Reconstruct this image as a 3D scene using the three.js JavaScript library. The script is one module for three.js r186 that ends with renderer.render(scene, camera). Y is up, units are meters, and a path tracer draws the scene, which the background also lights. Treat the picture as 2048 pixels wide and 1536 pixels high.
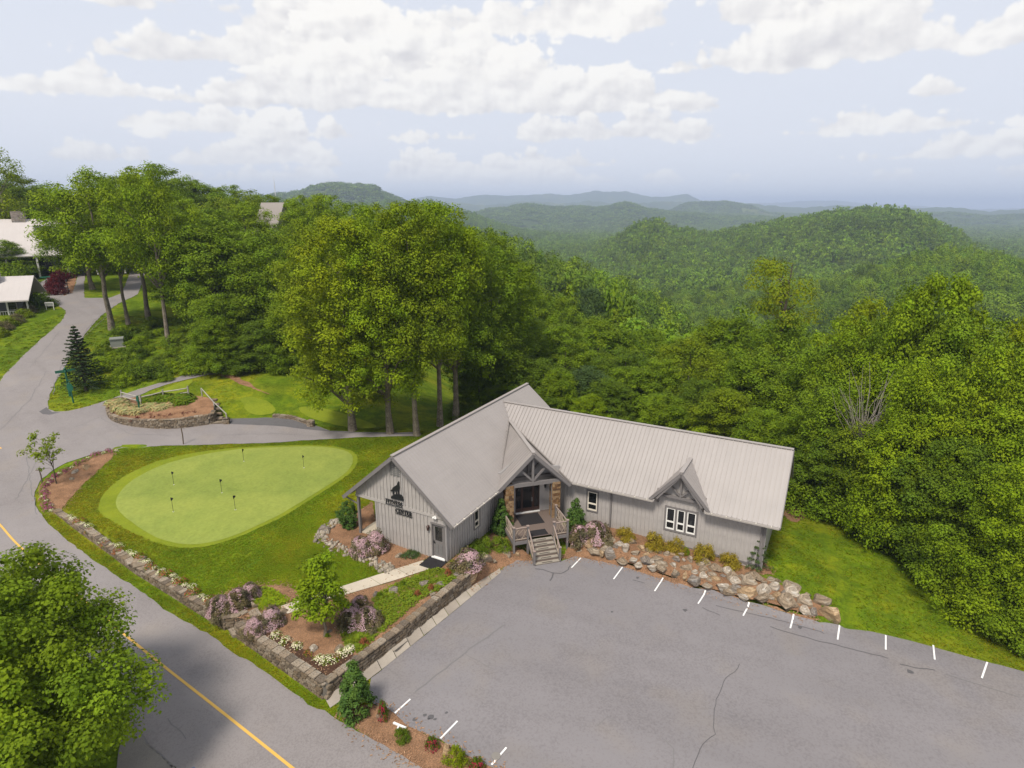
import * as THREE from 'three';
import { mergeGeometries } from 'three/addons/utils/BufferGeometryUtils.js';
import { FontLoader } from 'three/addons/loaders/FontLoader.js';
import { TextGeometry } from 'three/addons/geometries/TextGeometry.js';

// ---------------------------------------------------------------- camera, sky, sun, exposure
const scene = new THREE.Scene();
const camera = new THREE.PerspectiveCamera(64.17, 4 / 3, 0.5, 40000);
camera.position.set(0, 22.5, 0);
camera.rotation.set(-0.2805, 0, 0);
const renderer = new THREE.WebGLRenderer();
renderer.toneMapping = THREE.LinearToneMapping;
renderer.toneMappingExposure = 2.1;
renderer.shadowMap.enabled = true;
const SUN = new THREE.Vector3(-0.26, 0.90, 0.29).normalize();
const sun = new THREE.DirectionalLight(new THREE.Color(1, 0.93, 0.83), 2.15);
sun.position.copy(SUN).multiplyScalar(200); sun.target.position.set(0, 0, -50);
sun.castShadow = true; sun.shadow.radius = 24; sun.shadow.mapSize.set(4096, 4096);
Object.assign(sun.shadow.camera, { left: -120, right: 120, top: 120, bottom: -120, near: 1, far: 600 });
scene.add(sun, sun.target);
scene.fog = new THREE.FogExp2(0xc9daf7, 0.00017);

// ---------------------------------------------------------------- numbers
const lerp = (a, b, t) => a + (b - a) * t, clamp = (x, a = 0, b = 1) => Math.min(b, Math.max(a, x));
const sm = (a, b, x) => { const t = clamp((x - a) / (b - a)); return t * t * (3 - 2 * t); };
function rngOf(seed) { let s = seed * 2654435761 | 0; return () => { s = (s + 0x6d2b79f5) | 0; let t = Math.imul(s ^ (s >>> 15), 1 | s); t = (t + Math.imul(t ^ (t >>> 7), 61 | t)) ^ t; return ((t ^ (t >>> 14)) >>> 0) / 4294967296; }; }
const hash2 = (x, y) => { let n = Math.imul(x | 0, 374761393) + Math.imul(y | 0, 668265263) | 0; n = Math.imul(n ^ (n >>> 13), 1274126177); return ((n ^ (n >>> 16)) >>> 0) / 4294967296; };
function vnoise(x, y, px = 0, py = 0) {          // value noise 0..1, optionally periodic
  const xi = Math.floor(x), yi = Math.floor(y), fx = x - xi, fy = y - yi, u = fx * fx * (3 - 2 * fx), v = fy * fy * (3 - 2 * fy);
  const mx = (a) => px ? ((a % px) + px) % px : a, my = (a) => py ? ((a % py) + py) % py : a;
  const x0 = mx(xi), x1 = mx(xi + 1), y0 = my(yi), y1 = my(yi + 1);
  return lerp(lerp(hash2(x0, y0), hash2(x1, y0), u), lerp(hash2(x0, y1), hash2(x1, y1), u), v);
}
function fbm(x, y, o = 4, p = 0) { let s = 0, a = 0.5, n = 0; for (let i = 0; i < o; i++) { s += a * vnoise(x + i * 17.3, y + i * 9.1, p, p); n += a; x = x * 2; y = y * 2; p *= 2; a *= 0.5; } return s / n; }
function fbmt(x, y, o, p) { let s = 0, a = 0.5, n = 0; for (let i = 0; i < o; i++) { s += a * vnoise(x, y, p, p); n += a; x *= 2; y *= 2; p *= 2; a *= 0.55; } return s / n; }

// the sky: thin blue-grey haze with rows of cumulus
function makeSky() {
  const W = 4096, Hh = 2048, data = new Float32Array(W * Hh * 4);
  const rows = [];                                  // cumulus rows: base elevation, depth, wavelength in degrees
  { const r = rngOf(5); let e = 2.3, k = 0; while (e < 62) { const T = 1.15 + e * 0.26; rows.push({ e, T, s: 4.2 + e * 0.75, o: 13.7 * k + 3, c: k < 1 ? 0.50 : k < 2 ? 0.45 : 0.36 }); e += T * (0.80 + 0.25 * r()); k++; } }
  const P2 = 360, puff = (x, y, p) => { let s = 0, a = 0.5, n = 0; for (let i = 0; i < 5; i++) { s += a * Math.abs(2 * vnoise(x + i * 3, y + i * 7.7, p, p) - 1); n += a; x *= 2; y *= 2; p *= 2; a *= 0.56; } return s / n * 1.15 + 0.12; };
  for (let j = 0; j < Hh; j++) {
    const el = ((j + 0.5) / Hh - 0.5) * 180;
    const hz = Math.exp(-Math.max(0, el) / 6.5), top = sm(10, 75, el);
    for (let i = 0; i < W; i++) {
      const az = (i + 0.5) / W * 360, o = (j * W + i) * 4;
      // clear air
      let r = lerp(lerp(0.415, 0.310, top), 0.500, hz), g = lerp(lerp(0.452, 0.365, top), 0.520, hz), b = lerp(lerp(0.540, 0.480, top), 0.570, hz);
      if (el > 0) {
        const veil = 0.55 * fbm(az / 22, el / 6 + 40, 4, 0) * sm(0, 6, el);
        r = lerp(r, 0.50, veil); g = lerp(g, 0.515, veil); b = lerp(b, 0.575, veil);
        for (let k = rows.length - 1; k >= 0; k--) {
          const q = rows[k], dy = el - q.e; if (dy < -q.T * 0.5 || dy > q.T * 1.9) continue;
          const per = Math.max(2, Math.round(P2 / q.s)), x = az / P2 * per, y = dy / q.s * 1.35;
          const big = fbmt(x, q.o + 0.0 * y, 2, per);
          const lump = puff(x * 2 + 5, y * 2 + q.o + 300, per * 2);
          const fine = fbmt(x * 12, y * 12 + q.o, 4, per * 12);
          const hgt = (big - q.c) * 3.4;                       // how tall the pile stands here
          const bill = (lump - 0.5) * 1.15 + (fine - 0.5) * 0.42;
          const t = dy / q.T;
          const den = Math.min(hgt + bill - t * 0.95, (t + 0.16 + bill * 0.35) * 2.6 + Math.min(0, hgt) * 2);
          const al = sm(0, 0.11, den) * 0.96 * sm(0.8, 3.4, el);
          if (al <= 0) continue;
          const up = puff((x - 0.04) * 2 + 5, (y + 0.07) * 2 + q.o + 300, per * 2);
          const lit = clamp(0.66 + (lump - up) * 2.2 + (fine - 0.5) * 0.35 + (t - 0.15) * 0.34 - sm(0.25, 1.1, den) * 0.16);
          const cr = lerp(0.435, 0.600, lit), cg = lerp(0.432, 0.595, lit), cb = lerp(0.460, 0.595, lit), ha = 0.75 * Math.exp(-el / 4);
          r = lerp(r, lerp(cr, 0.50, ha), al); g = lerp(g, lerp(cg, 0.515, ha), al); b = lerp(b, lerp(cb, 0.56, ha), al);
        }
      }
      data[o] = r * 0.835; data[o + 1] = g * 0.822; data[o + 2] = b * 0.785; data[o + 3] = 1;
    }
  }
  const t = new THREE.DataTexture(data, W, Hh, THREE.RGBAFormat, THREE.FloatType);
  t.mapping = THREE.EquirectangularReflectionMapping; t.magFilter = THREE.LinearFilter; t.needsUpdate = true;
  return t;
}
scene.background = makeSky(); scene.environment = scene.background;

// ---------------------------------------------------------------- terrain heights
const BASE = [[-8.72,-21.03,0],[-15.97,-26.14,0],[-23.04,-31.47,0.05],[-29.68,-36.85,0.15],[-38.07,-43.95,0.3],[-44.84,-50.56,0.4],[-50.91,-58.98,0.6],[-43.58,-57.28,0.7],[-34.92,-55.28,0.95],[-38.2,-61.06,0.95],[-28.16,-56.36,1.05],[-20.98,-56.93,1.1],[-13.38,-56.1,1.15],[-8.67,-57.37,1.2],[-38.96,-77.63,1.7],[-42.33,-71.68,1.4],[-48.82,-67.58,1.1],[-50.51,-63.41,0.7],[-27.67,-66.95,1.9],[-20.82,-63.04,1.4],[-30.73,-66,1.6],[-36.56,-66.32,1.5],[-6.15,-23.22,0],[-0.63,-27.25,0],[3.8,-21.03,0],[0.19,-34.69,0],[7.35,-27.43,-0.15],[13.94,-24.25,-0.4],[20.43,-23.05,-0.7],[25.2,-26.23,-0.7],[7.32,-34.77,-0.05],[12.99,-32.32,-0.2],[18.65,-29.63,-0.45],[22.44,-27.97,-0.6],[-2.95,-23.82,0],[22.69,-34.43,-0.2],[23.76,-32.38,-0.6],[23.35,-40.35,0.1],[24.56,-29.02,-0.8],[22.86,-43.3,0.2],[-7.12,-21.55,0],[-11.38,-24.77,0],[1.19,-35.56,0],[-7.94,-24.77,0],[-5,-30.14,0],[-21.39,-20.15,0],[-15.12,-20.15,0],[-23.12,-27.25,0],[0,-62,1.1],[20,-58,0.6],[-25,-75,1.5],[8,-56,1],[25,-50,0.2]];
const LAWN = [[-9.06,-24.65,0.85],[-14.68,-28.78,0.7],[-18.59,-31.67,0.6],[-24.51,-35.66,0.5],[-34.14,-42.29,0.3],[-36.89,-52.99,0.85],[-30.61,-53.48,1],[-25.12,-54.94,1.08],[-17.9,-54.84,1.12],[-13.09,-54.76,1.15],[-8.95,-36.57,1.15],[-4.13,-34.08,1.15],[-3.03,-32.77,0.9],[-20.71,-42.37,1.1],[-27.82,-42.76,0.9],[-18.29,-48.85,1.15],[-13.82,-35.36,1.05],[-13.49,-30.82,0.85],[-8.44,-26.97,0.85],[-6.26,-29.37,0.9],[-7.76,-27.39,0.82],[-8.51,-26.25,0.82],[7.31,-38.98,0.7],[11.43,-37.06,0.6],[15.67,-35.61,0.42],[16.63,-35.09,0.3],[-2.86,-34.81,0.95],[-1.35,-37.84,0.8],[-0.14,-36.83,0.35],[1.21,-36.53,0.15],[2.87,-36.14,0.2],[4.34,-37.55,0.5],[22.69,-34.43,-0.2],[23.35,-40.35,0.1],[22.86,-43.3,0.2],[19.46,-31.48,-0.3],[-37.93,-45.42,0.45],[0,-62,1.1],[20,-58,0.6],[8,-56,1],[25,-50,0.2]];
const TER = [[-34.45,-42.21],[-24.03,-34.69],[-15.04,-28.76],[-8.83,-24.2],[-6.08,-28.11],[-2.91,-32.95],[-1.6,-35.15],[0.2,-35.98],[1.23,-37.09],[3.67,-37.61],[5.29,-36.78],[7.15,-35.74],[9.75,-34.13],[12.15,-32.64],[14.2,-31.54],[16.42,-30.51],[18.46,-29.61],[19.79,-30.83],[21.52,-35.86],[23.08,-41.28],[26,-52],[10,-60],[-10,-58],[-15.73,-55.68],[-24.89,-54.37],[-30.87,-53.6],[-36.12,-52.98],[-38.89,-49.52],[-38.73,-46.34],[-36.09,-41.99]];
function shep(S, x, z) { let sw = 0, sy = 0; for (const q of S) { const d = (x - q[0]) ** 2 + (z - q[1]) ** 2 + 6, w = 1 / (d * d); sw += w; sy += w * q[2]; } return sy / sw; }
function sdist(x, z) {
  let ins = false, best = 1e9;
  for (let i = 0, n = TER.length; i < n; i++) {
    const [ax, az] = TER[i], [bx, bz] = TER[(i + 1) % n];
    if ((az > z) !== (bz > z) && x < (bx - ax) * (z - az) / (bz - az) + ax) ins = !ins;
    const dx = bx - ax, dz = bz - az, t = clamp(((x - ax) * dx + (z - az) * dz) / (dx * dx + dz * dz));
    best = Math.min(best, Math.hypot(x - ax - t * dx, z - az - t * dz));
  }
  return ins ? best : -best;
}
const DEG = 180 / Math.PI;
function slope(x, z) {
  const r = Math.hypot(x, z), az = Math.atan2(x, -z) * DEG, wl = 1 - sm(-22, -9, az), wr = sm(-13, 0, az);
  const u = r - 62, sp = u > 20 ? u : 3 * Math.log(1 + Math.exp(u / 3)), climb = 0.1 * Math.min(sp, 130) * wl;
  const v = r - (62 - 14 * sm(8, 32, az)), sv = v > 30 ? v : 5 * Math.log(1 + Math.exp(v / 5));
  return climb - (1 - Math.exp(-sv / 150)) * 46 * wr;
}
function H(x, z) {
  const s = slope(x, z), d = sdist(x, z);
  if (d < -0.4) return shep(BASE, x, z) + s;
  if (d > 0) return shep(LAWN, x, z) + s;
  return lerp(shep(BASE, x, z), shep(LAWN, x, z), sm(-0.4, 0, d)) + s;
}
const RIDGES = [
  { R: 240, W: 95, f: -64, p: [[-14.27,21.62],[-5.68,3.16],[-1.11,-3.61],[1.68,-7.47],[4.95,-12.24],[8.24,-18.27],[11.54,-24.95],[14.37,-31.74],[17.68,-41.78],[22.65,-68]] },
  { R: 480, W: 190, f: -82, p: [[10.7,-85.5],[15.05,-60.15],[19.32,-54.5],[23.37,-49.49],[27.13,-41.66],[30.57,-30.81],[33.76,-21.25],[35.29,-18.57],[37.72,-18.82],[41.17,-22.65],[46.14,-23.11]] },
  { R: 1050, W: 400, f: -95, p: [[-1.13,-164.68],[4.92,-108.2],[6.7,-68.56],[9.32,-35.43],[11.45,-9.59],[12.74,-6.29],[14.5,-18.58],[17.5,-28.82],[20.7,-18.71],[23.01,-10.61],[25.24,-4.93],[27.36,4.83],[29.42,9.35],[31.44,8.94],[33.14,-0.87],[34.85,-17.65],[36.57,-39.82],[38.23,-60.67],[41.33,-92.05],[46.2,-83.08]] },
  { R: 1900, W: 520, f: -105, p: [[-18.42,15.7],[-7.33,26.76],[-4.68,1.02],[-1.09,-35.28],[2.55,-65.94],[5.74,-94.98],[10.3,-137.77],[16.96,-191.36],[25.21,-227.24]] },
  { R: 2600, W: 560, f: -110, p: [[-38.71,37.76],[-29.51,48],[-23.01,61.99],[-20.67,73.53],[-18.27,85.31],[-15.8,102.84],[-12.44,105.9],[-10.34,72.34],[-8.64,39.9],[-5.58,-14.71],[-1.09,-78.55],[8.04,-186]] },
  { R: 3300, W: 700, f: -115, p: [[-7.86,-114.65],[-5.59,-47.24],[-1.98,15.04],[1.62,39.88],[4.75,22.5],[7.86,27.43],[10.04,39.62],[12.22,15.2],[15.63,3.3],[18.55,-20.11],[21.34,-24.04],[24.42,-29.85],[29.81,-38.3],[34.82,-91.17]] },
  { R: 4500, W: 800, f: -120, p: [[7.92,-95.98],[12.26,-34.05],[15.99,48.54],[18.43,61.01],[20.45,38.37],[22.09,-15.31],[26.24,-29.41],[29.73,-12.94],[33.01,-11.72],[34.55,-2.69],[36.97,-23.74],[38.86,-17.24],[42.73,5.03],[47.22,10.97]] },
  { R: 6300, W: 900, f: -125, p: [[-14.33,-93.15],[-9.1,-0.97],[-5.54,74.37],[-2.87,36.72],[0.72,84.05],[4.3,55.6],[6.95,92.97],[10.47,55.14],[13.89,73.09],[17.25,27.03],[20.45,53.6],[24.32,18.17],[27.21,35.16],[31.36,2.2],[34.49,26.41],[36.91,-4.12],[40.16,26.13],[45.06,5.71]] },
  { R: 8500, W: 1400, f: -130, p: [[-38.75,37.48],[-22.33,40.27],[-14.27,-8.58],[-9.94,85.47],[-7.29,174.23],[-4.64,143.33],[-1.07,175.44],[2.05,194.36],[4.73,187.58],[7.8,236.73],[9.55,223.28],[12.16,159.63],[15.11,170.18],[17.22,77.47],[20.49,-7.54],[28,-51.25],[37.5,-28.44]] },
  { R: 14000, W: 2500, f: -150, p: [[-43.8,60.54],[-29.56,86.66],[-9.95,74.41],[18.48,22.5],[21.22,110.86],[23.5,157.57],[27.17,134.86],[29.97,77.28],[32.93,40.21],[34.52,-12.31],[38.79,-2.19],[45.03,22.5]] },
];
function prof(p, a) { if (a <= p[0][0]) return p[0][1]; for (let i = 1; i < p.length; i++) if (a <= p[i][0]) { const t = (a - p[i - 1][0]) / (p[i][0] - p[i - 1][0]), s = t * t * (3 - 2 * t); return lerp(p[i - 1][1], p[i][1], lerp(t, s, 0.5)); } return p[p.length - 1][1]; }
function hFar(x, z) {
  const r = Math.hypot(x, z), az = Math.atan2(x, -z) * DEG, w = az < -9 ? sm(205, 300, r) : sm(110, 210, r);
  let n = 0; if (w < 1) { n = shep(BASE, x, z) + slope(x, z); if (w === 0) return n; }
  let y = -62 - 28 * sm(500, 1600, r) - 40 * sm(2000, 9000, r) + (fbm(x / 400 + 7, z / 400, 3) - 0.5) * 60 * sm(500, 2500, r);
  if (az < -9) y = Math.max(y, lerp(13, -90, sm(240, 900, r)));
  for (const q of RIDGES) {
    const wob = (fbm(x / q.W * 1.6 + q.R, z / q.W * 1.6, 3) - 0.5), t = (r - q.R) / q.W + wob * 0.5 * Math.min(1, Math.abs(r - q.R) / q.W), c0 = prof(q.p, az), c = c0 + (c0 - q.f) * (q.R > 1500 ? 0.26 : 0.10) * (fbm(az / (q.R > 1500 ? 2.6 : 4) + q.R, q.R * 0.37, 4) - 0.5);
    const v = q.f + (c - q.f) * Math.exp(-t * t * 0.9) + wob * 0.22 * (c - q.f) * Math.min(1, t * t * 2);
    const k = 6 + q.W * 0.02; y = y > v + k ? y : v > y + k ? v : ((y + v) + Math.sqrt((y - v) ** 2 + k * k * 0.5)) / 2;
  }
  return lerp(n, y, w);
}

// ---------------------------------------------------------------- naming and building helpers
const used = {};
const numbered = (n) => { used[n] = (used[n] || 0) + 1; return used[n] === 1 ? n : n + '_' + String(used[n] - 1).padStart(3, '0'); };
function shade(o) { o.castShadow = true; o.receiveShadow = true; return o; }
function info(o, label, category, group, kind) { if (label) o.userData.label = label; if (category) o.userData.category = category; if (group) o.userData.group = group; if (kind) o.userData.kind = kind; return o; }
function thing(name, label, category, pos = [0, 0, 0], turn = 0, group) { const o = new THREE.Group(); o.name = numbered(name); o.position.set(...pos); o.rotation.y = turn; scene.add(o); return info(o, label, category, group); }
function part(name, geo, mat, parent, label) { const m = shade(new THREE.Mesh(geo, mat)); m.name = name; parent.add(m); if (label) m.userData.label = label; return m; }
function struct(name, geo, mat, label, category) { const m = shade(new THREE.Mesh(geo, mat)); m.name = numbered(name); scene.add(m); return info(m, label, category, null, 'structure'); }
function top(name, geo, mat, label, category, group, kind) { const m = shade(new THREE.Mesh(geo, mat)); m.name = numbered(name); scene.add(m); return info(m, label, category, group, kind); }
function copyOf(src, pos, turn, scale, label, group, name) {
  const c = src.clone(); c.name = numbered(name || src.userData.baseName || src.name.replace(/_\d{3}$/, '')); scene.add(c); c.position.set(...pos); c.rotation.set(0, turn, 0);
  if (typeof scale === 'number') c.scale.setScalar(scale); else if (scale) c.scale.set(...scale);
  c.userData = { ...src.userData }; if (label) c.userData.label = label; if (group) c.userData.group = group; return c;
}
const bx = (w, h, d, x = 0, y = 0, z = 0) => new THREE.BoxGeometry(w, h, d).translate(x, y, z);
const UNIT = new THREE.BoxGeometry(1, 1, 1);
function unitBox(name, mat, parent, w, h, d, x, y, z, ry = 0) { const m = part(name, UNIT, mat, parent); m.scale.set(w, h, d); m.position.set(x, y, z); m.rotation.y = ry; return m; }
const V = (x, y, z) => new THREE.Vector3(x, y, z);
function bar(p, q, w, d = w, up = V(0, 1, 0)) {    // a square bar between two points
  const a = V(...p), b = V(...q), L = a.distanceTo(b), g = new THREE.BoxGeometry(w, d, L), m = new THREE.Matrix4();
  const zz = b.clone().sub(a).normalize(), xx = new THREE.Vector3().crossVectors(Math.abs(zz.dot(up)) > 0.98 ? V(1, 0, 0) : up, zz).normalize(), yy = new THREE.Vector3().crossVectors(zz, xx);
  m.makeBasis(xx, yy, zz).setPosition(a.add(b).multiplyScalar(0.5)); return g.applyMatrix4(m);
}
function tube(pts, rad, seg = 7) {                  // tapered tube through points, uv in metres
  const pos = [], uv = [], idx = []; let L = 0;
  for (let i = 0; i < pts.length; i++) {
    const p = pts[i], d = (i < pts.length - 1 ? pts[i + 1].clone().sub(p) : p.clone().sub(pts[i - 1])).normalize();
    const xx = new THREE.Vector3().crossVectors(Math.abs(d.y) > 0.9 ? V(1, 0, 0) : V(0, 1, 0), d).normalize(), yy = new THREE.Vector3().crossVectors(d, xx);
    if (i) L += p.distanceTo(pts[i - 1]);
    for (let k = 0; k <= seg; k++) { const a = k / seg * Math.PI * 2, c = Math.cos(a) * rad[i], s = Math.sin(a) * rad[i]; pos.push(p.x + xx.x * c + yy.x * s, p.y + xx.y * c + yy.y * s, p.z + xx.z * c + yy.z * s); uv.push(k / seg * 2, L); }
    if (i) for (let k = 0; k < seg; k++) { const a = (i - 1) * (seg + 1) + k, b = a + seg + 1; idx.push(a, a + 1, b, b, a + 1, b + 1); }
  }
  const g = new THREE.BufferGeometry(); g.setAttribute('position', new THREE.Float32BufferAttribute(pos, 3)); g.setAttribute('uv', new THREE.Float32BufferAttribute(uv, 2)); g.setIndex(idx); g.computeVertexNormals(); return g;
}
const merge = (list) => { const n = list.some((g) => !g.index) ? list.map((g) => g.index ? g.toNonIndexed() : g) : list; for (const g of n) for (const k of Object.keys(g.attributes)) if (!['position', 'normal', 'uv'].includes(k)) g.deleteAttribute(k); return mergeGeometries(n); };

// ---------------------------------------------------------------- textures and materials
function tex(size, f, srgb = true) {
  const d = new Uint8Array(size * size * 4);
  for (let y = 0; y < size; y++) for (let x = 0; x < size; x++) { const c = f(x / size, y / size), o = (y * size + x) * 4; for (let k = 0; k < 3; k++) { const v = clamp(c[k]); d[o + k] = Math.round(255 * (srgb ? (v <= 0.0031308 ? v * 12.92 : 1.055 * v ** (1 / 2.4) - 0.055) : v)); } d[o + 3] = 255; }
  const t = new THREE.DataTexture(d, size, size); t.wrapS = t.wrapT = THREE.RepeatWrapping; t.magFilter = THREE.LinearFilter; if (srgb) t.colorSpace = THREE.SRGBColorSpace; t.needsUpdate = true; return t;
}
const grey = (v) => [v, v, v];
const rep = (t, s) => { const c = t.clone(); c.repeat.set(s, s); c.needsUpdate = true; return c; };
const mixc = (a, b, t) => [lerp(a[0], b[0], t), lerp(a[1], b[1], t), lerp(a[2], b[2], t)];
const std = (o) => { const { c, ...q } = o; const m = q.roughness >= 0.95 ? new THREE.MeshPhysicalMaterial({ specularIntensity: 0.15, ...q }) : new THREE.MeshStandardMaterial({ roughness: 0.9, ...q }); if (c) m.color.setRGB(...c); return m; };
// albedo maps are linear values near one, multiplied by the material colour
const T = {};
T.grass = tex(1024, (u, v) => { const f = fbmt(u * 90, v * 90, 4, 90), m = fbmt(u * 9 + 3, v * 9, 4, 9), k = fbmt(u * 22, v * 22 + 9, 3, 22), b = 0.42 + 0.62 * f + 0.5 * (m - 0.5) + 0.35 * (k - 0.5), y = clamp((m - 0.42) * 2.2 + (k - 0.5)); return [b * lerp(0.92, 1.18, y), b, b * lerp(1.05, 0.8, y)]; });
T.mown = tex(512, (u, v) => { const f = fbmt(u * 70, v * 70, 3, 70), m = fbmt(u * 5, v * 5, 4, 5), b = 0.72 + 0.26 * f + 0.28 * (m - 0.5); return [b * lerp(0.94, 1.08, m), b, b * 0.97]; });
T.asphalt = tex(1024, (u, v) => { const f = fbmt(u * 240, v * 240, 2, 240), m = fbmt(u * 6, v * 6 + 2, 5, 6), s = fbmt(u * 26, v * 26, 3, 26), b = 0.80 + 0.34 * (f - 0.5) + 0.18 * (m - 0.5) + 0.10 * (s - 0.5) + 0.18; return [b * 1.01, b, b * 1.0]; });
T.asphaltB = tex(512, (u, v) => grey(fbmt(u * 160, v * 160, 2, 160)), false);
T.mulch = tex(1024, (u, v) => { const a = vnoise(u * 130, v * 260, 130, 260), c = vnoise(u * 250 + 4, v * 120, 250, 120), f = Math.max(a, c) * 0.7 + 0.3 * fbmt(u * 200, v * 200, 2, 200), m = fbmt(u * 7, v * 7, 3, 7), b = 0.35 + 0.95 * f * f + 0.45 * (m - 0.5); return mixc([b * 0.92, b * 0.95, b], [b * 1.12, b, b * 0.92], a); });
T.mulchB = tex(512, (u, v) => grey(Math.max(vnoise(u * 65, v * 130, 65, 130), vnoise(u * 125 + 4, v * 60, 125, 60))), false);
T.concrete = tex(512, (u, v) => { const m = fbmt(u * 5, v * 5, 5, 5), f = fbmt(u * 120, v * 120, 2, 120); return grey(0.86 + 0.3 * (m - 0.5) + 0.16 * (f - 0.5)); });
T.wood = tex(512, (u, v) => { const g = fbmt(u * 40, v * 3, 4, 40), m = fbmt(u * 3, v * 3, 3, 3); return grey(0.88 + 0.22 * (g - 0.5) + 0.2 * (m - 0.5)); });
T.metal = tex(512, (u, v) => { const m = fbmt(u * 4, v * 4, 4, 4), s = fbmt(u * 60, v * 2, 3, 60); return grey(0.95 + 0.15 * (m - 0.5) + 0.08 * (s - 0.5)); });
T.rock = tex(512, (u, v) => { const m = fbmt(u * 6, v * 6, 5, 6), s = fbmt(u * 5 + 0.3, v * 22, 4, 110), f = fbmt(u * 40, v * 40, 3, 40), l = sm(0.52, 0.66, m), b = 0.5 + 0.85 * (s - 0.3) + 0.5 * (f - 0.5); return mixc([b * 1.05, b * 0.96, b * 0.85], [b * 1.25, b * 1.25, b * 1.22], l); });
T.rockB = tex(512, (u, v) => grey(0.6 * fbmt(u * 5, v * 18, 4, 90) + 0.4 * fbmt(u * 40, v * 40, 2, 40)), false);
T.bark = tex(512, (u, v) => { const r = vnoise(u * 26, v * 7, 26, 7), f = fbmt(u * 60, v * 30, 3, 60), m = fbmt(u * 4, v * 4, 3, 4), b = 0.45 + 0.75 * r * f * 1.6 + 0.4 * (m - 0.5); return [b * 1.03, b, b * 0.95]; });
T.barkB = tex(256, (u, v) => grey(vnoise(u * 26, v * 7, 26, 7)), false);
const bump = (m, t, s, k) => { m.bumpMap = k ? rep(t, k) : t; m.bumpScale = s; return m; };
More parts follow.
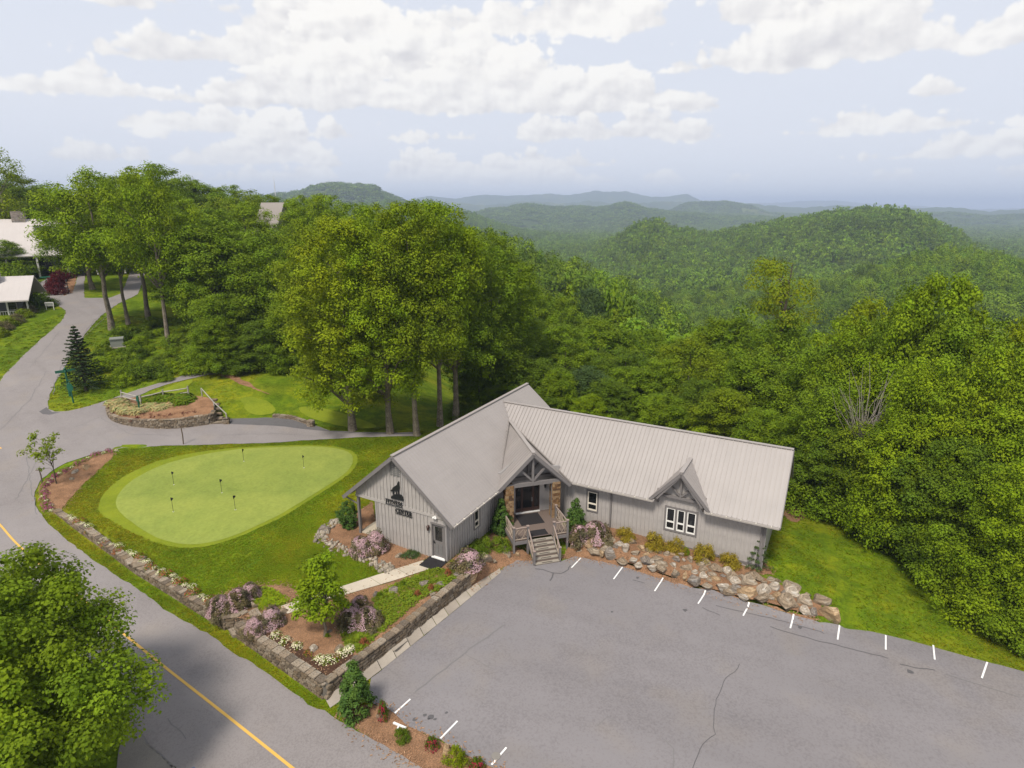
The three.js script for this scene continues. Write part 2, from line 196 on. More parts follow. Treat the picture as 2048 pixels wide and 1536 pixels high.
const M = {
  lawn: std({ c: [0.195, 0.238, 0.011], map: rep(T.grass, 1 / 9), vertexColors: true, roughness: 1 }),
  rough: std({ c: [0.115, 0.145, 0.018], map: rep(T.grass, 1 / 7), vertexColors: true, roughness: 1 }),
  green: std({ c: [0.240, 0.288, 0.062], map: rep(T.mown, 1 / 11), roughness: 1 }),
  collar: std({ c: [0.188, 0.230, 0.018], map: rep(T.mown, 1 / 7), roughness: 1 }),
  tee: std({ c: [0.190, 0.236, 0.018], map: rep(T.mown, 1 / 7), roughness: 1 }),
  road: bump(std({ c: [0.232, 0.212, 0.206], map: rep(T.asphalt, 1 / 13), vertexColors: true, roughness: 0.95 }), T.asphaltB, 0.004, 1 / 3),
  lot: bump(std({ c: [0.197, 0.184, 0.187], map: rep(T.asphalt, 1 / 17), vertexColors: true, roughness: 0.95 }), T.asphaltB, 0.004, 1 / 3),
  patch: std({ c: [0.12, 0.115, 0.117], map: rep(T.asphalt, 1 / 9), roughness: 0.95 }),
  dirtDrive: std({ c: [0.21, 0.195, 0.175], map: rep(T.asphalt, 1 / 6), roughness: 0.95 }),
  crack: std({ c: [0.085, 0.080, 0.082], roughness: 0.8 }),
  hairline: std({ c: [0.155, 0.147, 0.145], roughness: 0.9 }),
  mulch: bump(std({ c: [0.340, 0.200, 0.115], map: rep(T.mulch, 1 / 4), roughness: 1 }), T.mulchB, 0.02, 1 / 2),
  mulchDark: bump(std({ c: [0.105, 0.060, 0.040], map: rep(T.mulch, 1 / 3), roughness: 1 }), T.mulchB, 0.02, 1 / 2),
  concrete: std({ c: [0.38, 0.335, 0.28], map: rep(T.concrete, 1 / 4), roughness: 0.95 }),
  path: std({ c: [0.52, 0.455, 0.36], map: rep(T.concrete, 1 / 3), roughness: 0.95 }),
  white: std({ c: [0.72, 0.71, 0.69], roughness: 0.7 }), yellow: std({ c: [0.60, 0.36, 0.07], roughness: 0.7 }),
  siding: std({ c: [0.400, 0.370, 0.348], map: T.wood, roughness: 0.8 }), batten: std({ c: [0.395, 0.366, 0.345], map: T.wood, roughness: 0.8 }),
  trim: std({ c: [0.175, 0.160, 0.155], map: T.wood, roughness: 0.75 }), trimLight: std({ c: [0.34, 0.32, 0.31], map: T.wood, roughness: 0.75 }),
  sash: std({ c: [0.66, 0.60, 0.50], roughness: 0.6 }), sashWhite: std({ c: [0.72, 0.70, 0.66], roughness: 0.6 }),
  glass: new THREE.MeshPhysicalMaterial({ color: new THREE.Color(0.012, 0.013, 0.014), roughness: 0.06, metalness: 0, ior: 1.5 }),
  roof: std({ c: [0.300, 0.272, 0.256], map: rep(T.metal, 1 / 5), roughness: 0.5, metalness: 0.0 }), seam: std({ c: [0.30, 0.27, 0.25], roughness: 0.5 }),
  gutter: std({ c: [0.33, 0.30, 0.27], roughness: 0.5 }), hanger: std({ c: [0.70, 0.66, 0.55], roughness: 0.5 }),
  darkwood: std({ c: [0.050, 0.022, 0.015], map: T.wood, roughness: 0.5 }), black: std({ c: [0.008, 0.009, 0.011], roughness: 0.55 }), mat: std({ c: [0.028, 0.026, 0.027], roughness: 1 }),
  deck: std({ c: [0.155, 0.115, 0.095], map: T.wood, roughness: 0.85 }), tread: std({ c: [0.30, 0.265, 0.215], map: T.wood, roughness: 0.85 }), grip: std({ c: [0.10, 0.085, 0.07], roughness: 1 }),
  twig: std({ c: [0.32, 0.255, 0.20], roughness: 0.9 }), railtop: std({ c: [0.26, 0.20, 0.17], roughness: 0.85 }), louver: std({ c: [0.150, 0.145, 0.140], roughness: 0.7 }),
  bark: bump(std({ c: [0.150, 0.125, 0.100], map: T.bark, roughness: 1 }), T.barkB, 0.03), barkPale: bump(std({ c: [0.25, 0.215, 0.175], map: T.bark, roughness: 1 }), T.barkB, 0.03), twigBare: std({ c: [0.25, 0.22, 0.19], roughness: 1 }),
  greenPaint: std({ c: [0.008, 0.085, 0.050], roughness: 0.4 }), oldWood: std({ c: [0.36, 0.33, 0.29], map: T.wood, roughness: 0.9 }), signWood: std({ c: [0.13, 0.095, 0.07], roughness: 0.9 }),
  houseWhite: std({ c: [0.55, 0.53, 0.50], roughness: 0.8 }), whiteRoof: std({ c: [0.46, 0.42, 0.40], map: rep(T.metal, 1 / 6), roughness: 0.6 }), houseGrey: std({ c: [0.16, 0.16, 0.165], roughness: 0.8 }), chimney: std({ c: [0.30, 0.28, 0.27], map: T.rock, roughness: 1 }),
  box: std({ c: [0.19, 0.20, 0.175], roughness: 0.7 }), steel: std({ c: [0.45, 0.45, 0.45], roughness: 0.4, metalness: 0.6 }),
};
const ROCKS = [[0.36, 0.315, 0.26], [0.31, 0.26, 0.205], [0.43, 0.325, 0.215], [0.27, 0.25, 0.235], [0.47, 0.435, 0.39]].map((c) => bump(std({ c, map: T.rock, roughness: 1 }), T.rockB, 0.05));
const STONES = [[0.30, 0.26, 0.21], [0.23, 0.195, 0.16], [0.34, 0.29, 0.235], [0.19, 0.165, 0.14], [0.27, 0.22, 0.165], [0.38, 0.34, 0.29]].map((c) => bump(std({ c, map: T.rock, roughness: 1 }), T.rockB, 0.02));
const PORCH_STONES = [[0.30, 0.19, 0.10], [0.20, 0.12, 0.07], [0.38, 0.28, 0.17], [0.14, 0.09, 0.06], [0.34, 0.24, 0.15]].map((c) => std({ c, map: T.rock, roughness: 1 }));
M.mortar = std({ c: [0.15, 0.135, 0.115], map: T.concrete, roughness: 1 });
const leafMat = (c, tr = 0.38) => { const m = new THREE.MeshPhysicalMaterial({ roughness: 0.75, transmission: tr, thickness: 0, vertexColors: true, side: THREE.DoubleSide, specularIntensity: 0.10 }); m.color.setRGB(...c); return m; };
const LEAF = {
  yellow: leafMat([0.232, 0.286, 0.008]), bright: leafMat([0.215, 0.298, 0.010]), mid: leafMat([0.170, 0.248, 0.012]), dark: leafMat([0.120, 0.182, 0.013]), olive: leafMat([0.190, 0.248, 0.010]), blue: leafMat([0.085, 0.135, 0.040]),
  conifer: leafMat([0.075, 0.135, 0.026], 0.1), spruce: leafMat([0.042, 0.070, 0.024], 0.1), cover: leafMat([0.165, 0.230, 0.016]), shrub: leafMat([0.190, 0.160, 0.085]), gold: leafMat([0.360, 0.280, 0.030]), red: leafMat([0.120, 0.018, 0.022]), pale: leafMat([0.52, 0.46, 0.25]),
  pink: leafMat([0.55, 0.375, 0.395], 0.2), rose: leafMat([0.30, 0.03, 0.05], 0.2), whiteBloom: leafMat([0.70, 0.66, 0.45], 0.2), rust: leafMat([0.32, 0.12, 0.05], 0.2), purple: leafMat([0.38, 0.08, 0.20], 0.2),
};
// ---------------------------------------------------------------- ground sheets
function groundGrid(x0, x1, z0, z1, step, hf, mat, name, label, patches) {
  const nx = Math.round((x1 - x0) / step), nz = Math.round((z1 - z0) / step), pos = [], uv = [], col = [], idx = [];
  for (let j = 0; j <= nz; j++) for (let i = 0; i <= nx; i++) { const x = x0 + i * step, z = z0 + j * step; pos.push(x, hf(x, z), z); uv.push(x, z); col.push(...patches(x, z)); if (i && j) { const a = (j - 1) * (nx + 1) + i - 1, b = a + nx + 1; idx.push(a, b, a + 1, a + 1, b, b + 1); } }
  const g = new THREE.BufferGeometry(); g.setAttribute('position', new THREE.Float32BufferAttribute(pos, 3)); g.setAttribute('uv', new THREE.Float32BufferAttribute(uv, 2)); g.setAttribute('color', new THREE.Float32BufferAttribute(col, 3)); g.setIndex(idx); g.computeVertexNormals();
  return struct(name, g, mat, label, 'ground');
}
function grassPatch(x, z) {              // patches of drier and lusher turf
  const d = fbm(x / 5.5 + 31, z / 5.5, 4), w = fbm(x / 1.4, z / 1.4 + 80, 3), k = clamp((d - 0.46) * 3.2 + (w - 0.5) * 0.9), b = 0.86 + 0.42 * (w - 0.5) + 0.30 * (fbm(x / 14, z / 14 + 9, 3) - 0.5);
  return [b * lerp(0.78, 1.14, k), b * lerp(0.93, 1.02, k), b * lerp(0.9, 1.1, k)];
}
const hGround = (x, z) => { const d = sdist(x, z); return d > -3 && d < 0.3 ? shep(BASE, x, z) + slope(x, z) : H(x, z); };
groundGrid(-122, 48, -162, -8, 0.5, hGround, M.lawn, 'lawn', 'mown grass lawns and verges round the grey building', grassPatch);
function densify(poly, step, jit = 0, closed = true, seed = 1) {
  const out = [], n = poly.length;
  for (let i = 0; i < (closed ? n : n - 1); i++) { const a = poly[i], b = poly[(i + 1) % n], L = Math.hypot(b[0] - a[0], b[1] - a[1]), k = Math.max(1, Math.round(L / step)); for (let j = 0; j < k; j++) { const t = j / k, x = lerp(a[0], b[0], t), z = lerp(a[1], b[1], t), o = jit * 2 * (fbm(x * 0.9 + seed * 7, z * 0.9, 3) - 0.5) + jit * 0.8 * (hash2(x * 40 | 0, z * 40 | 0) - 0.5), nx = (b[1] - a[1]) / (L || 1), nz = -(b[0] - a[0]) / (L || 1); out.push([x + nx * o, z + nz * o]); } }
  if (!closed) out.push(poly[n - 1]); return out;
}
function smooth(poly, it = 1, closed = true) { for (let k = 0; k < it; k++) { const o = [], n = poly.length; if (!closed) o.push(poly[0]); for (let i = 0; i < (closed ? n : n - 1); i++) { const a = poly[i], b = poly[(i + 1) % n]; o.push([a[0] * 0.75 + b[0] * 0.25, a[1] * 0.75 + b[1] * 0.25], [a[0] * 0.25 + b[0] * 0.75, a[1] * 0.25 + b[1] * 0.75]); } if (!closed) o.push(poly[n - 1]); poly = o; } return poly; }
const paved = [];                        // outlines that turf does not grow on
function drape(poly, lift, edge = 1.2, hf = H, jit = 0, wear = 0) {
  if (lift > 0) paved.push(poly);
  const P = densify(poly, jit ? 0.5 : edge, jit), contour = P.map((p) => new THREE.Vector2(p[0], p[1]));
  if (THREE.ShapeUtils.isClockWise(contour)) contour.reverse();
  let tri = THREE.ShapeUtils.triangulateShape(contour, []).map((f) => f.map((i) => [contour[i].x, contour[i].y]));
  const out = [], stack = tri;
  while (stack.length) {
    const t = stack.pop(), e = [0, 1, 2].map((i) => Math.hypot(t[i][0] - t[(i + 1) % 3][0], t[i][1] - t[(i + 1) % 3][1])), m = e.indexOf(Math.max(...e));
    if (e[m] > edge) { const a = t[m], b = t[(m + 1) % 3], c = t[(m + 2) % 3], q = [(a[0] + b[0]) / 2, (a[1] + b[1]) / 2]; stack.push([a, q, c], [q, b, c]); } else out.push(t);
  }
  const pos = [], uv = [], key = new Map(), idx = [];
  const vid = (p) => { const k = p[0].toFixed(4) + ',' + p[1].toFixed(4); if (!key.has(k)) { key.set(k, pos.length / 3); pos.push(p[0], hf(p[0], p[1]) + lift, p[1]); uv.push(p[0], p[1]); } return key.get(k); };
  for (const t of out) idx.push(vid(t[0]), vid(t[2]), vid(t[1]));
  const g = new THREE.BufferGeometry(); g.setAttribute('position', new THREE.Float32BufferAttribute(pos, 3)); g.setAttribute('uv', new THREE.Float32BufferAttribute(uv, 2)); g.setIndex(idx); g.computeVertexNormals();
  if (wear) { const col = []; for (let i = 0; i < pos.length; i += 3) { const x = pos[i], z = pos[i + 2], u = x * wear[0] + z * wear[1], v = -x * wear[1] + z * wear[0], s = fbm(u / 9 + 5, v / 0.9, 3), p = fbm(x / 3.2, z / 3.2 + 20, 4), q = fbm(x / 11, z / 11 + 3, 3), d = clamp((fbm(x / 2.2 + 60, z / 2.2, 4) - 0.60) * 5), k = 1 + 0.13 * (s - 0.5) + 0.09 * (p - 0.5) + 0.14 * (q - 0.5); col.push(k * lerp(1, 1.05, d), k * lerp(1, 1.03, d), k * lerp(1, 0.98, d)); } g.setAttribute('color', new THREE.Float32BufferAttribute(col, 3)); }
  return g;
}
function ribbon(line, width, lift, hf = H, step = 0.6, jit = 0) {   // a thin strip along a line; width may vary
  const P = densify(line, step, jit, false, 3), pos = [], uv = [], idx = [];
  for (let i = 0; i < P.length; i++) {
    const a = P[Math.max(0, i - 1)], b = P[Math.min(P.length - 1, i + 1)], L = Math.hypot(b[0] - a[0], b[1] - a[1]) || 1, w = (typeof width === 'function' ? width(i / (P.length - 1)) : width) / 2, nx = (b[1] - a[1]) / L * w, nz = -(b[0] - a[0]) / L * w;
    for (const s of [1, -1]) { const x = P[i][0] + nx * s, z = P[i][1] + nz * s; pos.push(x, hf(x, z) + lift, z); uv.push(x, z); }
    if (i) { const k = i * 2; idx.push(k - 2, k - 1, k, k - 1, k + 1, k); }
  }
  const g = new THREE.BufferGeometry(); g.setAttribute('position', new THREE.Float32BufferAttribute(pos, 3)); g.setAttribute('uv', new THREE.Float32BufferAttribute(uv, 2)); g.setIndex(idx); g.computeVertexNormals(); return g;
}
// roads
const road = struct('road', drape([[-3.39,-19.86],[-3.82,-20.15],[-6.06,-21.49],[-8.73,-23.1],[-9.1,-23.28],[-9.59,-23.55],[-12.12,-25.44],[-15.38,-27.55],[-16.02,-28.02],[-18.05,-29.25],[-20.23,-30.64],[-24.17,-33.34],[-28.3,-36.1],[-31.71,-38.53],[-34.65,-40.8],[-36.15,-42.13],[-37.68,-43.81],[-38.6,-45.05],[-39.53,-47.29],[-39.57,-48.79],[-39.24,-49.97],[-37.52,-51.68],[-35.92,-52.71],[-30.67,-53.28],[-23.38,-53.82],[-17.89,-54.84],[-14.67,-55.39],[-9.45,-55.94],[-8.94,-56.46],[-9.27,-57.31],[-11.06,-56.75],[-14.98,-56.7],[-18.04,-57.04],[-19.29,-57.93],[-20.04,-58.41],[-20.76,-58.61],[-22.33,-59.53],[-24.59,-59.84],[-27.01,-59.69],[-29.12,-59.46],[-30.07,-58.49],[-30.64,-58.1],[-32.97,-57.23],[-35.01,-56.98],[-36.88,-57.17],[-38.97,-57.87],[-40.36,-58.67],[-41.53,-59.84],[-42.33,-60.99],[-42.45,-62.16],[-41.77,-63.27],[-40.05,-66.48],[-38.92,-68.02],[-37.57,-69.62],[-36.16,-70.76],[-34.86,-71.35],[-34.94,-72.36],[-35.64,-73.13],[-37.03,-72.68],[-38.46,-71.45],[-40.22,-68.3],[-41.82,-66.1],[-43.66,-63.45],[-44.93,-61.7],[-46.17,-60.49],[-47.33,-60.16],[-48.51,-60.81],[-49.55,-62.22],[-51.66,-66.06],[-53.19,-69.55],[-55.02,-73.49],[-57.16,-78.21],[-60.79,-86.39],[-63.92,-94.6],[-65.71,-101.56],[-66.56,-109],[-69.69,-115.65],[-74.48,-125.4],[-82.61,-144.05],[-84.38,-143.53],[-80.5,-131.12],[-72.31,-115.05],[-69.51,-108.78],[-69.42,-105.62],[-73.16,-104.79],[-79.62,-114.61],[-85.96,-124.99],[-87.3,-124.6],[-81.93,-115.88],[-77.37,-108.19],[-77.07,-105.44],[-77.27,-102.32],[-70.73,-96.45],[-69.03,-93.94],[-66.81,-89.37],[-64.63,-83.29],[-62.7,-78],[-60.52,-72.34],[-59.09,-68.81],[-56.43,-63.3],[-52.81,-56.24],[-47.16,-46.33],[-41.02,-37.79],[-35.2,-34.97],[-30.76,-31.85],[-24.44,-27.24],[-19.49,-23.67],[-17.21,-22.3],[-15.2,-20.88],[-13.72,-19.86]], 0.04, 0.7, H, 0.12, [0.75, 0.66]), M.road, 'light grey asphalt road bending past the lawn and up the hill', 'road');
struct('driveway', drape([[-77.27,-102.32],[-77.07,-105.44],[-77.37,-108.19],[-84.87,-117.48],[-91.69,-125.49],[-91.08,-123.45],[-88.16,-116.54],[-86.23,-110.56]], 0.03, 1.6, H, 0.1, [0.75, 0.66]), M.road, 'grey driveway forking off towards the hilltop house', 'driveway');
part('asphalt_patch', drape([[-19.29,-57.93],[-20.04,-58.41],[-20.76,-58.61],[-22.33,-59.53],[-24.59,-59.84],[-27.01,-59.69],[-29.12,-59.46],[-30.02,-58.61],[-27.97,-58.3],[-23.31,-57.94],[-19.02,-57.03],[-15.93,-56.53],[-11.46,-56.29],[-9.32,-56.69],[-9.15,-57.18],[-11.04,-56.68],[-14.95,-56.56],[-18,-56.91]], 0.048, 0.9, H, 0.08), M.patch, road, 'darker asphalt at the pull-off');
part('asphalt_patch', drape([[-48.84,-60.04],[-48.9,-61.14],[-47.55,-60.02],[-46.76,-60.07],[-47.33,-59.41],[-48.09,-59.48]], 0.048, 0.9, H, 0.08), M.patch, road, 'small dark asphalt patch at the verge tip');
part('centre_line', ribbon(smooth([[-39.12,-41.39],[-37.21,-39.94],[-34.82,-38.02],[-32.11,-36.03],[-28.75,-33.65],[-24.75,-30.91],[-20.93,-28.21],[-17.64,-25.93],[-13.24,-22.93],[-9.15,-20.1],[-8.75,-19.82]], 2, false), 0.13, 0.054), M.yellow, road, 'single yellow centre line');
part('centre_line', ribbon([[-47.4,-52.58],[-46.71,-52.21]], 0.13, 0.054), M.yellow, road);
part('driveway_apron', drape([[-17.21,-22.3],[-15.2,-20.88],[-13.99,-20.05],[-14.96,-19.86],[-16.41,-19.86],[-17.17,-21.54],[-17.68,-22.64]], 0.05, 0.9, H, 0.1), M.dirtDrive, road, 'pale worn asphalt apron beside the foreground tree');
for (const [l, w] of [[[[-50.46,-64.3],[-54.37,-71.1],[-58.43,-80.14],[-63.28,-92],[-65.43,-100.56]], 0.10], [[[-55.42,-74.17],[-59.65,-84.08],[-62.91,-94.47]], 0.07], [[[-44.23,-51.84],[-39.1,-45.46],[-35.61,-41.44]], 0.06], [[[-43.1,-56.86],[-42.17,-59.28],[-36.91,-55.54],[-32.99,-55.39]], 0.06], [[[-49.42,-55.58],[-51.76,-62.72],[-55.25,-70.16]], 0.07], [[[-72.32,-102.35],[-68.59,-101.7],[-67.4,-104.52]], 0.14], [[[-70.39,-98.19],[-68.69,-99.91]], 0.12], [[[-58.09,-71.48],[-60.69,-77.7],[-64.31,-85.82]], 0.06], [[[-27.96,-55.76],[-22.65,-56.11],[-18.6,-55.6]], 0.05], [[[-15.74,-22.64],[-14.33,-21.55]], 0.05], [[[-17.18,-22.3],[-15.77,-21.28],[-14.18,-20.15]], 0.10], [[[-39.1,-43.77],[-41.79,-49.6],[-43.66,-54.15]], 0.05]])
  part('asphalt_crack', ribbon(l, w * 0.7, 0.05, H, 0.5, 0.14), M.hairline, road);
// parking lot
const lot = struct('parking_lot', drape([[-0.36,-35.16],[0.33,-35.71],[1.19,-35.75],[3.17,-35.64],[4.23,-36.27],[5.84,-35.77],[6.98,-35.25],[8.94,-34.04],[11.43,-32.78],[13.95,-31.44],[16.41,-30.35],[17.6,-29.91],[18.63,-29.68],[20.34,-29.54],[22.23,-28.9],[25.05,-27.53],[26.8,-26.62],[29.36,-25.09],[26.95,-20.23],[19.18,-18.39],[5.28,-17.9],[-0.29,-19.87],[-0.9,-20.2],[-1.75,-20.66],[-2.58,-21.11],[-3.14,-21.55],[-3.77,-21.81],[-4.72,-22.3],[-5.49,-23.07],[-6.5,-23.55],[-6.91,-23.98],[-7.01,-25.21],[-6.44,-25.96],[-3.31,-30.51],[-0.77,-34.47]], 0.045, 0.5, H, 0.05, [0.95, 0.3]), M.lot, 'broad grey asphalt parking lot in front of the building', 'parking lot');
for (const l of [[[4.61,-36.1],[3.86,-34.9]], [[7.2,-35.04],[6.4,-33.68]], [[9.56,-33.85],[8.72,-32.49]], [[11.84,-32.52],[11.07,-31.4]], [[14.08,-31.35],[13.38,-30.36]], [[16.32,-30.41],[15.76,-29.51]], [[18.61,-29.64],[18.03,-28.67]], [[21.05,-29.23],[20.32,-28]], [[23.31,-28.57],[22.57,-27.35]], [[25.37,-27.31],[24.15,-26.07]], [[-4.83,-23.82],[-5.41,-22.98]], [[-2.48,-22.53],[-3.15,-21.57]], [[-0.24,-21.11],[-0.86,-20.25]]]) part('stall_line', ribbon(l, 0.085, 0.066, H, 0.25), M.white, lot);
for (const [l, w, m] of [[[[1.49,-34.76],[1.97,-34.7],[2.6,-34.37],[3.07,-34.32],[3.59,-34.72],[3.83,-35.19]], 0.10, M.crack], [[[2.69,-34.32],[2.56,-33.82],[2.38,-33.44]], 0.12, M.crack], [[[7.59,-33.63],[8.3,-33.28]], 0.08, M.crack], [[[11.24,-31.08],[12.05,-30.37]], 0.07, M.crack], [[[12.12,-31.33],[13.08,-30.85],[14.39,-30.42],[15.97,-30],[17.38,-29.32],[17.52,-29.16]], 0.07, M.crack], [[[14.6,-29.48],[16.06,-28.92],[17.43,-28.29],[18.33,-27.93],[20.04,-27.34]], 0.08, M.crack], [[[20.45,-26.93],[21.08,-26.66],[22.06,-26.55]], 0.09, M.crack], [[[14.79,-26.12],[14.78,-26.1]], 0.02, M.hairline], [[[22.4,-26.28],[23.7,-25.57],[25.12,-24.8]], 0.06, M.hairline], [[[11.85,-26.54],[10.51,-25.25],[9.81,-24.09],[9.56,-23.47],[9.11,-22.42],[9.09,-22],[8.15,-21.13],[7.53,-20.11]], 0.045, M.crack], [[[12.52,-30.47],[12.23,-28.39]], 0.02, M.hairline], [[[-6.76,-26.14],[-5.6,-25.37]], 0.03, M.hairline], [[[-4.68,-24.29],[-3.17,-26.14],[-1.72,-27.83],[-0.39,-29.27]], 0.10, M.hairline], [[[6.74,-21.59],[7.05,-21.07],[6.69,-20.08]], 0.05, M.hairline], [[[-2.46,-26.87],[-0.99,-25.79]], 0.03, M.hairline], [[[3.85,-22.23],[4.39,-22.8],[4.89,-22.37]], 0.05, M.hairline]])
  part('asphalt_crack', ribbon(l, w * 0.7, 0.055, H, 0.35, 0.10), m, lot);
{ const r = rngOf(71); for (const [x, z] of [[-4.01,-22.87],[-3.8,-22.67],[-3.72,-22.75],[-3.52,-22.64],[-3.03,-23.01],[-4.43,-22.64],[7.95,-33.85],[10.12,-30.76],[14.34,-30.91],[5.81,-30.52],[20.66,-26.4],[16.39,-29.65]]) { const n = 7, ro = 0.07 + 0.08 * r(), q = []; for (let i = 0; i < n; i++) { const a = i / n * 6.283, k = ro * (0.7 + 0.6 * r()); q.push([x + Math.cos(a) * k, z + Math.sin(a) * k]); } part('oil_stain', drape(q, 0.053, 0.3), M.crack, lot); } }
// the putting green and mown areas
const PG = smooth([[-20.73,-52.96],[-18.31,-53.09],[-16.45,-52.74],[-15.1,-52.02],[-14.23,-50.87],[-13.85,-49.55],[-13.86,-47.2],[-14.9,-44.6],[-16.08,-41.92],[-16.88,-40.17],[-17.64,-39.06],[-18.87,-37.58],[-20.33,-36.77],[-21.73,-36.71],[-23.11,-37.06],[-24.76,-37.83],[-26.64,-39.01],[-28.42,-40.33],[-29.55,-41.45],[-30.79,-43.21],[-31.55,-45.2],[-31.61,-46.95],[-30.66,-48.99],[-29,-50.61],[-26.63,-51.97],[-23.75,-52.76]], 2);
const grow = (poly, d, f = () => 1) => { let cx = 0, cz = 0; for (const p of poly) { cx += p[0] / poly.length; cz += p[1] / poly.length; } const n = poly.length; return poly.map((p, i) => { const a = poly[(i + n - 1) % n], b = poly[(i + 1) % n], L = Math.hypot(b[0] - a[0], b[1] - a[1]); let nx = (b[1] - a[1]) / L, nz = -(b[0] - a[0]) / L; if (nx * (p[0] - cx) + nz * (p[1] - cz) < 0) { nx = -nx; nz = -nz; } const k = d * f(p); return [p[0] + nx * k, p[1] + nz * k]; }); };
struct('green_collar', drape(grow(PG, 0.4, (p) => 1 + 2.4 * sm(-24, -33, p[0])), 0.02, 1.4, H, 0.08), M.collar, 'slightly longer fringe of grass round the putting green', 'fringe');
struct('putting_green', drape(PG, 0.035, 1.4, H, 0.03), M.green, 'pale smooth tear-shaped putting green', 'putting green');
for (const [l, s] of [[[[-40.92,-63.2],[-39.55,-65.53],[-38.56,-67.55],[-37.6,-69.45],[-37.04,-68.65],[-36.84,-66.14],[-36.34,-64.01],[-36.5,-63.23],[-38.52,-62.94]], 'pale mown strip of tee beside the cart path'], [[[-29.78,-63.76],[-28.78,-64.27],[-26.85,-63.49],[-25.14,-62.12],[-24.9,-60.71],[-26.44,-60.23],[-27.99,-61.13],[-28.83,-62.47]], 'pale oval tee on the grassy mound'], [[[-23.29,-62.81],[-20.71,-62.77],[-17.68,-61.41],[-14.62,-59.52],[-13.31,-58.14],[-15.21,-57.65],[-18.54,-58.83],[-21.59,-60.45]], 'long pale tee below the tall trees']]) struct('tee_box', drape(smooth(l, 2), 0.03, 1.3, H, 0.1), M.tee, s, 'tee');
struct('bark_bank', drape([[-36.29,-70.41],[-35.29,-70.82],[-33.32,-69.71],[-31.4,-67.95],[-29.33,-66.37],[-26.74,-64.69],[-28.32,-65.97],[-30.72,-68.41],[-33.08,-70.56],[-34.67,-71.19]], 0.03, 1, H, 0.2), M.mulch, 'bare brown bank at the wood edge by the cart path', 'bank');
// planting beds
const beds = [
  ['mulch_bed', smooth([[-35.68,-51.77],[-37.31,-51.36],[-38.14,-48.81],[-38.74,-47.39],[-38.35,-45.91],[-37.19,-44.16],[-35.87,-42.7],[-34.81,-41.9],[-34.32,-41.9],[-34.95,-44.09],[-35.68,-47.79]], 1), M.mulch, 'sickle-shaped bark bed with the sapling at the road bend'],
  ['mulch_bed', [[-10.59,-42.18],[-11.83,-39.52],[-12.86,-38.25],[-13,-36.96],[-11.64,-35.74],[-10.27,-34.87],[-9.05,-34.15],[-7.57,-33.03],[-5.75,-34.07],[-5,-34.71],[-4.24,-34.14],[-4.09,-34.87],[-6.42,-36.03],[-9.07,-37.15]], M.mulch, 'bark bed along the gable wall with the lettering'],
  ['mulch_bed', [[-14.38,-28.31],[-13.78,-29.29],[-12.79,-29.34],[-10.94,-30.09],[-9.9,-30.66],[-7.19,-31.99],[-4.86,-33.25],[-3.91,-33.99],[-3.37,-33.21],[-3.09,-32.24],[-4.62,-30.12],[-5.96,-28.15],[-6.78,-27],[-7.92,-25.41],[-8.74,-24.3],[-9.9,-25.17],[-11.52,-26.25],[-13.74,-27.8]], M.mulch, 'large bark bed with the small tree above the corner wall'],
  ['mulch_bed', [[-17.24,-30.84],[-16.41,-31.49],[-15.11,-31.81],[-13.85,-31.82],[-12.43,-31.13],[-12.5,-30.48],[-13.08,-29.69],[-14.09,-29.38],[-14.52,-29.06],[-15.01,-28.9],[-15.97,-29.51]], M.mulch, 'small bark bed above the garden steps'],
  ['mulch_bed', [[-6.5,-23.52],[-5.49,-23.04],[-4.71,-22.28],[-3.77,-21.79],[-3.14,-21.52],[-2.57,-21.08],[-1.74,-20.63],[-0.9,-20.17],[-0.41,-19.87],[-3.49,-19.86],[-4.27,-20.34],[-4.89,-20.75],[-5.85,-21.36],[-6.88,-22.08],[-7.69,-22.7],[-7.8,-23.1],[-7.33,-23.46]], M.mulch, 'bark bed between the road and the parking lot'],
  ['mulch_bed', [[-3.79,-34.41],[-2.92,-35.66],[-1.53,-38.12],[-0.68,-39.48],[0.56,-38.04],[0.2,-36.76],[1.28,-36.36],[1.38,-35.52],[0.33,-35.69],[-0.36,-35.1],[-1.25,-34.36],[-2.29,-32.96],[-3.01,-32.31],[-2.46,-33.35],[-1.88,-34.41],[-2.93,-33.51]], M.mulch, 'bark bed left of the entry stairs'],
  ['mulch_bed', [[3.35,-39.06],[4.89,-39.48],[7.2,-39.38],[10.81,-37.99],[15.86,-36.07],[16.54,-35.42],[16.47,-33.86],[15.03,-33.84],[12.73,-34.61],[10.09,-35.69],[7.36,-37.09],[5.3,-36.98],[3.65,-37.49]], M.mulch, 'bark bed between the long wall and the boulders'],
  ['mulch_bed', [[3.27,-36.01],[3.8,-37.21],[5.26,-36.49],[7.1,-35.47],[9.68,-33.88],[12.09,-32.44],[14.14,-31.38],[16.43,-30.48],[17.68,-30.02],[17.11,-30.02],[16.4,-30.32],[13.95,-31.41],[11.43,-32.76],[8.91,-33.93],[6.96,-35.13],[5.82,-35.65],[4.21,-36.15]], M.mulch, 'strip of bark at the foot of the boulder wall'],
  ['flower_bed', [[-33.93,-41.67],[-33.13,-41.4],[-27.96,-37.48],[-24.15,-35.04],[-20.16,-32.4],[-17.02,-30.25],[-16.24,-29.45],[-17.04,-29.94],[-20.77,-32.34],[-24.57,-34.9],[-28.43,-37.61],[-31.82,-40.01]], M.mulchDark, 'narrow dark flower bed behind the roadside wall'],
  ['flower_bed', [[-13.68,-27.8],[-12.56,-27.51],[-11.19,-26.61],[-9.54,-25.44],[-9.19,-25.51],[-8.51,-26.24],[-8.19,-26.38],[-8.01,-25.87],[-7.93,-25.45],[-8.74,-24.3],[-9.93,-25.1],[-11.55,-26.18],[-14.07,-27.94]], M.mulchDark, 'dark flower bed inside the corner wall', 0.036],
];
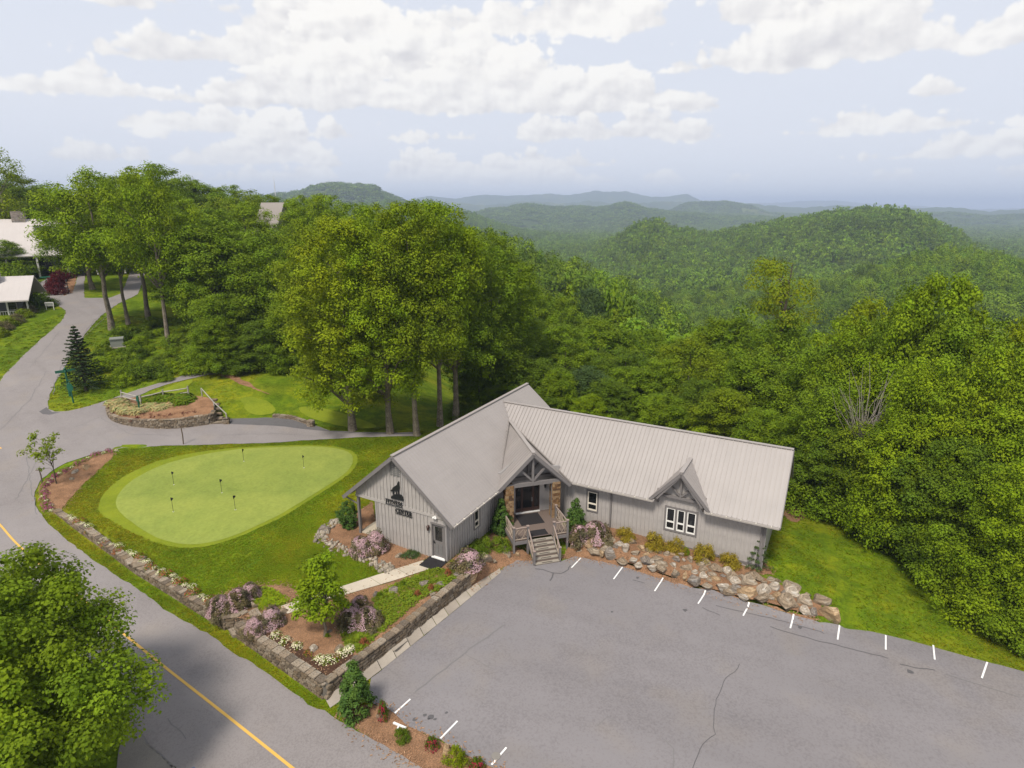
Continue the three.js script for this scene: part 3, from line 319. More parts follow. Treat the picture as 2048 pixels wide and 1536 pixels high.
for (const [n, p, m, l, e] of beds) struct(n, drape(p, 0.03 + (e || 0) * 0.4, 0.9, H, 0.10), m, l, n === 'mulch_bed' ? 'bark bed' : 'flower bed');
struct('mulch_bank', drape([[4.29,-36.98],[5.26,-36.54],[7.11,-35.51],[9.69,-33.92],[12.09,-32.48],[14.15,-31.44],[16.53,-30.71],[18.16,-30.4],[18.54,-31.78],[17.28,-32.4],[16.09,-33.32],[15.07,-33.95],[12.76,-34.72],[10.11,-35.81],[7.37,-37.21],[5.33,-37.22]], 0.02, 0.3, H, 0), M.mulch, 'bark showing between the stacked boulders', 'bark bed');
struct('sand_path', drape([[24.48,-49.64],[24.76,-47.84],[26.31,-47.41],[26.99,-44.71],[29.02,-46.05],[29.2,-51.15],[28.09,-54.7],[26.73,-54.16]], 0.03, 1, H, 0.2), M.path, 'sandy track behind the right end of the building', 'track');
struct('bare_earth', drape(smooth([[22.7,-45.47],[23.47,-45.15],[23.23,-43.62],[21.98,-41.99],[21.06,-42.09],[21.37,-43.59]], 1), 0.028, 0.8, H, 0.25), M.mulch, 'bare brown soil beside the right end wall', 'soil');
{ // hillside bank with rough grass between road and wood, and the two bark areas on the hill
  struct('bark_island', drape([[-77.07,-105.44],[-77.13,-107.83],[-85.39,-121.4],[-89.35,-126.79],[-89.45,-123.95],[-86.6,-116.99],[-83.56,-111.3]], 0.03, 1.5, H, 0.15), M.mulch, 'bark island with the red hedge on the hill', 'bark bed');
}
// concrete walkway to the side door, in slabs
function slabs(name, label, L, R, mat, lift, n) {   // two edges with as many slabs between
  const g = thing(name, label, 'pavement'); g.userData.kind = 'structure';
  const at = (E, t) => { let tot = 0, s = []; for (let i = 1; i < E.length; i++) { const d = Math.hypot(E[i][0] - E[i - 1][0], E[i][1] - E[i - 1][1]); s.push(d); tot += d; } let q = t * tot; for (let i = 0; i < s.length; i++) { if (q <= s[i] || i === s.length - 1) { const k = q / s[i]; return [lerp(E[i][0], E[i + 1][0], k), lerp(E[i][1], E[i + 1][1], k)]; } q -= s[i]; } };
  for (let i = 0; i < n; i++) { const a = i / n + 0.0012, b = (i + 1) / n - 0.0012, m = (a + b) / 2; part('slab', drape([at(L, a), at(L, m), at(L, b), at(R, b), at(R, m), at(R, a)], lift, 0.8), mat[i % mat.length], g); }
}
const conc = [M.concrete, std({ c: [0.34, 0.295, 0.245], map: rep(T.concrete, 1 / 3), roughness: 0.95 }), std({ c: [0.40, 0.35, 0.29], map: rep(T.concrete, 1 / 5), roughness: 0.95 })];
slabs('walkway', 'cream concrete walkway leading to the side door', [[-5.63,-34.12],[-9.92,-31.65],[-11.19,-30.92],[-13.11,-29.78]], [[-4.69,-33.41],[-7.22,-32],[-9.9,-30.66],[-12.46,-29.12]], [M.path], 0.06, 5);
slabs('sidewalk', 'narrow concrete gutter strip along the stone wall by the lot', [[-0.78,-34.82],[-2.89,-32.39],[-5.94,-27.9],[-7.45,-25.67],[-8.14,-24.62],[-8.89,-23.82]], [[-0.7,-34.36],[-3.31,-30.51],[-6.44,-25.96],[-7.01,-25.21],[-7.67,-24.26],[-8.5,-23.28]], conc, 0.062, 13);
{ const [x, z] = [-6.17,-27.49]; const d = top('drain_cover', bx(1.0, 0.03, 0.75), M.concrete, 'square pale drain cover set in the concrete gutter strip', 'drain cover'); d.position.set(x, H(x, z) + 0.075, z); d.rotation.y = 0.96; }
// distant terrain in rings
{
  const NA = 440, rs = []; for (let r = 96; r < 18500; r *= 1.0285) rs.push(r);
  const pos = [], col = [], uv = [], idx = [];
  rs.forEach((r, j) => { for (let i = 0; i <= NA; i++) { const a = (-66 + 132 * i / NA) / DEG, x = Math.sin(a) * r, z = -Math.cos(a) * r; const y = hFar(x, z) - (x > -119 && x < 46 && z > -159 ? 0.7 : 0) + (r > 1500 ? (fbm(x / 28, z / 28, 3) - 0.5) * Math.min(26, r * 0.005) : 0); pos.push(x, y, z); uv.push(x, z);
    const n = fbm(x / 60 + 3, z / 60, 4), f = fbm(x / 330 + 11, z / 330, 3) > 0.67 ? 1 : 0, b = 0.75 + 0.7 * (n - 0.35);
    col.push(b * lerp(0.7, 1.25, f), b * lerp(0.85, 1.2, f), b);
    if (i && j) { const q = (j - 1) * (NA + 1) + i - 1, s = q + NA + 1; idx.push(q, q + 1, s, s, q + 1, s + 1); } } });
  const g = new THREE.BufferGeometry(); g.setAttribute('position', new THREE.Float32BufferAttribute(pos, 3)); g.setAttribute('uv', new THREE.Float32BufferAttribute(uv, 2)); g.setAttribute('color', new THREE.Float32BufferAttribute(col, 3)); g.setIndex(idx); g.computeVertexNormals();
  struct('hills', g, M.rough, 'wooded mountain ridges fading into blue haze', 'hills');
}
// ---------------------------------------------------------------- the building: x runs right along the long front, z towards the camera
const TH = 28.4 / DEG, CC = [-4.09,-34];
const bld = thing('fitness_center', 'grey board-and-batten L-shaped building with pale metal roofs, lettered FITNESS CENTER', 'building', [CC[0], 0, CC[1]], -TH);
const toWorld = (a, b) => { const c = Math.cos(TH), s = Math.sin(TH); return [CC[0] + a * c + b * s, CC[1] + a * s - b * c]; };
const EN = new THREE.Matrix4().makeRotationY(Math.PI / 4);                       // entry frame: x = across, z = outwards
const inEntry = (m) => { m.applyMatrix4(EN); return m; };
// roof planes as functions of (a, b), b = depth behind the gable front
const K = 0.848, yA = (a) => 7.65 - K * Math.abs(a + 3.64), yBf = (a, b) => 7.40 - K * Math.abs(b - 13.35), W0 = 6.76, yE = (w) => 6.36 - 0.967 * Math.abs(w - W0), yD = (a) => 6.10 - 1.14 * Math.abs(a - 12.1);
const S2 = Math.SQRT1_2, eAB = (w, d) => [(w + d) * S2, (w - d) * S2], dOf = (a, b) => (a - b) * S2, wOf = (a, b) => (a + b) * S2;
function slab(name, poly, yf, thick, mat, label) {       // sloping slab over a polygon in (a, b)
  const c = poly.map((p) => new THREE.Vector2(p[0], p[1])); if (THREE.ShapeUtils.isClockWise(c)) c.reverse();
  const tri = THREE.ShapeUtils.triangulateShape(c, []), pos = [], uv = [];
  const P = (p, k) => { pos.push(p.x, yf(p.x, p.y) - k, -p.y); uv.push(p.x, p.y); };
  for (const t of tri) { for (const i of [0, 1, 2]) P(c[t[i]], 0); for (const i of [0, 2, 1]) P(c[t[i]], thick); }
  for (let i = 0; i < c.length; i++) { const a = c[i], b = c[(i + 1) % c.length]; P(a, 0); P(a, thick); P(b, 0); P(b, 0); P(a, thick); P(b, thick); }
  const g = new THREE.BufferGeometry(); g.setAttribute('position', new THREE.Float32BufferAttribute(pos, 3)); g.setAttribute('uv', new THREE.Float32BufferAttribute(uv, 2)); g.computeVertexNormals();
  return part(name, g, mat, bld, label);
}
function scan(poly, axis, v) { const o = 1 - axis, x = []; for (let i = 0; i < poly.length; i++) { const p = poly[i], q = poly[(i + 1) % poly.length]; if ((p[axis] > v) !== (q[axis] > v)) x.push(p[o] + (q[o] - p[o]) * (v - p[axis]) / (q[axis] - p[axis])); } return x.sort((a, b) => a - b); }
function seams(parent, poly, yf, axis, step, hgt, wid = 0.035, off = 0) {           // raised seams down the slope, one mesh each
  const lo = Math.min(...poly.map((p) => p[axis])), hi = Math.max(...poly.map((p) => p[axis]));
  for (let v = lo + step * 0.5 + off; v < hi; v += step) { const x = scan(poly, axis, v); for (let k = 0; k + 1 < x.length; k += 2) { if (x[k + 1] - x[k] < 0.12) continue;
    const P = (o) => { const a = axis ? o : v, b = axis ? v : o; return V(a, yf(a, b) + hgt / 2, -b); }, p = P(x[k] + 0.01), q = P(x[k + 1] - 0.01), L = p.distanceTo(q), m = part('seam', UNIT, M.seam, parent);
    m.scale.set(wid, hgt, L); m.position.copy(p).add(q).multiplyScalar(0.5); m.lookAt(q.clone().applyMatrix4(bldM)); } }
}
bld.updateMatrixWorld(true); const bldM = bld.matrixWorld.clone();
const pA1 = [[-3.64, -0.4], [0.77, -0.4], [0.77, 5.2], [-2.12, 12.12], [-3.33, 13.35], [-3.64, 13.35]], pA2 = [[-3.64, 13.35], [-3.33, 13.35], [0.9, 17.6], [0.9, 18.2], [-3.64, 18.2]], pA3 = [[-3.645, -0.4], [-3.645, 18.2], [-8.04, 18.2], [-8.04, -0.4]];
const pB1 = [[-3.33, 13.35], [18.24, 13.35], [18.24, 9.1], [13.72, 9.1], [13.72, 9.82], [10.48, 9.82], [10.48, 9.1], [4.5, 9.1], [-2.12, 12.12]], pB2 = [[-3.33, 13.355], [18.24, 13.355], [18.24, 17.6], [0.9, 17.6]];
const f = (g) => (a, b) => g(a, b);
const rA1 = slab('roof_slope', pA1, (a) => yA(a), 0.14, M.roof, 'long right slope of the gable wing'); seams(rA1, pA1, (a) => yA(a), 1, 0.30, 0.018);
const rA2 = slab('roof_slope', pA2, (a) => yA(a), 0.14, M.roof); seams(rA2, pA2, (a) => yA(a), 1, 0.30, 0.018);
slab('roof_slope', pA3, (a) => yA(a), 0.14, M.roof);
const rB1 = slab('roof_slope', pB1, yBf, 0.14, M.roof, 'long ribbed slope facing the parking lot'); seams(rB1, pB1, yBf, 0, 0.30, 0.06);
slab('roof_slope', pB2, yBf, 0.14, M.roof);
// entry roof: two slopes out to the front, meeting the other roofs in valleys
const front = -3.12, pE = (s) => [eAB(W0, front), eAB(W0 + s * 2.72, front), s < 0 ? [0.75, 5.2] : [4.55, 9.12], [-2.13, 12.1]];
for (const s of [-1, 1]) { const p = pE(s), y = (a, b) => yE(wOf(a, b)) + 0.02, r = slab('roof_slope', p, y, 0.14, M.roof, s < 0 ? 'left slope of the entry gable' : 'right slope of the entry gable');
  for (let d = front - 0.2; d > -9.9; d -= 0.3) { // seams run down the entry slopes
    const q = [W0 + s * 0.03, W0 + s * 2.70].map((w) => eAB(w, d)), inside = (t) => { const pt = [lerp(q[0][0], q[1][0], t), lerp(q[0][1], q[1][1], t)]; return y(...pt) > Math.max(pt[0] < 0.78 ? yA(pt[0]) : -9, pt[1] > 9.08 ? yBf(...pt) : -9); };
    let t = 1; while (t > 0.05 && !inside(t)) t -= 0.02; if (t < 0.08) continue; const P = (k) => { const a = lerp(q[0][0], q[1][0], k), b = lerp(q[0][1], q[1][1], k); return V(a, y(a, b) + 0.009, -b); }, A = P(0), B = P(t), m = part('seam', UNIT, M.seam, r); m.scale.set(0.035, 0.018, A.distanceTo(B)); m.position.copy(A).add(B).multiplyScalar(0.5); m.lookAt(B.clone().applyMatrix4(bldM)); } }
// dormer roof
for (const s of [-1, 1]) { const p = [[12.1, 9.12], [12.1 + s * 1.9, 9.12], [12.1 + s * 1.9, 9.3], [12.1, 11.9]]; if (s < 0) p.reverse(); const y = (a) => yD(a) + 0.02; const r = slab('roof_slope', p, y, 0.12, M.roof, s < 0 ? 'left slope of the dormer' : 'right slope of the dormer'); seams(r, p, y, 1, 0.3, 0.016); }
// ridge caps
for (const [p, q] of [[[-3.64, 7.67, 0.42], [-3.64, 7.67, -18.22]], [[-3.3, 7.42, -13.35], [18.26, 7.42, -13.35]], [[...eAB(W0, front + 0.02)], [-2.05, 12.05]].map(([a, b]) => [a, 6.40, -b]), [[12.1, 6.14, -9.1], [12.1, 6.14, -11.8]]]) part('ridge_cap', bar(p, q, 0.26, 0.05), M.seam, bld);
// verge and eave boards
const fascia = (p, q, w = 0.05, h = 0.24, m = M.trim, n = 'verge_board') => part(n, bar(p, q, w, h), m, bld);
for (const [x, y] of [[0.77, 3.80], [-8.04, 3.80]]) fascia([-3.64, 7.52 - 0.005, 0.425], [x, y - 0.005, 0.425]);
for (const y0 of [0]) { fascia([18.265, 7.27, -13.35], [18.265, 3.68, -9.1]); fascia([18.265, 7.27, -13.35], [18.265, 3.68, -17.6]); }
{ const E = (w, y, d) => { const [a, b] = eAB(w, d); return [a, y, -b]; }; for (const s of [-1, 1]) fascia(E(W0, 6.24, front + 0.035), E(W0 + s * 2.74, 3.60, front + 0.035), 0.06, 0.24); for (const s of [-1, 1]) fascia([12.1, 5.99, -9.085], [12.1 + s * 1.92, 3.80, -9.085], 0.05, 0.2); }
// gutters with pale hangers
function gutter(p, q, nrm) { const A = V(...p), B = V(...q), L = A.distanceTo(B), g = part('gutter', bar(p, q, 0.11, 0.10), M.gutter, bld), n = Math.round(L / 0.85); for (let i = 0; i < n; i++) { const c = A.clone().lerp(B, (i + 0.5) / n); const h = part('hanger', UNIT, M.hanger, g); h.scale.set(nrm ? 0.03 : 0.16, 0.03, nrm ? 0.16 : 0.03); h.position.set(c.x, c.y + 0.065, c.z); } }
gutter([0.83, 3.83, 0.38], [0.83, 3.83, -5.15], false); gutter([4.62, 3.72, -9.03], [10.42, 3.72, -9.03], true); gutter([13.78, 3.72, -9.03], [18.2, 3.72, -9.03], true);
// walls
function wallShape(pts, holes, depth, name, label) { const s = new THREE.Shape(pts.map((p) => new THREE.Vector2(...p))); for (const h of holes) s.holes.push(new THREE.Path(h.map((p) => new THREE.Vector2(...p)))); return new THREE.ExtrudeGeometry(s, { depth, bevelEnabled: false }); }
const rect = (x0, x1, y0, y1) => [[x0, y0], [x1, y0], [x1, y1], [x0, y1]];
const gable = part('gable_wall', wallShape([[-5.62, 0.5], [0, 0.5], [0, yA(0) - 0.16], [-3.64, 7.45], [-7.25, yA(-7.25) - 0.16], [-7.25, 3.95], [-5.62, 3.95]], [rect(-1.02, -0.16, 1.18, 3.46)], 0.16).translate(0, 0, -0.16), M.siding, bld, 'tall gable wall of pale grey boards with the wolf emblem');
const sideA = part('side_wall', wallShape([[0.17, 0.2], [6.36, 0.2], [6.36, yA(0) - 0.15], [0.17, yA(0) - 0.15]], [rect(3.27, 3.86, 1.74, 3.06)], 0.16).rotateY(Math.PI / 2).translate(-0.16, 0, 0), M.siding, bld);
const frontB = part('front_wall', wallShape([[3.34, 0.1], [17.45, 0.1], [17.45, yBf(0, 9.7) - 0.15], [13.6, yBf(0, 9.7) - 0.15], [13.6, 4.3], [12.1, 5.9], [10.6, 4.3], [10.6, yBf(0, 9.7) - 0.15], [3.34, yBf(0, 9.7) - 0.15]], [rect(5.58, 6.30, 1.64, 3.08), rect(11.22, 13.18, 1.64, 3.20)], 0.16).translate(0, 0, -9.86), M.siding, bld, 'long grey front wall facing the boulders');
part('end_wall', wallShape([[9.87, -0.3], [16.9, -0.3], [16.9, yBf(0, 16.9) - 0.16], [13.35, 7.2], [9.87, yBf(0, 9.87) - 0.16]], [], 0.16).rotateY(Math.PI / 2).translate(17.29, 0, 0), M.siding, bld);
part('rear_wall', bx(0.16, 7, 14, -5.55, 1, -7.2).scale(1, 0.46, 1).translate(0, 1.95, 0), M.siding, bld);
part('rear_wall', bx(23, 4.6, 0.16, 5.9, 1.9, -16.95), M.siding, bld); part('rear_wall', bx(5.6, 4.6, 0.16, -2.8, 2.2, -17.95), M.siding, bld);
{ const g = wallShape([[4.5, 0.9], [9.24, 0.9], [9.24, 4.55], [8.7, 4.6], [W0, 6.1], [4.8, 4.6], [4.5, 4.55]], [rect(5.86, 7.70, 1.2, 3.52)], 0.14).translate(0, 0, -4.64); inEntry(part('entry_wall', g, M.trimLight, bld)); }
part('floor', bx(17.2, 0.12, 6.8, 8.7, 1.1, -13.3), M.deck, bld);
// battens: one board each
const bat = new THREE.BoxGeometry(0.055, 1, 0.06);
function batten(parent, x, y0, y1, z, ry = 0) { if (y1 - y0 < 0.1) return; const m = part('batten', bat, M.batten, parent); m.scale.y = y1 - y0; m.position.set(x, (y0 + y1) / 2, z); m.rotation.y = ry; }
const BAND = 4.02;
for (let a = -7.1; a < -0.05; a += 0.285) { const t = Math.min(7.42, yA(a) - 0.2); batten(gable, a, BAND + 0.12, t, 0.014); if (a > -5.6 && !(a > -1.15 && a < -0.05)) batten(gable, a, 0.6, BAND - 0.12, 0.014); }
part('belt_board', bx(7.25, 0.2, 0.045, -3.625, BAND, 0.022), M.siding, gable);
part('corner_board', bx(0.16, 3.7, 0.03, -0.08, 2.4, 0.016), M.trimLight, gable); part('corner_board', bx(0.03, 3.7, 0.16, 0.016, 2.4, -0.08), M.trimLight, sideA);
part('corner_board', bx(0.14, 3.4, 0.03, -5.55, 2.2, 0.016), M.trimLight, gable);
for (let b = 0.4; b < 6.2; b += 0.285) { if (b > 3.05 && b < 4.05) { batten(sideA, 0.014, 0.3, 1.6, -b, Math.PI / 2); batten(sideA, 0.014, 3.2, 4.3, -b, Math.PI / 2); } else batten(sideA, 0.014, 0.3, 4.3, -b, Math.PI / 2); }
for (let a = 3.5; a < 17.4; a += 0.285) { const top2 = a > 10.55 && a < 13.65 ? Math.min(5.6, yD(a) - 0.3) : 4.1; if (a > 5.42 && a < 6.46) { batten(frontB, a, 0.2, 1.5, -9.686); batten(frontB, a, 3.24, top2, -9.686); } else if (a > 11.05 && a < 13.4) { batten(frontB, a, 0.2, 1.5, -9.686); batten(frontB, a, 3.36, top2, -9.686); } else batten(frontB, a, 0.2, top2, -9.686); }
part('corner_board', bx(0.16, 4.0, 0.03, 17.37, 2.1, -9.68), M.trim, frontB); part('corner_board', bx(0.03, 4.2, 0.16, 17.47, 2.0, -9.78), M.trimLight, frontB);
part('skirt_board', bx(14.0, 0.16, 0.03, 10.4, 0.55, -9.665), M.trim, frontB);
// downspouts
for (const [x, y0, z] of [[7.35, 0.55, -9.60], [17.22, 0.3, -9.60]]) { const d = part('downspout', bx(0.09, 3.45 - y0, 0.08, x, (3.45 + y0) / 2, z), M.trim, bld); part('elbow', bar([x, 3.45, z], [x, 3.66, -9.06], 0.08), M.trim, d); }
// windows: frame, sashes, panes
function win(parent, a0, a1, y0, y1, place, trimW, n) {
  const w = part('window', UNIT, M.trim, bld); w.geometry = merge([bx(a1 - a0 + 2 * trimW, trimW, 0.06, (a0 + a1) / 2, y1 + trimW / 2, 0), bx(a1 - a0 + 2 * trimW, trimW, 0.06, (a0 + a1) / 2, y0 - trimW / 2, 0), ...Array.from({ length: n + 1 }, (_, i) => bx(i === 0 || i === n ? trimW : 0.14, y1 - y0, 0.055, i === 0 ? a0 - trimW / 2 : i === n ? a1 + trimW / 2 : lerp(a0, a1, i / n), (y0 + y1) / 2, -0.004))]);
  place(w);
  for (let i = 0; i < n; i++) { const l = lerp(a0, a1, i / n) + (i ? 0.07 : 0), r = lerp(a0, a1, (i + 1) / n) - (i < n - 1 ? 0.07 : 0), c = (l + r) / 2, W = r - l, s = 0.07, mid = y0 + (y1 - y0) * 0.36;
    part('sash', merge([bx(s, y1 - y0, 0.05, l + s / 2, (y0 + y1) / 2, -0.02), bx(s, y1 - y0, 0.05, r - s / 2, (y0 + y1) / 2, -0.02), bx(W - 2 * s, s, 0.05, c, y1 - s / 2, -0.02), bx(W - 2 * s, 0.09, 0.05, c, y0 + 0.045, -0.02), bx(W - 2 * s, 0.10, 0.05, c, mid, -0.02)]), i < 0 ? M.sashWhite : n > 1 ? M.sashWhite : M.sash, w);
    part('pane', bx(W - 2 * s, y1 - s - mid - 0.05, 0.012, c, (y1 - s + mid + 0.05) / 2, -0.05), M.glass, w); part('pane', bx(W - 2 * s, mid - 0.05 - y0 - 0.09, 0.012, c, (mid - 0.05 + y0 + 0.09) / 2, -0.05), M.glass, w); }
}
win(bld, 5.58, 6.30, 1.64, 3.08, (w) => w.position.set(0, 0, -9.67), 0.10, 1);
win(bld, 11.22, 13.18, 1.64, 3.20, (w) => w.position.set(0, 0, -9.67), 0.12, 3);
win(bld, -3.86, -3.27, 1.74, 3.06, (w) => { w.rotation.y = Math.PI / 2; w.position.set(0.03, 0, -7.13); }, 0.09, 1);
// dormer truss
{ const z = -9.5, t = part('dormer_truss', merge([bar([10.45, 4.12, z], [13.75, 4.12, z], 0.14, 0.16), bar([12.1, 4.2, z], [12.1, 5.8, z], 0.12, 0.12), bar([12.1, 4.25, z], [11.3, 5.05, z], 0.10, 0.10), bar([12.1, 4.25, z], [12.9, 5.05, z], 0.10, 0.10), bar([10.62, 3.95, -9.15], [12.1, 5.86, -9.15], 0.1, 0.13), bar([13.58, 3.95, -9.15], [12.1, 5.86, -9.15], 0.1, 0.13)]), M.trim, bld); for (const x of [10.6, 13.6]) part('bracket', merge([bx(0.14, 0.7, 0.14, x, 3.85, -9.6), bar([x, 3.55, -9.6], [x, 4.0, -9.15], 0.12, 0.12)]), M.trim, t); }
// side door
{ const d = part('side_door', bx(0.86, 2.28, 0.06, -0.59, 2.32, -0.06), M.trim, bld, 'dark grey half-glazed side door'); part('pane', bx(0.52, 0.95, 0.02, -0.59, 2.82, -0.028), M.glass, d); part('door_panel', bx(0.2, 0.75, 0.02, -0.75, 1.72, -0.026), M.louver, d); part('door_panel', bx(0.2, 0.75, 0.02, -0.43, 1.72, -0.026), M.louver, d); part('door_handle', merge([bx(0.04, 0.16, 0.05, -0.95, 2.2, -0.01), bx(0.13, 0.03, 0.03, -0.90, 2.2, 0.03)]), M.black, d); part('door_frame', merge([bx(0.1, 2.36, 0.06, -1.06, 2.36, 0.03), bx(0.1, 2.36, 0.06, -0.12, 2.36, 0.03), bx(1.1, 0.11, 0.07, -0.59, 3.52, 0.03)]), M.trim, d); part('sill', bx(1.0, 0.06, 0.22, -0.59, 1.16, 0.05), M.white, d);
  part('wall_lantern', merge([new THREE.CylinderGeometry(0.09, 0.06, 0.26, 8).translate(-1.3, 3.1, 0.13), new THREE.ConeGeometry(0.12, 0.12, 8).translate(-1.3, 3.29, 0.13), bx(0.08, 0.16, 0.1, -1.3, 3.2, 0.05)]), M.darkwood, bld);
  part('security_light', merge([bx(0.14, 0.1, 0.06, -0.75, 4.02, 0.07), new THREE.SphereGeometry(0.08, 10, 8).translate(-0.83, 3.98, 0.15), new THREE.SphereGeometry(0.08, 10, 8).translate(-0.66, 3.98, 0.15)]), M.white, bld); }
// louvre, emblem and lettering on the gable
{ const l = part('gable_louver', wallShape([[-4.16, 6.1], [-3.36, 6.1], [-3.36, 7.1], [-3.64, 7.33], [-4.16, 6.9]], [], 0.03).translate(0, 0, 0.012), M.louver, bld); for (let y = 6.2; y < 6.9; y += 0.12) part('slat', bx(0.76, 0.05, 0.03, -3.76, y, 0.05), M.louver, l);
  part('corner_trim', bx(0.10, 3.2, 0.035, -3.26, 5.6, 0.016), M.trimLight, gable);
  const pt = (x, y) => new THREE.Vector2(-4.22 + (x - 600) * 0.0067, 4.28 + (712 - y) * 0.006 + (x - 600) * 0.00168);
  const wolf = new THREE.Shape([[712, 482], [717, 500], [716, 530], [721, 552], [717, 572], [708, 585], [706, 622], [712, 640], [697, 640], [696, 605], [686, 588], [680, 606], [684, 636], [670, 634], [668, 596], [650, 594], [644, 606], [646, 640], [628, 636], [632, 605], [625, 592], [612, 598], [601, 588], [616, 580], [628, 572], [634, 556], [650, 544], [672, 536], [688, 522], [696, 505], [700, 500], [706, 490]].map((p) => pt(...p)));
  const rock = new THREE.Shape([[603, 672], [618, 650], [634, 643], [660, 634], [700, 634], [730, 640], [744, 655], [754, 680], [756, 712], [700, 702], [650, 690], [620, 682]].map((p) => pt(...p)));
  const e = part('wolf_emblem', new THREE.ExtrudeGeometry(wolf, { depth: 0.04, bevelEnabled: false }).translate(0, 0, 0.05), M.black, bld, 'black cut-out of a howling wolf'); part('rock_base', new THREE.ExtrudeGeometry(rock, { depth: 0.05, bevelEnabled: false }).translate(0, 0, 0.045), M.black, e);
  const font = await new FontLoader().loadAsync('fonts/droid/droid_serif_bold.typeface.json');
  const word = (s, a0, a1, y, hh) => { const g = new TextGeometry(s, { font, size: 1, depth: 0.04, curveSegments: 3 }); g.computeBoundingBox(); const b = g.boundingBox; g.translate(-b.min.x, -b.min.y, 0); g.scale((a1 - a0) / (b.max.x - b.min.x), hh / (b.max.y - b.min.y), 1); return g.translate(a0, y, 0.05); };
  const w1 = part('lettering', word('FITNESS', -4.66, -3.28, 4.08, 0.29), M.black, bld, 'black raised letters FITNESS'); part('underline', bx(1.42, 0.03, 0.04, -3.96, 4.01, 0.07), M.black, w1);
  const w2 = part('lettering', word('CENTER', -3.86, -2.56, 3.58, 0.29), M.black, bld, 'black raised letters CENTER'); part('underline', bx(1.34, 0.03, 0.04, -3.21, 3.51, 0.07), M.black, w2); }
// porch at the left of the gable
{ part('porch_post', merge([bx(0.16, 3.2, 0.16, -7.14, 2.45, -0.08)]), M.trim, bld); part('porch_beam', bx(0.16, 0.24, 14, -7.2, 4.05, -7.2), M.trim, bld); part('post_base', bx(0.22, 0.14, 0.22, -7.14, 1.05, -0.08), M.trim, bld); for (const z of [-4.5, -9, -13.5]) part('porch_post', bx(0.16, 3.4, 0.16, -7.14, 2.3, z), M.trim, bld);
  part('porch_gutter', merge([bx(0.1, 0.1, 17, -8.12, 3.76, -8.4), bar([-8.1, 3.70, 0.1], [-7.22, 3.35, -0.02], 0.07)]), M.trim, bld);
  part('porch_slab', bx(1.6, 0.25, 16, -6.42, 1.1, -8.1), M.path, bld); }
// ---- entry: stone columns, truss, doors
const rockGeo = [0, 1, 2, 3].map((k) => { const g = new THREE.BoxGeometry(1, 1, 1, 2, 2, 1), p = g.attributes.position, r = rngOf(90 + k), h = new Map(); for (let i = 0; i < p.count; i++) { const key = [p.getX(i), p.getY(i), p.getZ(i)].map((v) => v.toFixed(2)).join(); if (!h.has(key)) h.set(key, [(r() - 0.5) * 0.16, (r() - 0.5) * 0.2, (r() - 0.5) * 0.2]); const o = h.get(key), c = Math.abs(p.getX(i)) > 0.4 && Math.abs(p.getY(i)) > 0.4 ? 0.9 : 1; p.setXYZ(i, p.getX(i) * c + o[0], p.getY(i) * c + o[1], p.getZ(i) + o[2] * (p.getZ(i) > 0 ? 1 : 0.3)); } g.computeVertexNormals(); return g; });
for (const w of [5.06, 8.50]) { const col = inEntry(part('stone_column', bx(0.50, 3.3, 0.50, w, 2.4, -3.48), M.mortar, bld, 'column of brown field stones')); const r = rngOf(w * 10 | 0); let y = 0.95;
  while (y < 3.9) { const h = 0.12 + 0.12 * r(); for (let side = 0; side < 4; side++) { let x = -0.29; while (x < 0.27) { const L = Math.min(0.14 + 0.2 * r(), 0.29 - x); if (L > 0.05) { const m = part('stone', rockGeo[r() * 4 | 0], PORCH_STONES[r() * 5 | 0], col); m.scale.set(L * 0.95, h * 0.93, 0.08); const a = side * Math.PI / 2, px = x + L / 2, pz = 0.275; m.rotation.y = a; m.position.set(w + Math.cos(a) * px + Math.sin(a) * pz, y + h / 2, -3.48 - Math.sin(a) * px + Math.cos(a) * pz); } x += L; } } y += h; } }
{ const T2 = (z, tail = 2.5) => merge([bar([W0 - 2.1, 4.02, z], [W0 + 2.1, 4.02, z], 0.18, 0.26), bar([W0, 4.1, z], [W0, 6.1, z], 0.15, 0.15), bar([W0, 4.2, z], [W0 - 0.95, 5.2, z], 0.13, 0.13), bar([W0, 4.2, z], [W0 + 0.95, 5.2, z], 0.13, 0.13), bar([W0, 6.06, z], [W0 - tail, 6.06 - 0.967 * tail, z], 0.14, 0.2), bar([W0, 6.06, z], [W0 + tail, 6.06 - 0.967 * tail, z], 0.14, 0.2)]);
  inEntry(part('entry_truss', T2(-3.3), M.trim, bld, 'grey timber truss over the entry')); inEntry(part('entry_truss', T2(-4.3, 2.0), M.trim, bld)); for (const w of [5.3, 8.24]) inEntry(part('post', bx(0.16, 2.9, 0.16, w, 2.6, -3.35), M.trim, bld));
  const d = inEntry(part('entry_doors', bx(1.84, 2.32, 0.06, 6.78, 2.36, -4.56), M.darkwood, bld, 'dark brown glazed double doors')); for (const x of [6.10, 6.78, 7.46]) part('pane', bx(x === 6.78 ? 0.66 : 0.34, 1.75, 0.02, x, 2.45, -4.522), M.glass, d); for (const x of [6.36, 7.2]) part('door_stile', bx(0.07, 2.3, 0.05, x, 2.36, -4.52), M.darkwood, d); part('door_handle', bx(0.03, 0.3, 0.05, 7.12, 2.2, -4.48), M.steel, d); part('threshold', bx(1.84, 0.05, 0.16, 6.78, 1.235, -4.45), M.white, d);
  inEntry(part('wall_lantern', merge([new THREE.CylinderGeometry(0.10, 0.07, 0.3, 8).translate(8.08, 3.2, -4.36), new THREE.ConeGeometry(0.13, 0.14, 8).translate(8.08, 3.42, -4.36), bx(0.08, 0.2, 0.12, 8.08, 3.3, -4.45)]), M.black, bld)); }
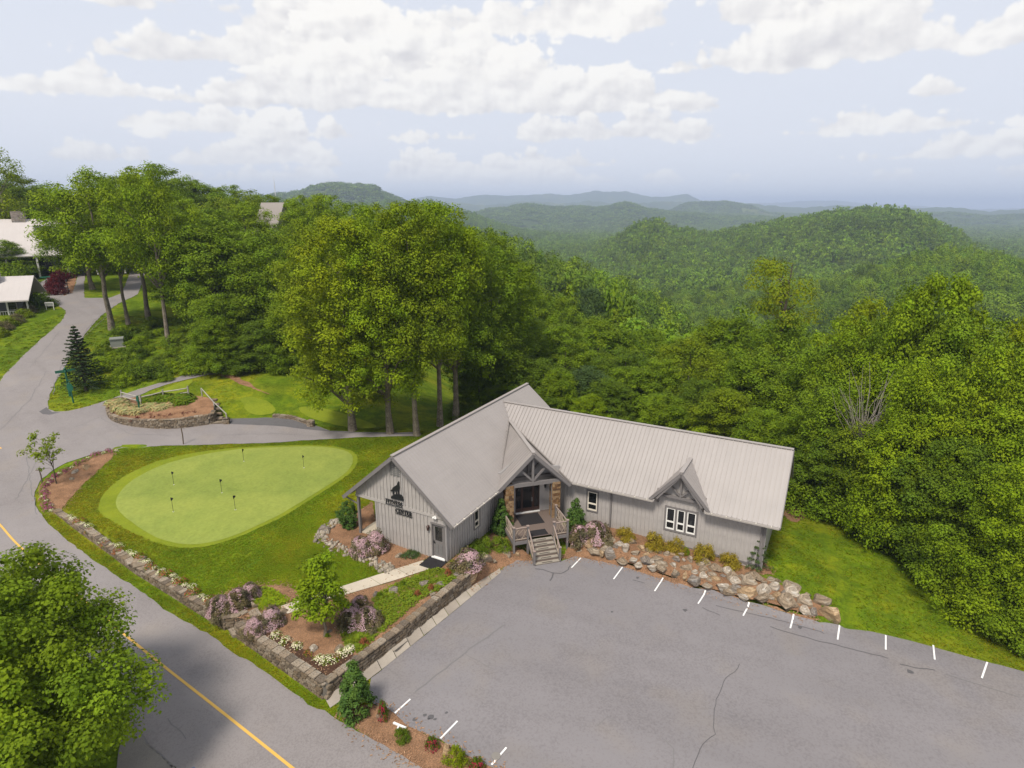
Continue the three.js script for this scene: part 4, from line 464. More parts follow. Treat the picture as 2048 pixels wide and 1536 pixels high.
// ---- deck and stairs
{
  const dk = thing('entry_deck', 'wooden entry deck with stairs and twig-work railings', 'deck', [CC[0], 0, CC[1]], -TH + Math.PI / 4);
  const D0 = -0.85, X0 = 4.6, X1 = 8.5, SX0 = 5.68, SX1 = 7.42, SD = -1.08;
  for (let x = X0 + 0.07; x < X1; x += 0.145) { const ins = x > SX0 && x < SX1, z1 = ins ? SD : D0, m = part('deck_board', UNIT, M.deck, dk); m.scale.set(0.135, 0.035, z1 + 4.5); m.position.set(x, 1.185, (z1 - 4.5) / 2); }
  part('rim_joist', merge([bx(SX0 - X0, 0.22, 0.06, (X0 + SX0) / 2, 1.05, D0 + 0.03), bx(X1 - SX1, 0.22, 0.06, (X1 + SX1) / 2, 1.05, D0 + 0.03), bx(0.06, 0.22, 3.4, X0, 1.05, -2.6), bx(0.06, 0.22, 3.4, X1, 1.05, -2.6)]), M.trim, dk);
  const post = (x, z, y0, y1) => { const p = part('post', bx(0.13, y1 - y0, 0.13, x, (y0 + y1) / 2, z), M.trim, dk); part('post_cap', bx(0.18, 0.05, 0.18, x, y1 + 0.02, z), M.railtop, p); };
  for (const [x, z] of [[X0 + 0.05, D0], [SX0 - 0.06, D0], [SX1 + 0.06, D0], [X1 - 0.05, D0]]) post(x, z, 0.02, 2.2);
  for (const x of [SX0 - 0.02, SX1 + 0.02]) post(x, 0.42, 0.0, 1.02);
  for (const x of [X0 + 0.05, X1 - 0.05]) post(x, -3.1, 0.3, 2.2);
  const log = (p, q, r, m = M.railtop) => { const a = V(...p), b = V(...q), mid = a.clone().lerp(b, 0.5); mid.y += 0.02; mid.x += 0.012; return tube([a, mid, b], [r, r * 0.92, r], 7); };
  const rail = (p, q) => part('handrail', log(p, q, 0.05), M.railtop, dk);
  rail([X0, 2.1, D0], [SX0, 2.12, D0]); rail([SX1, 2.1, D0], [X1, 2.12, D0]); rail([X0 + 0.05, 2.1, D0], [X0 + 0.05, 2.1, -3.1]); rail([X1 - 0.05, 2.1, D0], [X1 - 0.05, 2.1, -3.1]);
  rail([SX0 - 0.02, 2.0, D0], [SX0 - 0.02, 0.95, 0.42]); rail([SX1 + 0.02, 2.0, D0], [SX1 + 0.02, 0.95, 0.42]);
  const r = rngOf(8);
  const twigs = (p0, p1, y0a, y1a, y0b, y1b, n) => { const list = []; const at = (t, k) => V(lerp(p0[0], p1[0], t), lerp(lerp(y0a, y0b, t), lerp(y1a, y1b, t), k), lerp(p0[1], p1[1], t)); for (let i = 0; i < n; i++) { const t = r(), k = r(), a = at(clamp(t + (r() - 0.5) * 0.9), 0), b = at(clamp(t + (r() - 0.5) * 0.9), 1), c = at(t, k); list.push(tube([a, c, b], [0.014, 0.016, 0.012], 5)); } list.push(tube([at(0, 0), at(1, 0)], [0.03, 0.03], 6)); part('twig_panel', merge(list), M.twig, dk, 'lattice of crooked twigs'); };
  twigs([X0, D0], [SX0, D0], 1.3, 2.08, 1.3, 2.08, 14); twigs([SX1, D0], [X1, D0], 1.3, 2.08, 1.3, 2.08, 14); twigs([X0 + 0.05, D0], [X0 + 0.05, -3.1], 1.3, 2.08, 1.3, 2.08, 22); twigs([X1 - 0.05, D0], [X1 - 0.05, -3.1], 1.3, 2.08, 1.3, 2.08, 22);
  twigs([SX0 - 0.02, D0], [SX0 - 0.02, 0.42], 1.2, 1.98, 0.25, 0.95, 13); twigs([SX1 + 0.02, D0], [SX1 + 0.02, 0.42], 1.2, 1.98, 0.25, 0.95, 13);
  const n = 6; for (let i = 0; i < n; i++) { const y = 1.2 - (i + 1) * 1.18 / (n + 0.4), z = SD + 0.02 + i * 0.262; const s = part('step', merge([bx(SX1 - SX0 - 0.04, 0.045, 0.30, (SX0 + SX1) / 2, y, z + 0.14)]), M.tread, dk); part('riser', bx(SX1 - SX0 - 0.05, 0.145, 0.025, (SX0 + SX1) / 2, y - 0.095, z + 0.265), M.deck, s); part('grip_strip', bx(0.72, 0.012, 0.09, (SX0 + SX1) / 2, y + 0.027, z + 0.2), M.grip, s); }
  for (const x of [SX0 - 0.01, SX1 + 0.01]) part('stringer', bar([x, 1.05, SD], [x, 0.06, SD + 1.62], 0.05, 0.24), M.trim, dk);
  part('deck_skirt', merge([bx(3.8, 0.9, 0.03, 6.55, 0.7, -3.6)]), M.trim, dk);
  const matAt = (name, label, x, z, w, d) => { const m = top(name, bx(w, 0.018, d), M.mat, label, 'mat'); m.applyMatrix4(new THREE.Matrix4().makeTranslation(x, 1.213, z)); m.updateMatrix(); dk.updateMatrixWorld(); m.applyMatrix4(dk.matrixWorld); };
  matAt('door_mat', 'large dark mat before the brown double doors', 6.62, -3.45, 1.7, 1.55); matAt('door_mat', 'small black mat at the head of the entry stairs', 6.56, -1.5, 1.25, 0.72);
}
{ const [x, z] = toWorld(-0.62, -0.62); const m = top('door_mat', bx(1.35, 0.02, 1.15), M.mat, 'black rubber mat outside the grey side door', 'mat'); m.position.set(x, H(x, z) + 0.075, z); m.rotation.y = -TH; }
// ---------------------------------------------------------------- stone walls, boulders, rocks
M.stoneMix = bump(std({ c: [1, 1, 1], map: T.rock, vertexColors: true, roughness: 1 }), T.rockB, 0.02);
const stoneGeo = [0, 1, 2, 3, 4].map((k) => { const g = new THREE.BoxGeometry(1, 1, 1, 2, 2, 2), p = g.attributes.position, r = rngOf(190 + k), h = new Map(); for (let i = 0; i < p.count; i++) { const q = [p.getX(i), p.getY(i), p.getZ(i)], key = q.map((v) => v.toFixed(2)).join(); if (!h.has(key)) h.set(key, [(r() - 0.5) * 0.14, (r() - 0.5) * 0.2, (r() - 0.5) * 0.16]); const o = h.get(key), n = q.filter((v) => Math.abs(v) > 0.4).length, c = n === 3 ? 0.86 : n === 2 ? 0.95 : 1; p.setXYZ(i, q[0] * c + o[0], q[1] * c + o[1], q[2] * c + o[2]); } g.computeVertexNormals(); return g; });
// line runs so that the exposed face lies to its left; topY(x, z) and footY(x, z)
function stoneWall(name, label, line, thick, topY, footY, seed, opt = {}) {
  const w = thing(name, label, 'wall'), r = rngOf(seed), stones = [], core = [], coreI = [];
  const P = densify(line, 0.5, 0, false); let k = 0;
  const nrm = P.map((p, i) => { const a = P[Math.max(0, i - 1)], b = P[Math.min(P.length - 1, i + 1)], L = Math.hypot(b[0] - a[0], b[1] - a[1]); return [(b[1] - a[1]) / L, -(b[0] - a[0]) / L]; });   // to the left of travel seen from above
  const uvs = [];
  P.forEach((p, i) => { const [nx, nz] = nrm[i], t = topY(p[0], p[1]) - 0.07, b = footY(p[0], p[1]) - 0.25, hw = thick / 2 - 0.06; for (const [s, y] of [[1, b], [1, t], [-1, t], [-1, b]]) { core.push(p[0] + nx * hw * s, y, p[1] + nz * hw * s); uvs.push(i * 0.5, y + s); } if (i) { const c = i * 4; for (let e = 0; e < 3; e++) coreI.push(c - 4 + e, c + e, c - 3 + e, c - 3 + e, c + e, c + 1 + e); } });
  coreI.push(0, 1, 2, 0, 2, 3); { const c = (P.length - 1) * 4; coreI.push(c, c + 2, c + 1, c, c + 3, c + 2); }
  const g = new THREE.BufferGeometry(); g.setAttribute('position', new THREE.Float32BufferAttribute(core, 3)); g.setAttribute('uv', new THREE.Float32BufferAttribute(uvs, 2)); g.setIndex(coreI); g.computeVertexNormals(); part('mortar_core', g, M.mortar, w);
  const cum = [0]; for (let i = 1; i < line.length; i++) cum.push(cum[i - 1] + Math.hypot(line[i][0] - line[i - 1][0], line[i][1] - line[i - 1][1]));
  const at = (s) => { let i = 1; while (i < line.length - 1 && cum[i] < s) i++; const t = (s - cum[i - 1]) / (cum[i] - cum[i - 1]), a = line[i - 1], b = line[i], L = cum[i] - cum[i - 1]; return { x: lerp(a[0], b[0], t), z: lerp(a[1], b[1], t), dx: (b[0] - a[0]) / L, dz: (b[1] - a[1]) / L }; };
  const put = (s, side, y, L, h, d, cap) => { const q = at(s), nx = q.dz, nz = -q.dx, off = cap ? 0 : side * (thick / 2 - d * 0.42); stones.push({ x: q.x + nx * off, y, z: q.z + nz * off, ry: Math.atan2(-q.dz, q.dx), L, h, d, m: r() * STONES.length | 0, g: r() * 5 | 0, tilt: (r() - 0.5) * 0.12 }); };
  const total = cum[cum.length - 1];
  for (const side of opt.both ? [1, -1] : [1]) {
    let s = 0; const col = 0.36;
    for (let row = 0; row < 9; row++) { s = -r() * 0.2; const hh = 0.15 + 0.05 * r(); while (s < total) { const L = 0.2 + 0.34 * r() * r() + (r() < 0.12 ? 0.2 : 0), c = clamp(s + L / 2, 0.05, total - 0.05), q = at(c), f0 = side > 0 ? footY(q.x, q.z) : topY(q.x, q.z) - 0.25, y = f0 + 0.02 + row * 0.172 + (r() - 0.5) * 0.03, t = topY(q.x, q.z) - 0.10; if (y < t + 0.02) put(c, side, y, L * 0.94, Math.min(hh, Math.max(0.08, (t - y) * 2 + 0.08)), 0.2); s += L; } }
  }
  for (let s = 0; s < total;) { const L = 0.28 + 0.3 * r(), c = clamp(s + L / 2, 0.05, total - 0.05), q = at(c); put(c, 0, topY(q.x, q.z) - 0.045, L * 0.97, 0.09 + 0.04 * r(), thick + 0.02, true); s += L; }
  stones.sort((a, b) => Math.hypot(a.x, a.z) - Math.hypot(b.x, b.z));
  const rest = [];
  stones.forEach((q, i) => { const m = new THREE.Matrix4().compose(V(q.x, q.y, q.z), new THREE.Quaternion().setFromEuler(new THREE.Euler(q.tilt, q.ry, q.tilt, 'YXZ')), V(q.L, q.h, q.d)); if (i < 285) { const s = part('stone', stoneGeo[q.g], STONES[q.m], w); s.applyMatrix4(m); } else { const e = stoneGeo[q.g].clone().applyMatrix4(m), c = STONES[q.m].color, n = e.attributes.position.count, a = new Float32Array(n * 3); for (let j = 0; j < n; j++) a.set([c.r, c.g, c.b], j * 3); e.setAttribute('color', new THREE.BufferAttribute(a, 3)); rest.push(e); } });
  if (rest.length) part('stonework', mergeGeometries(rest), M.stoneMix, w).userData.kind = 'stuff';
  return w;
}
const inY = (nx, nz, d) => (x, z) => H(x + nx * d, z + nz * d);
const off = (line, d) => line.map((p, i) => { const a = line[Math.max(0, i - 1)], b = line[Math.min(line.length - 1, i + 1)], L = Math.hypot(b[0] - a[0], b[1] - a[1]); return [p[0] + (b[1] - a[1]) / L * d, p[1] - (b[0] - a[0]) / L * d]; });
{
  // nearest heights on the two sides of the terrace edge
  const hi = (x, z) => shep(LAWN, x, z) + slope(x, z), lo = (x, z) => shep(BASE, x, z) + slope(x, z);
  const T0 = TER[0], T1 = TER[1], T2 = TER[2], T3 = TER[3], T4 = TER[4], T5 = TER[5], mix = (a, b, t) => [lerp(a[0], b[0], t), lerp(a[1], b[1], t)];
  const flip = (l) => l.slice().reverse();
  // roadside wall, from the flower bed at the bend down to the garden steps; a stepped notch half way
  const W1 = off(flip([T0, T1, mix(T1, T2, 0.93)]), 0.2);
  stoneWall('stone_wall', 'long low stone wall beside the road, below the putting green', W1, 0.46, (x, z) => hi(x, z) + 0.10, (x, z) => lo(x, z), 3);
  const W2 = off([T5, mix(T4, T5, 0.5), T4, T3, mix(T3, T2, 0.94)], 0.2);
  stoneWall('stone_wall', 'stone corner wall round the raised bed with the small tree', W2, 0.46, (x, z) => hi(x, z) + 0.12, (x, z) => lo(x, z), 7);
  const A = [[-15.76,-28.99],[-15.14,-29.07],[-14.89,-29.49]], B = [[-14.74,-28.29],[-14.25,-28.39],[-13.88,-28.71]];
  stoneWall('stone_wall', 'short return of the roadside wall beside the garden steps', flip(A), 0.4, (x, z) => hi(x, z) + 0.10, (x, z) => lo(x, z) + 0.1, 8);
  // kerb wall of the round island bed
  const isl = smooth([[-42.59,-62.4],[-42.51,-61.45],[-41.91,-60.3],[-40.71,-58.91],[-39.34,-57.98],[-37.93,-57.45],[-36.35,-57.1],[-34.35,-57.04],[-32.53,-57.36],[-31.08,-57.96],[-30.21,-58.36],[-30.45,-59.35]], 1, false);
  const iy = (x, z) => lo(x, z) + 0.28 + 0.75 * sm(-47, -31, x);
  const iw = stoneWall('stone_wall', 'curved stone wall of the island bed at the junction', flip(isl), 0.4, iy, lo, 12);
  struct('island_bed', (() => { const poly = isl.concat([[-31.15,-60.94],[-32.24,-61.98],[-34.4,-62.8],[-37.61,-63.26],[-40.75,-63.1],[-41.98,-62.9]]); return drape(poly, 0, 0.8, (x, z) => iy(x, z) - 0.06); })(), M.mulch, 'raised bark bed inside the curved island wall', 'bark bed');
  stoneWall('stone_wall', 'low stone wall ending in a pier along the cart path pull-off', flip(smooth([[-24.63,-59.95],[-23.77,-59.99],[-22.65,-59.73],[-21.72,-59.25],[-20.85,-58.73],[-20,-58.28]], 1, false)), 0.35, (x, z) => lo(x, z) + 0.35, lo, 13);
  stoneWall('stone_pier', 'square stone pier at the end of the pull-off wall', flip([[-20.45,-58.26],[-19.96,-58.16]]), 0.55, (x, z) => lo(x, z) + 0.62, lo, 14, { both: true });
  // garden steps between the two roadside walls
  const st = thing('garden_steps', 'rough stone garden steps between the two roadside walls', 'steps');
  const [sx, sz] = [-15.21,-28.59], [ex, ez] = [-14.31,-29.22]; for (let i = 0; i < 4; i++) { const t = i / 3, x = lerp(sx, ex, t), z = lerp(sz, ez, t), m = part('step', stoneGeo[i % 5], STONES[[5, 2, 0, 2][i]], st); m.scale.set(0.85, 0.22, 0.55); m.position.set(x, lerp(lo(sx, sz) + 0.08, hi(ex, ez), t), z); m.rotation.y = Math.atan2(ex - sx, ez - sz) + 0.1; }
  const nt = thing('wall_step', 'step of pale flagstones in the middle of the roadside wall', 'steps'); [[-24.39,-34.74],[-24.07,-34.86],[-23.38,-34.38],[-23.69,-34.27]].forEach(([x, z], i) => { const m = part('flagstone', stoneGeo[i], STONES[[5, 2, 5, 0][i]], nt); m.scale.set(0.8, 0.16, 0.55); m.position.set(x, hi(x, z) + 0.06 + 0.07 * (i % 2), z); m.rotation.y = 0.6 + i; });
  // stairs at the island with wooden rail
  const is = thing('stone_stairs', 'stone stairs up the bank beside the island bed', 'steps'); const [ax, az] = [-29.73,-58.52], [bx2, bz] = [-31.92,-61.97]; for (let i = 0; i < 6; i++) { const t = i / 5, x = lerp(ax, bx2, t), z = lerp(az, bz, t), m = part('step', stoneGeo[i % 5], STONES[(i * 2) % 6], is); m.scale.set(1.3, 0.22, 0.6); m.position.set(x, lo(x, z) + 0.05 + 0.12 * i, z); m.rotation.y = 0.1; }
  const hr = thing('handrail', 'white wooden handrail climbing beside the stone stairs', 'handrail'); const pts = [[-29.29,-58.44],[-31.35,-60.33],[-33.83,-62.97]].map(([x, z], i) => V(x + 0.5, lo(x, z) + [0.05, 0.3, 0.55][i], z)); for (const p of pts) part('post', bx(0.1, 1.05, 0.1, p.x, p.y + 0.5, p.z), M.oldWood, hr); for (let i = 0; i < 2; i++) part('rail', bar([pts[i].x, pts[i].y + 1.0, pts[i].z], [pts[i + 1].x, pts[i + 1].y + 1.0, pts[i + 1].z], 0.08, 0.06), M.oldWood, hr);
  stoneWall('stone_pier', 'square stone pier at the foot of the white handrail', flip([[-29.1,-58.46],[-28.61,-58.5]]), 0.5, (x, z) => lo(x, z) + 0.6, lo, 16, { both: true });
  // split-rail fence round the back of the island bed
  const fr = thing('rail_fence', 'weathered split-rail fence behind the island bed', 'fence'), fp = [[-41.65,-62.43],[-40.15,-61.3],[-38.75,-60.94],[-37.06,-62.2],[-34.57,-62.6]].map(([x, z]) => V(x, iy(x, z) - 0.1, z)); fp.forEach((p, i) => { if (i !== 1) part('post', tube([p, p.clone().add(V(0.02, 1.2, 0))], [0.09, 0.08], 7), M.oldWood, fr); }); for (const h of [0.5, 0.95]) for (const [a, b] of [[0, 2], [2, 3], [3, 4]]) part('rail', tube([fp[a].clone().add(V(0, h, 0)), fp[a].clone().lerp(fp[b], 0.5).add(V(0, h - 0.03, 0)), fp[b].clone().add(V(0, h, 0))], [0.06, 0.065, 0.055], 6), M.oldWood, fr);
}
// boulders
function boulderGeo(seed) { const g = new THREE.IcosahedronGeometry(1, 4), p = g.attributes.position, r = rngOf(seed), cuts = Array.from({ length: 9 }, () => ({ n: V(r() - 0.5, (r() - 0.5) * 0.9, r() - 0.5).normalize(), d: 0.36 + 0.36 * r() })); const v = V(0, 0, 0); for (let i = 0; i < p.count; i++) { v.fromBufferAttribute(p, i); const b = v.clone(); for (const c of cuts) { const k = v.dot(c.n) - c.d; if (k > 0) v.addScaledVector(c.n, -k); } const n = fbm(b.x * 2.2 + b.z * 1.3 + seed, b.y * 3 + b.z * 1.7, 3) - 0.5, n2 = fbm(b.x * 6 + seed, b.y * 9 - b.z * 5, 2) - 0.5; v.multiplyScalar(1.26 + n * 0.2 + n2 * 0.10); p.setXYZ(i, v.x, v.y, v.z); } g.computeVertexNormals(); return g; }
const BOULDERS = [1, 2, 3, 4, 5, 6, 7, 8].map((k) => boulderGeo(k * 13));
{
  const bw = thing('boulder_wall', 'retaining wall of stacked grey and tan boulders between building and lot', 'boulder wall'), r = rngOf(44);
  const L = [[6.62,0.56,-37.38,0.88,0.44],[7.31,0.57,-37.02,0.7,0.48],[8.2,0.59,-37.11,0.96,0.66],[6.45,0.52,-36.81,0.78,0.43],[8.69,0.57,-36.47,0.95,0.52],[6.61,0.44,-35.97,0.85,0.68],[7.52,0.54,-36.07,0.69,0.86],[7.23,0.26,-35.48,0.76,0.51],[8.14,0.54,-35.72,0.77,0.38],[7.85,0.47,-35.23,0.59,0.42],[9.17,0.56,-36,0.69,0.34],[9.72,0.56,-35.93,0.69,0.34],[8.77,0.55,-35.64,0.51,0.34],[8.69,0.53,-34.89,1.09,0.63],[8.16,0.27,-34.91,0.76,0.46],[9.41,0.55,-35.26,0.85,0.43],[9.68,0.53,-34.58,1.01,0.42],[8.99,0.28,-34.4,1,0.46],[9.58,0.41,-34.12,0.92,0.5],[10.22,0.55,-35.68,0.52,0.52],[10.62,0.55,-35.66,0.52,0.3],[10.65,0.54,-35.14,0.77,0.43],[10.33,0.52,-34.52,0.67,0.42],[11.06,0.54,-35.5,0.6,0.43],[11.54,0.51,-35.07,0.64,0.6],[11.16,0.52,-34.98,0.34,0.26],[10.99,0.5,-34.17,0.84,0.59],[10.29,0.39,-33.68,0.66,0.83],[10.75,0.38,-33.4,0.33,0.66],[11.21,0.39,-33.16,0.78,0.78],[11.52,0.46,-33.72,0.5,0.42],[12.03,0.45,-34.03,0.76,0.34],[12.2,0.46,-34.73,1.11,0.51],[11.97,0.42,-33.3,0.83,0.5],[12.98,0.39,-34.21,1.2,0.6],[12.63,0.39,-33.57,0.76,0.38],[12.72,0.37,-33.14,0.75,0.38],[13.17,0.36,-33.58,0.42,0.25],[13.77,0.33,-33.99,0.94,0.43],[13.61,0.33,-33.4,0.93,0.42],[14.3,0.29,-33.52,0.6,0.43],[13.86,0.3,-32.93,1.01,0.38],[15.22,0.24,-33.5,1.46,0.56],[14.75,0.25,-32.97,1.44,0.55],[14.27,0.24,-32.08,1.41,0.66],[13.58,0.29,-32.34,0.99,0.5],[15.1,0.18,-32.1,1.17,0.75],[15.56,0.19,-32.9,0.51,0.34],[16.13,0.18,-33.48,0.61,0.43],[16.11,0.13,-32.75,0.94,0.6],[16.57,0.13,-33.31,0.52,0.35],[17.09,0.03,-32.99,1.3,0.78],[15.81,0.07,-31.73,0.67,0.92],[16.44,0.03,-32.18,0.42,0.42],[17.12,-0.09,-32.17,1.28,0.77],[16.4,-0.06,-31.22,1.42,0.92],[17.58,-0.23,-31.52,1.19,0.85],[17.15,-0.21,-30.61,0.84,0.67],[18.62,-0.33,-32.14,1.22,0.87],[18.05,-0.23,-32.39,0.52,0.35],[18.48,-0.35,-30.81,1.62,1.28],[17.57,-0.27,-30.57,0.59,0.67],[12.74,0.29,-32.26,0.99,0.66],[13.15,0.26,-32.03,0.9,0.49],[11.9,0.3,-32.68,0.66,0.33],[13.74,0.21,-31.71,0.82,0.25],[14.8,0.16,-31.42,1.24,0.33],[6.23,0.48,-36.39,0.69,0.52],[5.97,0.3,-36.23,0.6,0.51],[6.92,0.54,-36.63,0.52,0.43],[9.05,0.53,-34.73,0.5,0.34],[12.2,0.4,-32.92,0.5,0.33],[15.42,0.11,-31.69,0.5,0.5]];
  L.forEach(([x, y, z, w, h], i) => { const m = part('boulder', BOULDERS[r() * 8 | 0], ROCKS[[0, 4, 1, 0, 2, 3, 4, 1][i % 8]], bw), s = w * 0.455; m.scale.set(s, Math.max(h * 0.56, s * 0.5), s * (0.75 + 0.2 * r())); m.position.set(x, y + 0.02, z + 0.05); m.rotation.set((r() - 0.5) * 0.5, -0.45 + (r() - 0.5) * 0.9, (r() - 0.5) * 0.35); });
  const rocks = [[-1.68,0.73,-34.94,1.01,0.81],[-2.06,0.67,-34.13,0.6,0.93],[-2.74,0.71,-32.99,1.04,0.84],[-0.47,0.47,-36.36,0.97,0.63],[5.32,0.46,-37.13,1.5,1],[5.45,0.28,-36.52,1.06,0.49],[4.11,0.25,-37.21,0.57,0.5],[4.48,0,-36.82,0.5,0.35],[-5.24,0.94,-31.76,0.82,0.57],[-6.94,0.9,-31.11,0.63,0.38],[-7.88,0.88,-30.71,0.5,0.38],[-13.08,1.03,-38.03,0.82,0.97],[-7.3,1.03,-34.61,0.61,0.3],[-6.47,1.02,-34.63,0.47,0.34],[-10.12,0.84,-26.16,0.58,0.46],[-8.87,0.84,-26.24,0.52,0.4],[-37.46,0.72,-48.43,0.74,0.48],[-36.85,0.79,-48.89,0.8,0.53],[-36.81,0.59,-47.14,0.52,0.31],[-6.14,-0,-22.82,0.37,0.37],[-2.84,-0,-20.91,0.5,0.55],[-0.2,0.37,-35.68,0.34,0.27],[0.4,0.31,-36.04,0.31,0.24],[-1.11,0.34,-35.16,0.27,0.2],[-12.8,0.8,-29.37,0.63,0.32],[-14.61,0.77,-29.84,0.52,0.45],[-9.68,0.84,-27.66,0.3,0.21],[-3.41,0.94,-32.61,0.58,0.45],[-4.15,0.94,-31.62,0.63,0.31],[-14.19,0.74,-28.24,0.44,0.38],[-4.59,0.91,-30.83,0.56,0.25]];
  const what = ['large rounded boulder beside the left end of the entry bed', 'upright split boulder at the end of the corner wall', 'tan boulder capping the end of the corner wall', 'pale boulder under the green mound shrub', 'big tan boulder in front of the pink azalea right of the stairs', 'flat pale rock below the big tan boulder', 'small tan rock beside the right deck post', 'small rock beneath the azalea right of the stairs', 'grey rock amid the green ground cover', 'flat grey rock beside the walkway', 'small grey rock at the walkway edge nearest the small tree', 'upright grey slab of rock at the corner of the gable bed', 'flat pale rock in the gable bed', 'pale rock beside the low juniper at the side door', 'pointed pale rock behind the white flowers', 'brown rock at the edge of the green ground cover', 'pale rock under the sapling', 'tan rock farther from the sapling', 'small flat rock in the sickle-shaped bed', 'pale rock beside the red rose near the lot', 'half white, half dark rock in the roadside bark bed', 'small stone left of the entry stairs', 'tiny stone beside the stair foot', 'tiny stone at the bark edge near the lot', 'flat pale rock at the head of the garden steps', 'brown boulder beside the pink azaleas at the steps', 'little rock under the small tree', 'brown boulder at the end of the green ground cover', 'flat rock on top of the corner wall', 'grey rock at the turn of the garden steps', 'long flat stone on the lot side of the bed'];
  rocks.forEach(([x, y, z, w, h], i) => { const m = top('rock', BOULDERS[i % 8], ROCKS[[0, 1, 2, 0, 2, 0, 1, 0, 3, 3, 3, 3, 0, 4, 4, 1, 4, 2][i % 18]], what[i], 'rock', 'garden rocks'), s = w * 0.52; m.scale.set(s, Math.max(h * 0.55, s * 0.4), s * 0.8); m.position.set(x, y + 0.02, z); m.rotation.set(0, i * 1.7, (i % 3 - 1) * 0.15); });
  // loose stones edging the gable bed
  const pebble = new THREE.IcosahedronGeometry(1, 1), N = 420, im = new THREE.InstancedMesh(pebble, bump(std({ c: [0.42, 0.39, 0.34], map: T.rock, roughness: 1 }), T.rockB, 0.02), N), edge = [[-11.63,-39.59],[-12.67,-39.17],[-12.98,-37.83],[-12.96,-36.83],[-11.71,-35.74],[-10.3,-34.87],[-8.98,-34.15],[-7.89,-33.39],[-7.46,-33.08]], mm = new THREE.Matrix4();
  for (let i = 0; i < N; i++) { const t = r() * (edge.length - 1), k = Math.min(edge.length - 2, t | 0), x = lerp(edge[k][0], edge[k + 1][0], t - k) + (r() - 0.5) * 0.75, z = lerp(edge[k][1], edge[k + 1][1], t - k) + (r() - 0.5) * 0.75, s = 0.05 + 0.13 * r() * r(); mm.compose(V(x, H(x, z) + s * 0.3 + 0.02, z), new THREE.Quaternion().setFromEuler(new THREE.Euler(r() * 3, r() * 3, r() * 3)), V(s * 1.3, s * 0.7, s)); im.setMatrixAt(i, mm); im.setColorAt(i, new THREE.Color().setScalar(0.6 + 0.6 * r())); }
  im.name = 'river_stones'; info(shade(im), 'loose pale stones edging the gable bed', 'stones', null, 'stuff'); scene.add(im);
}
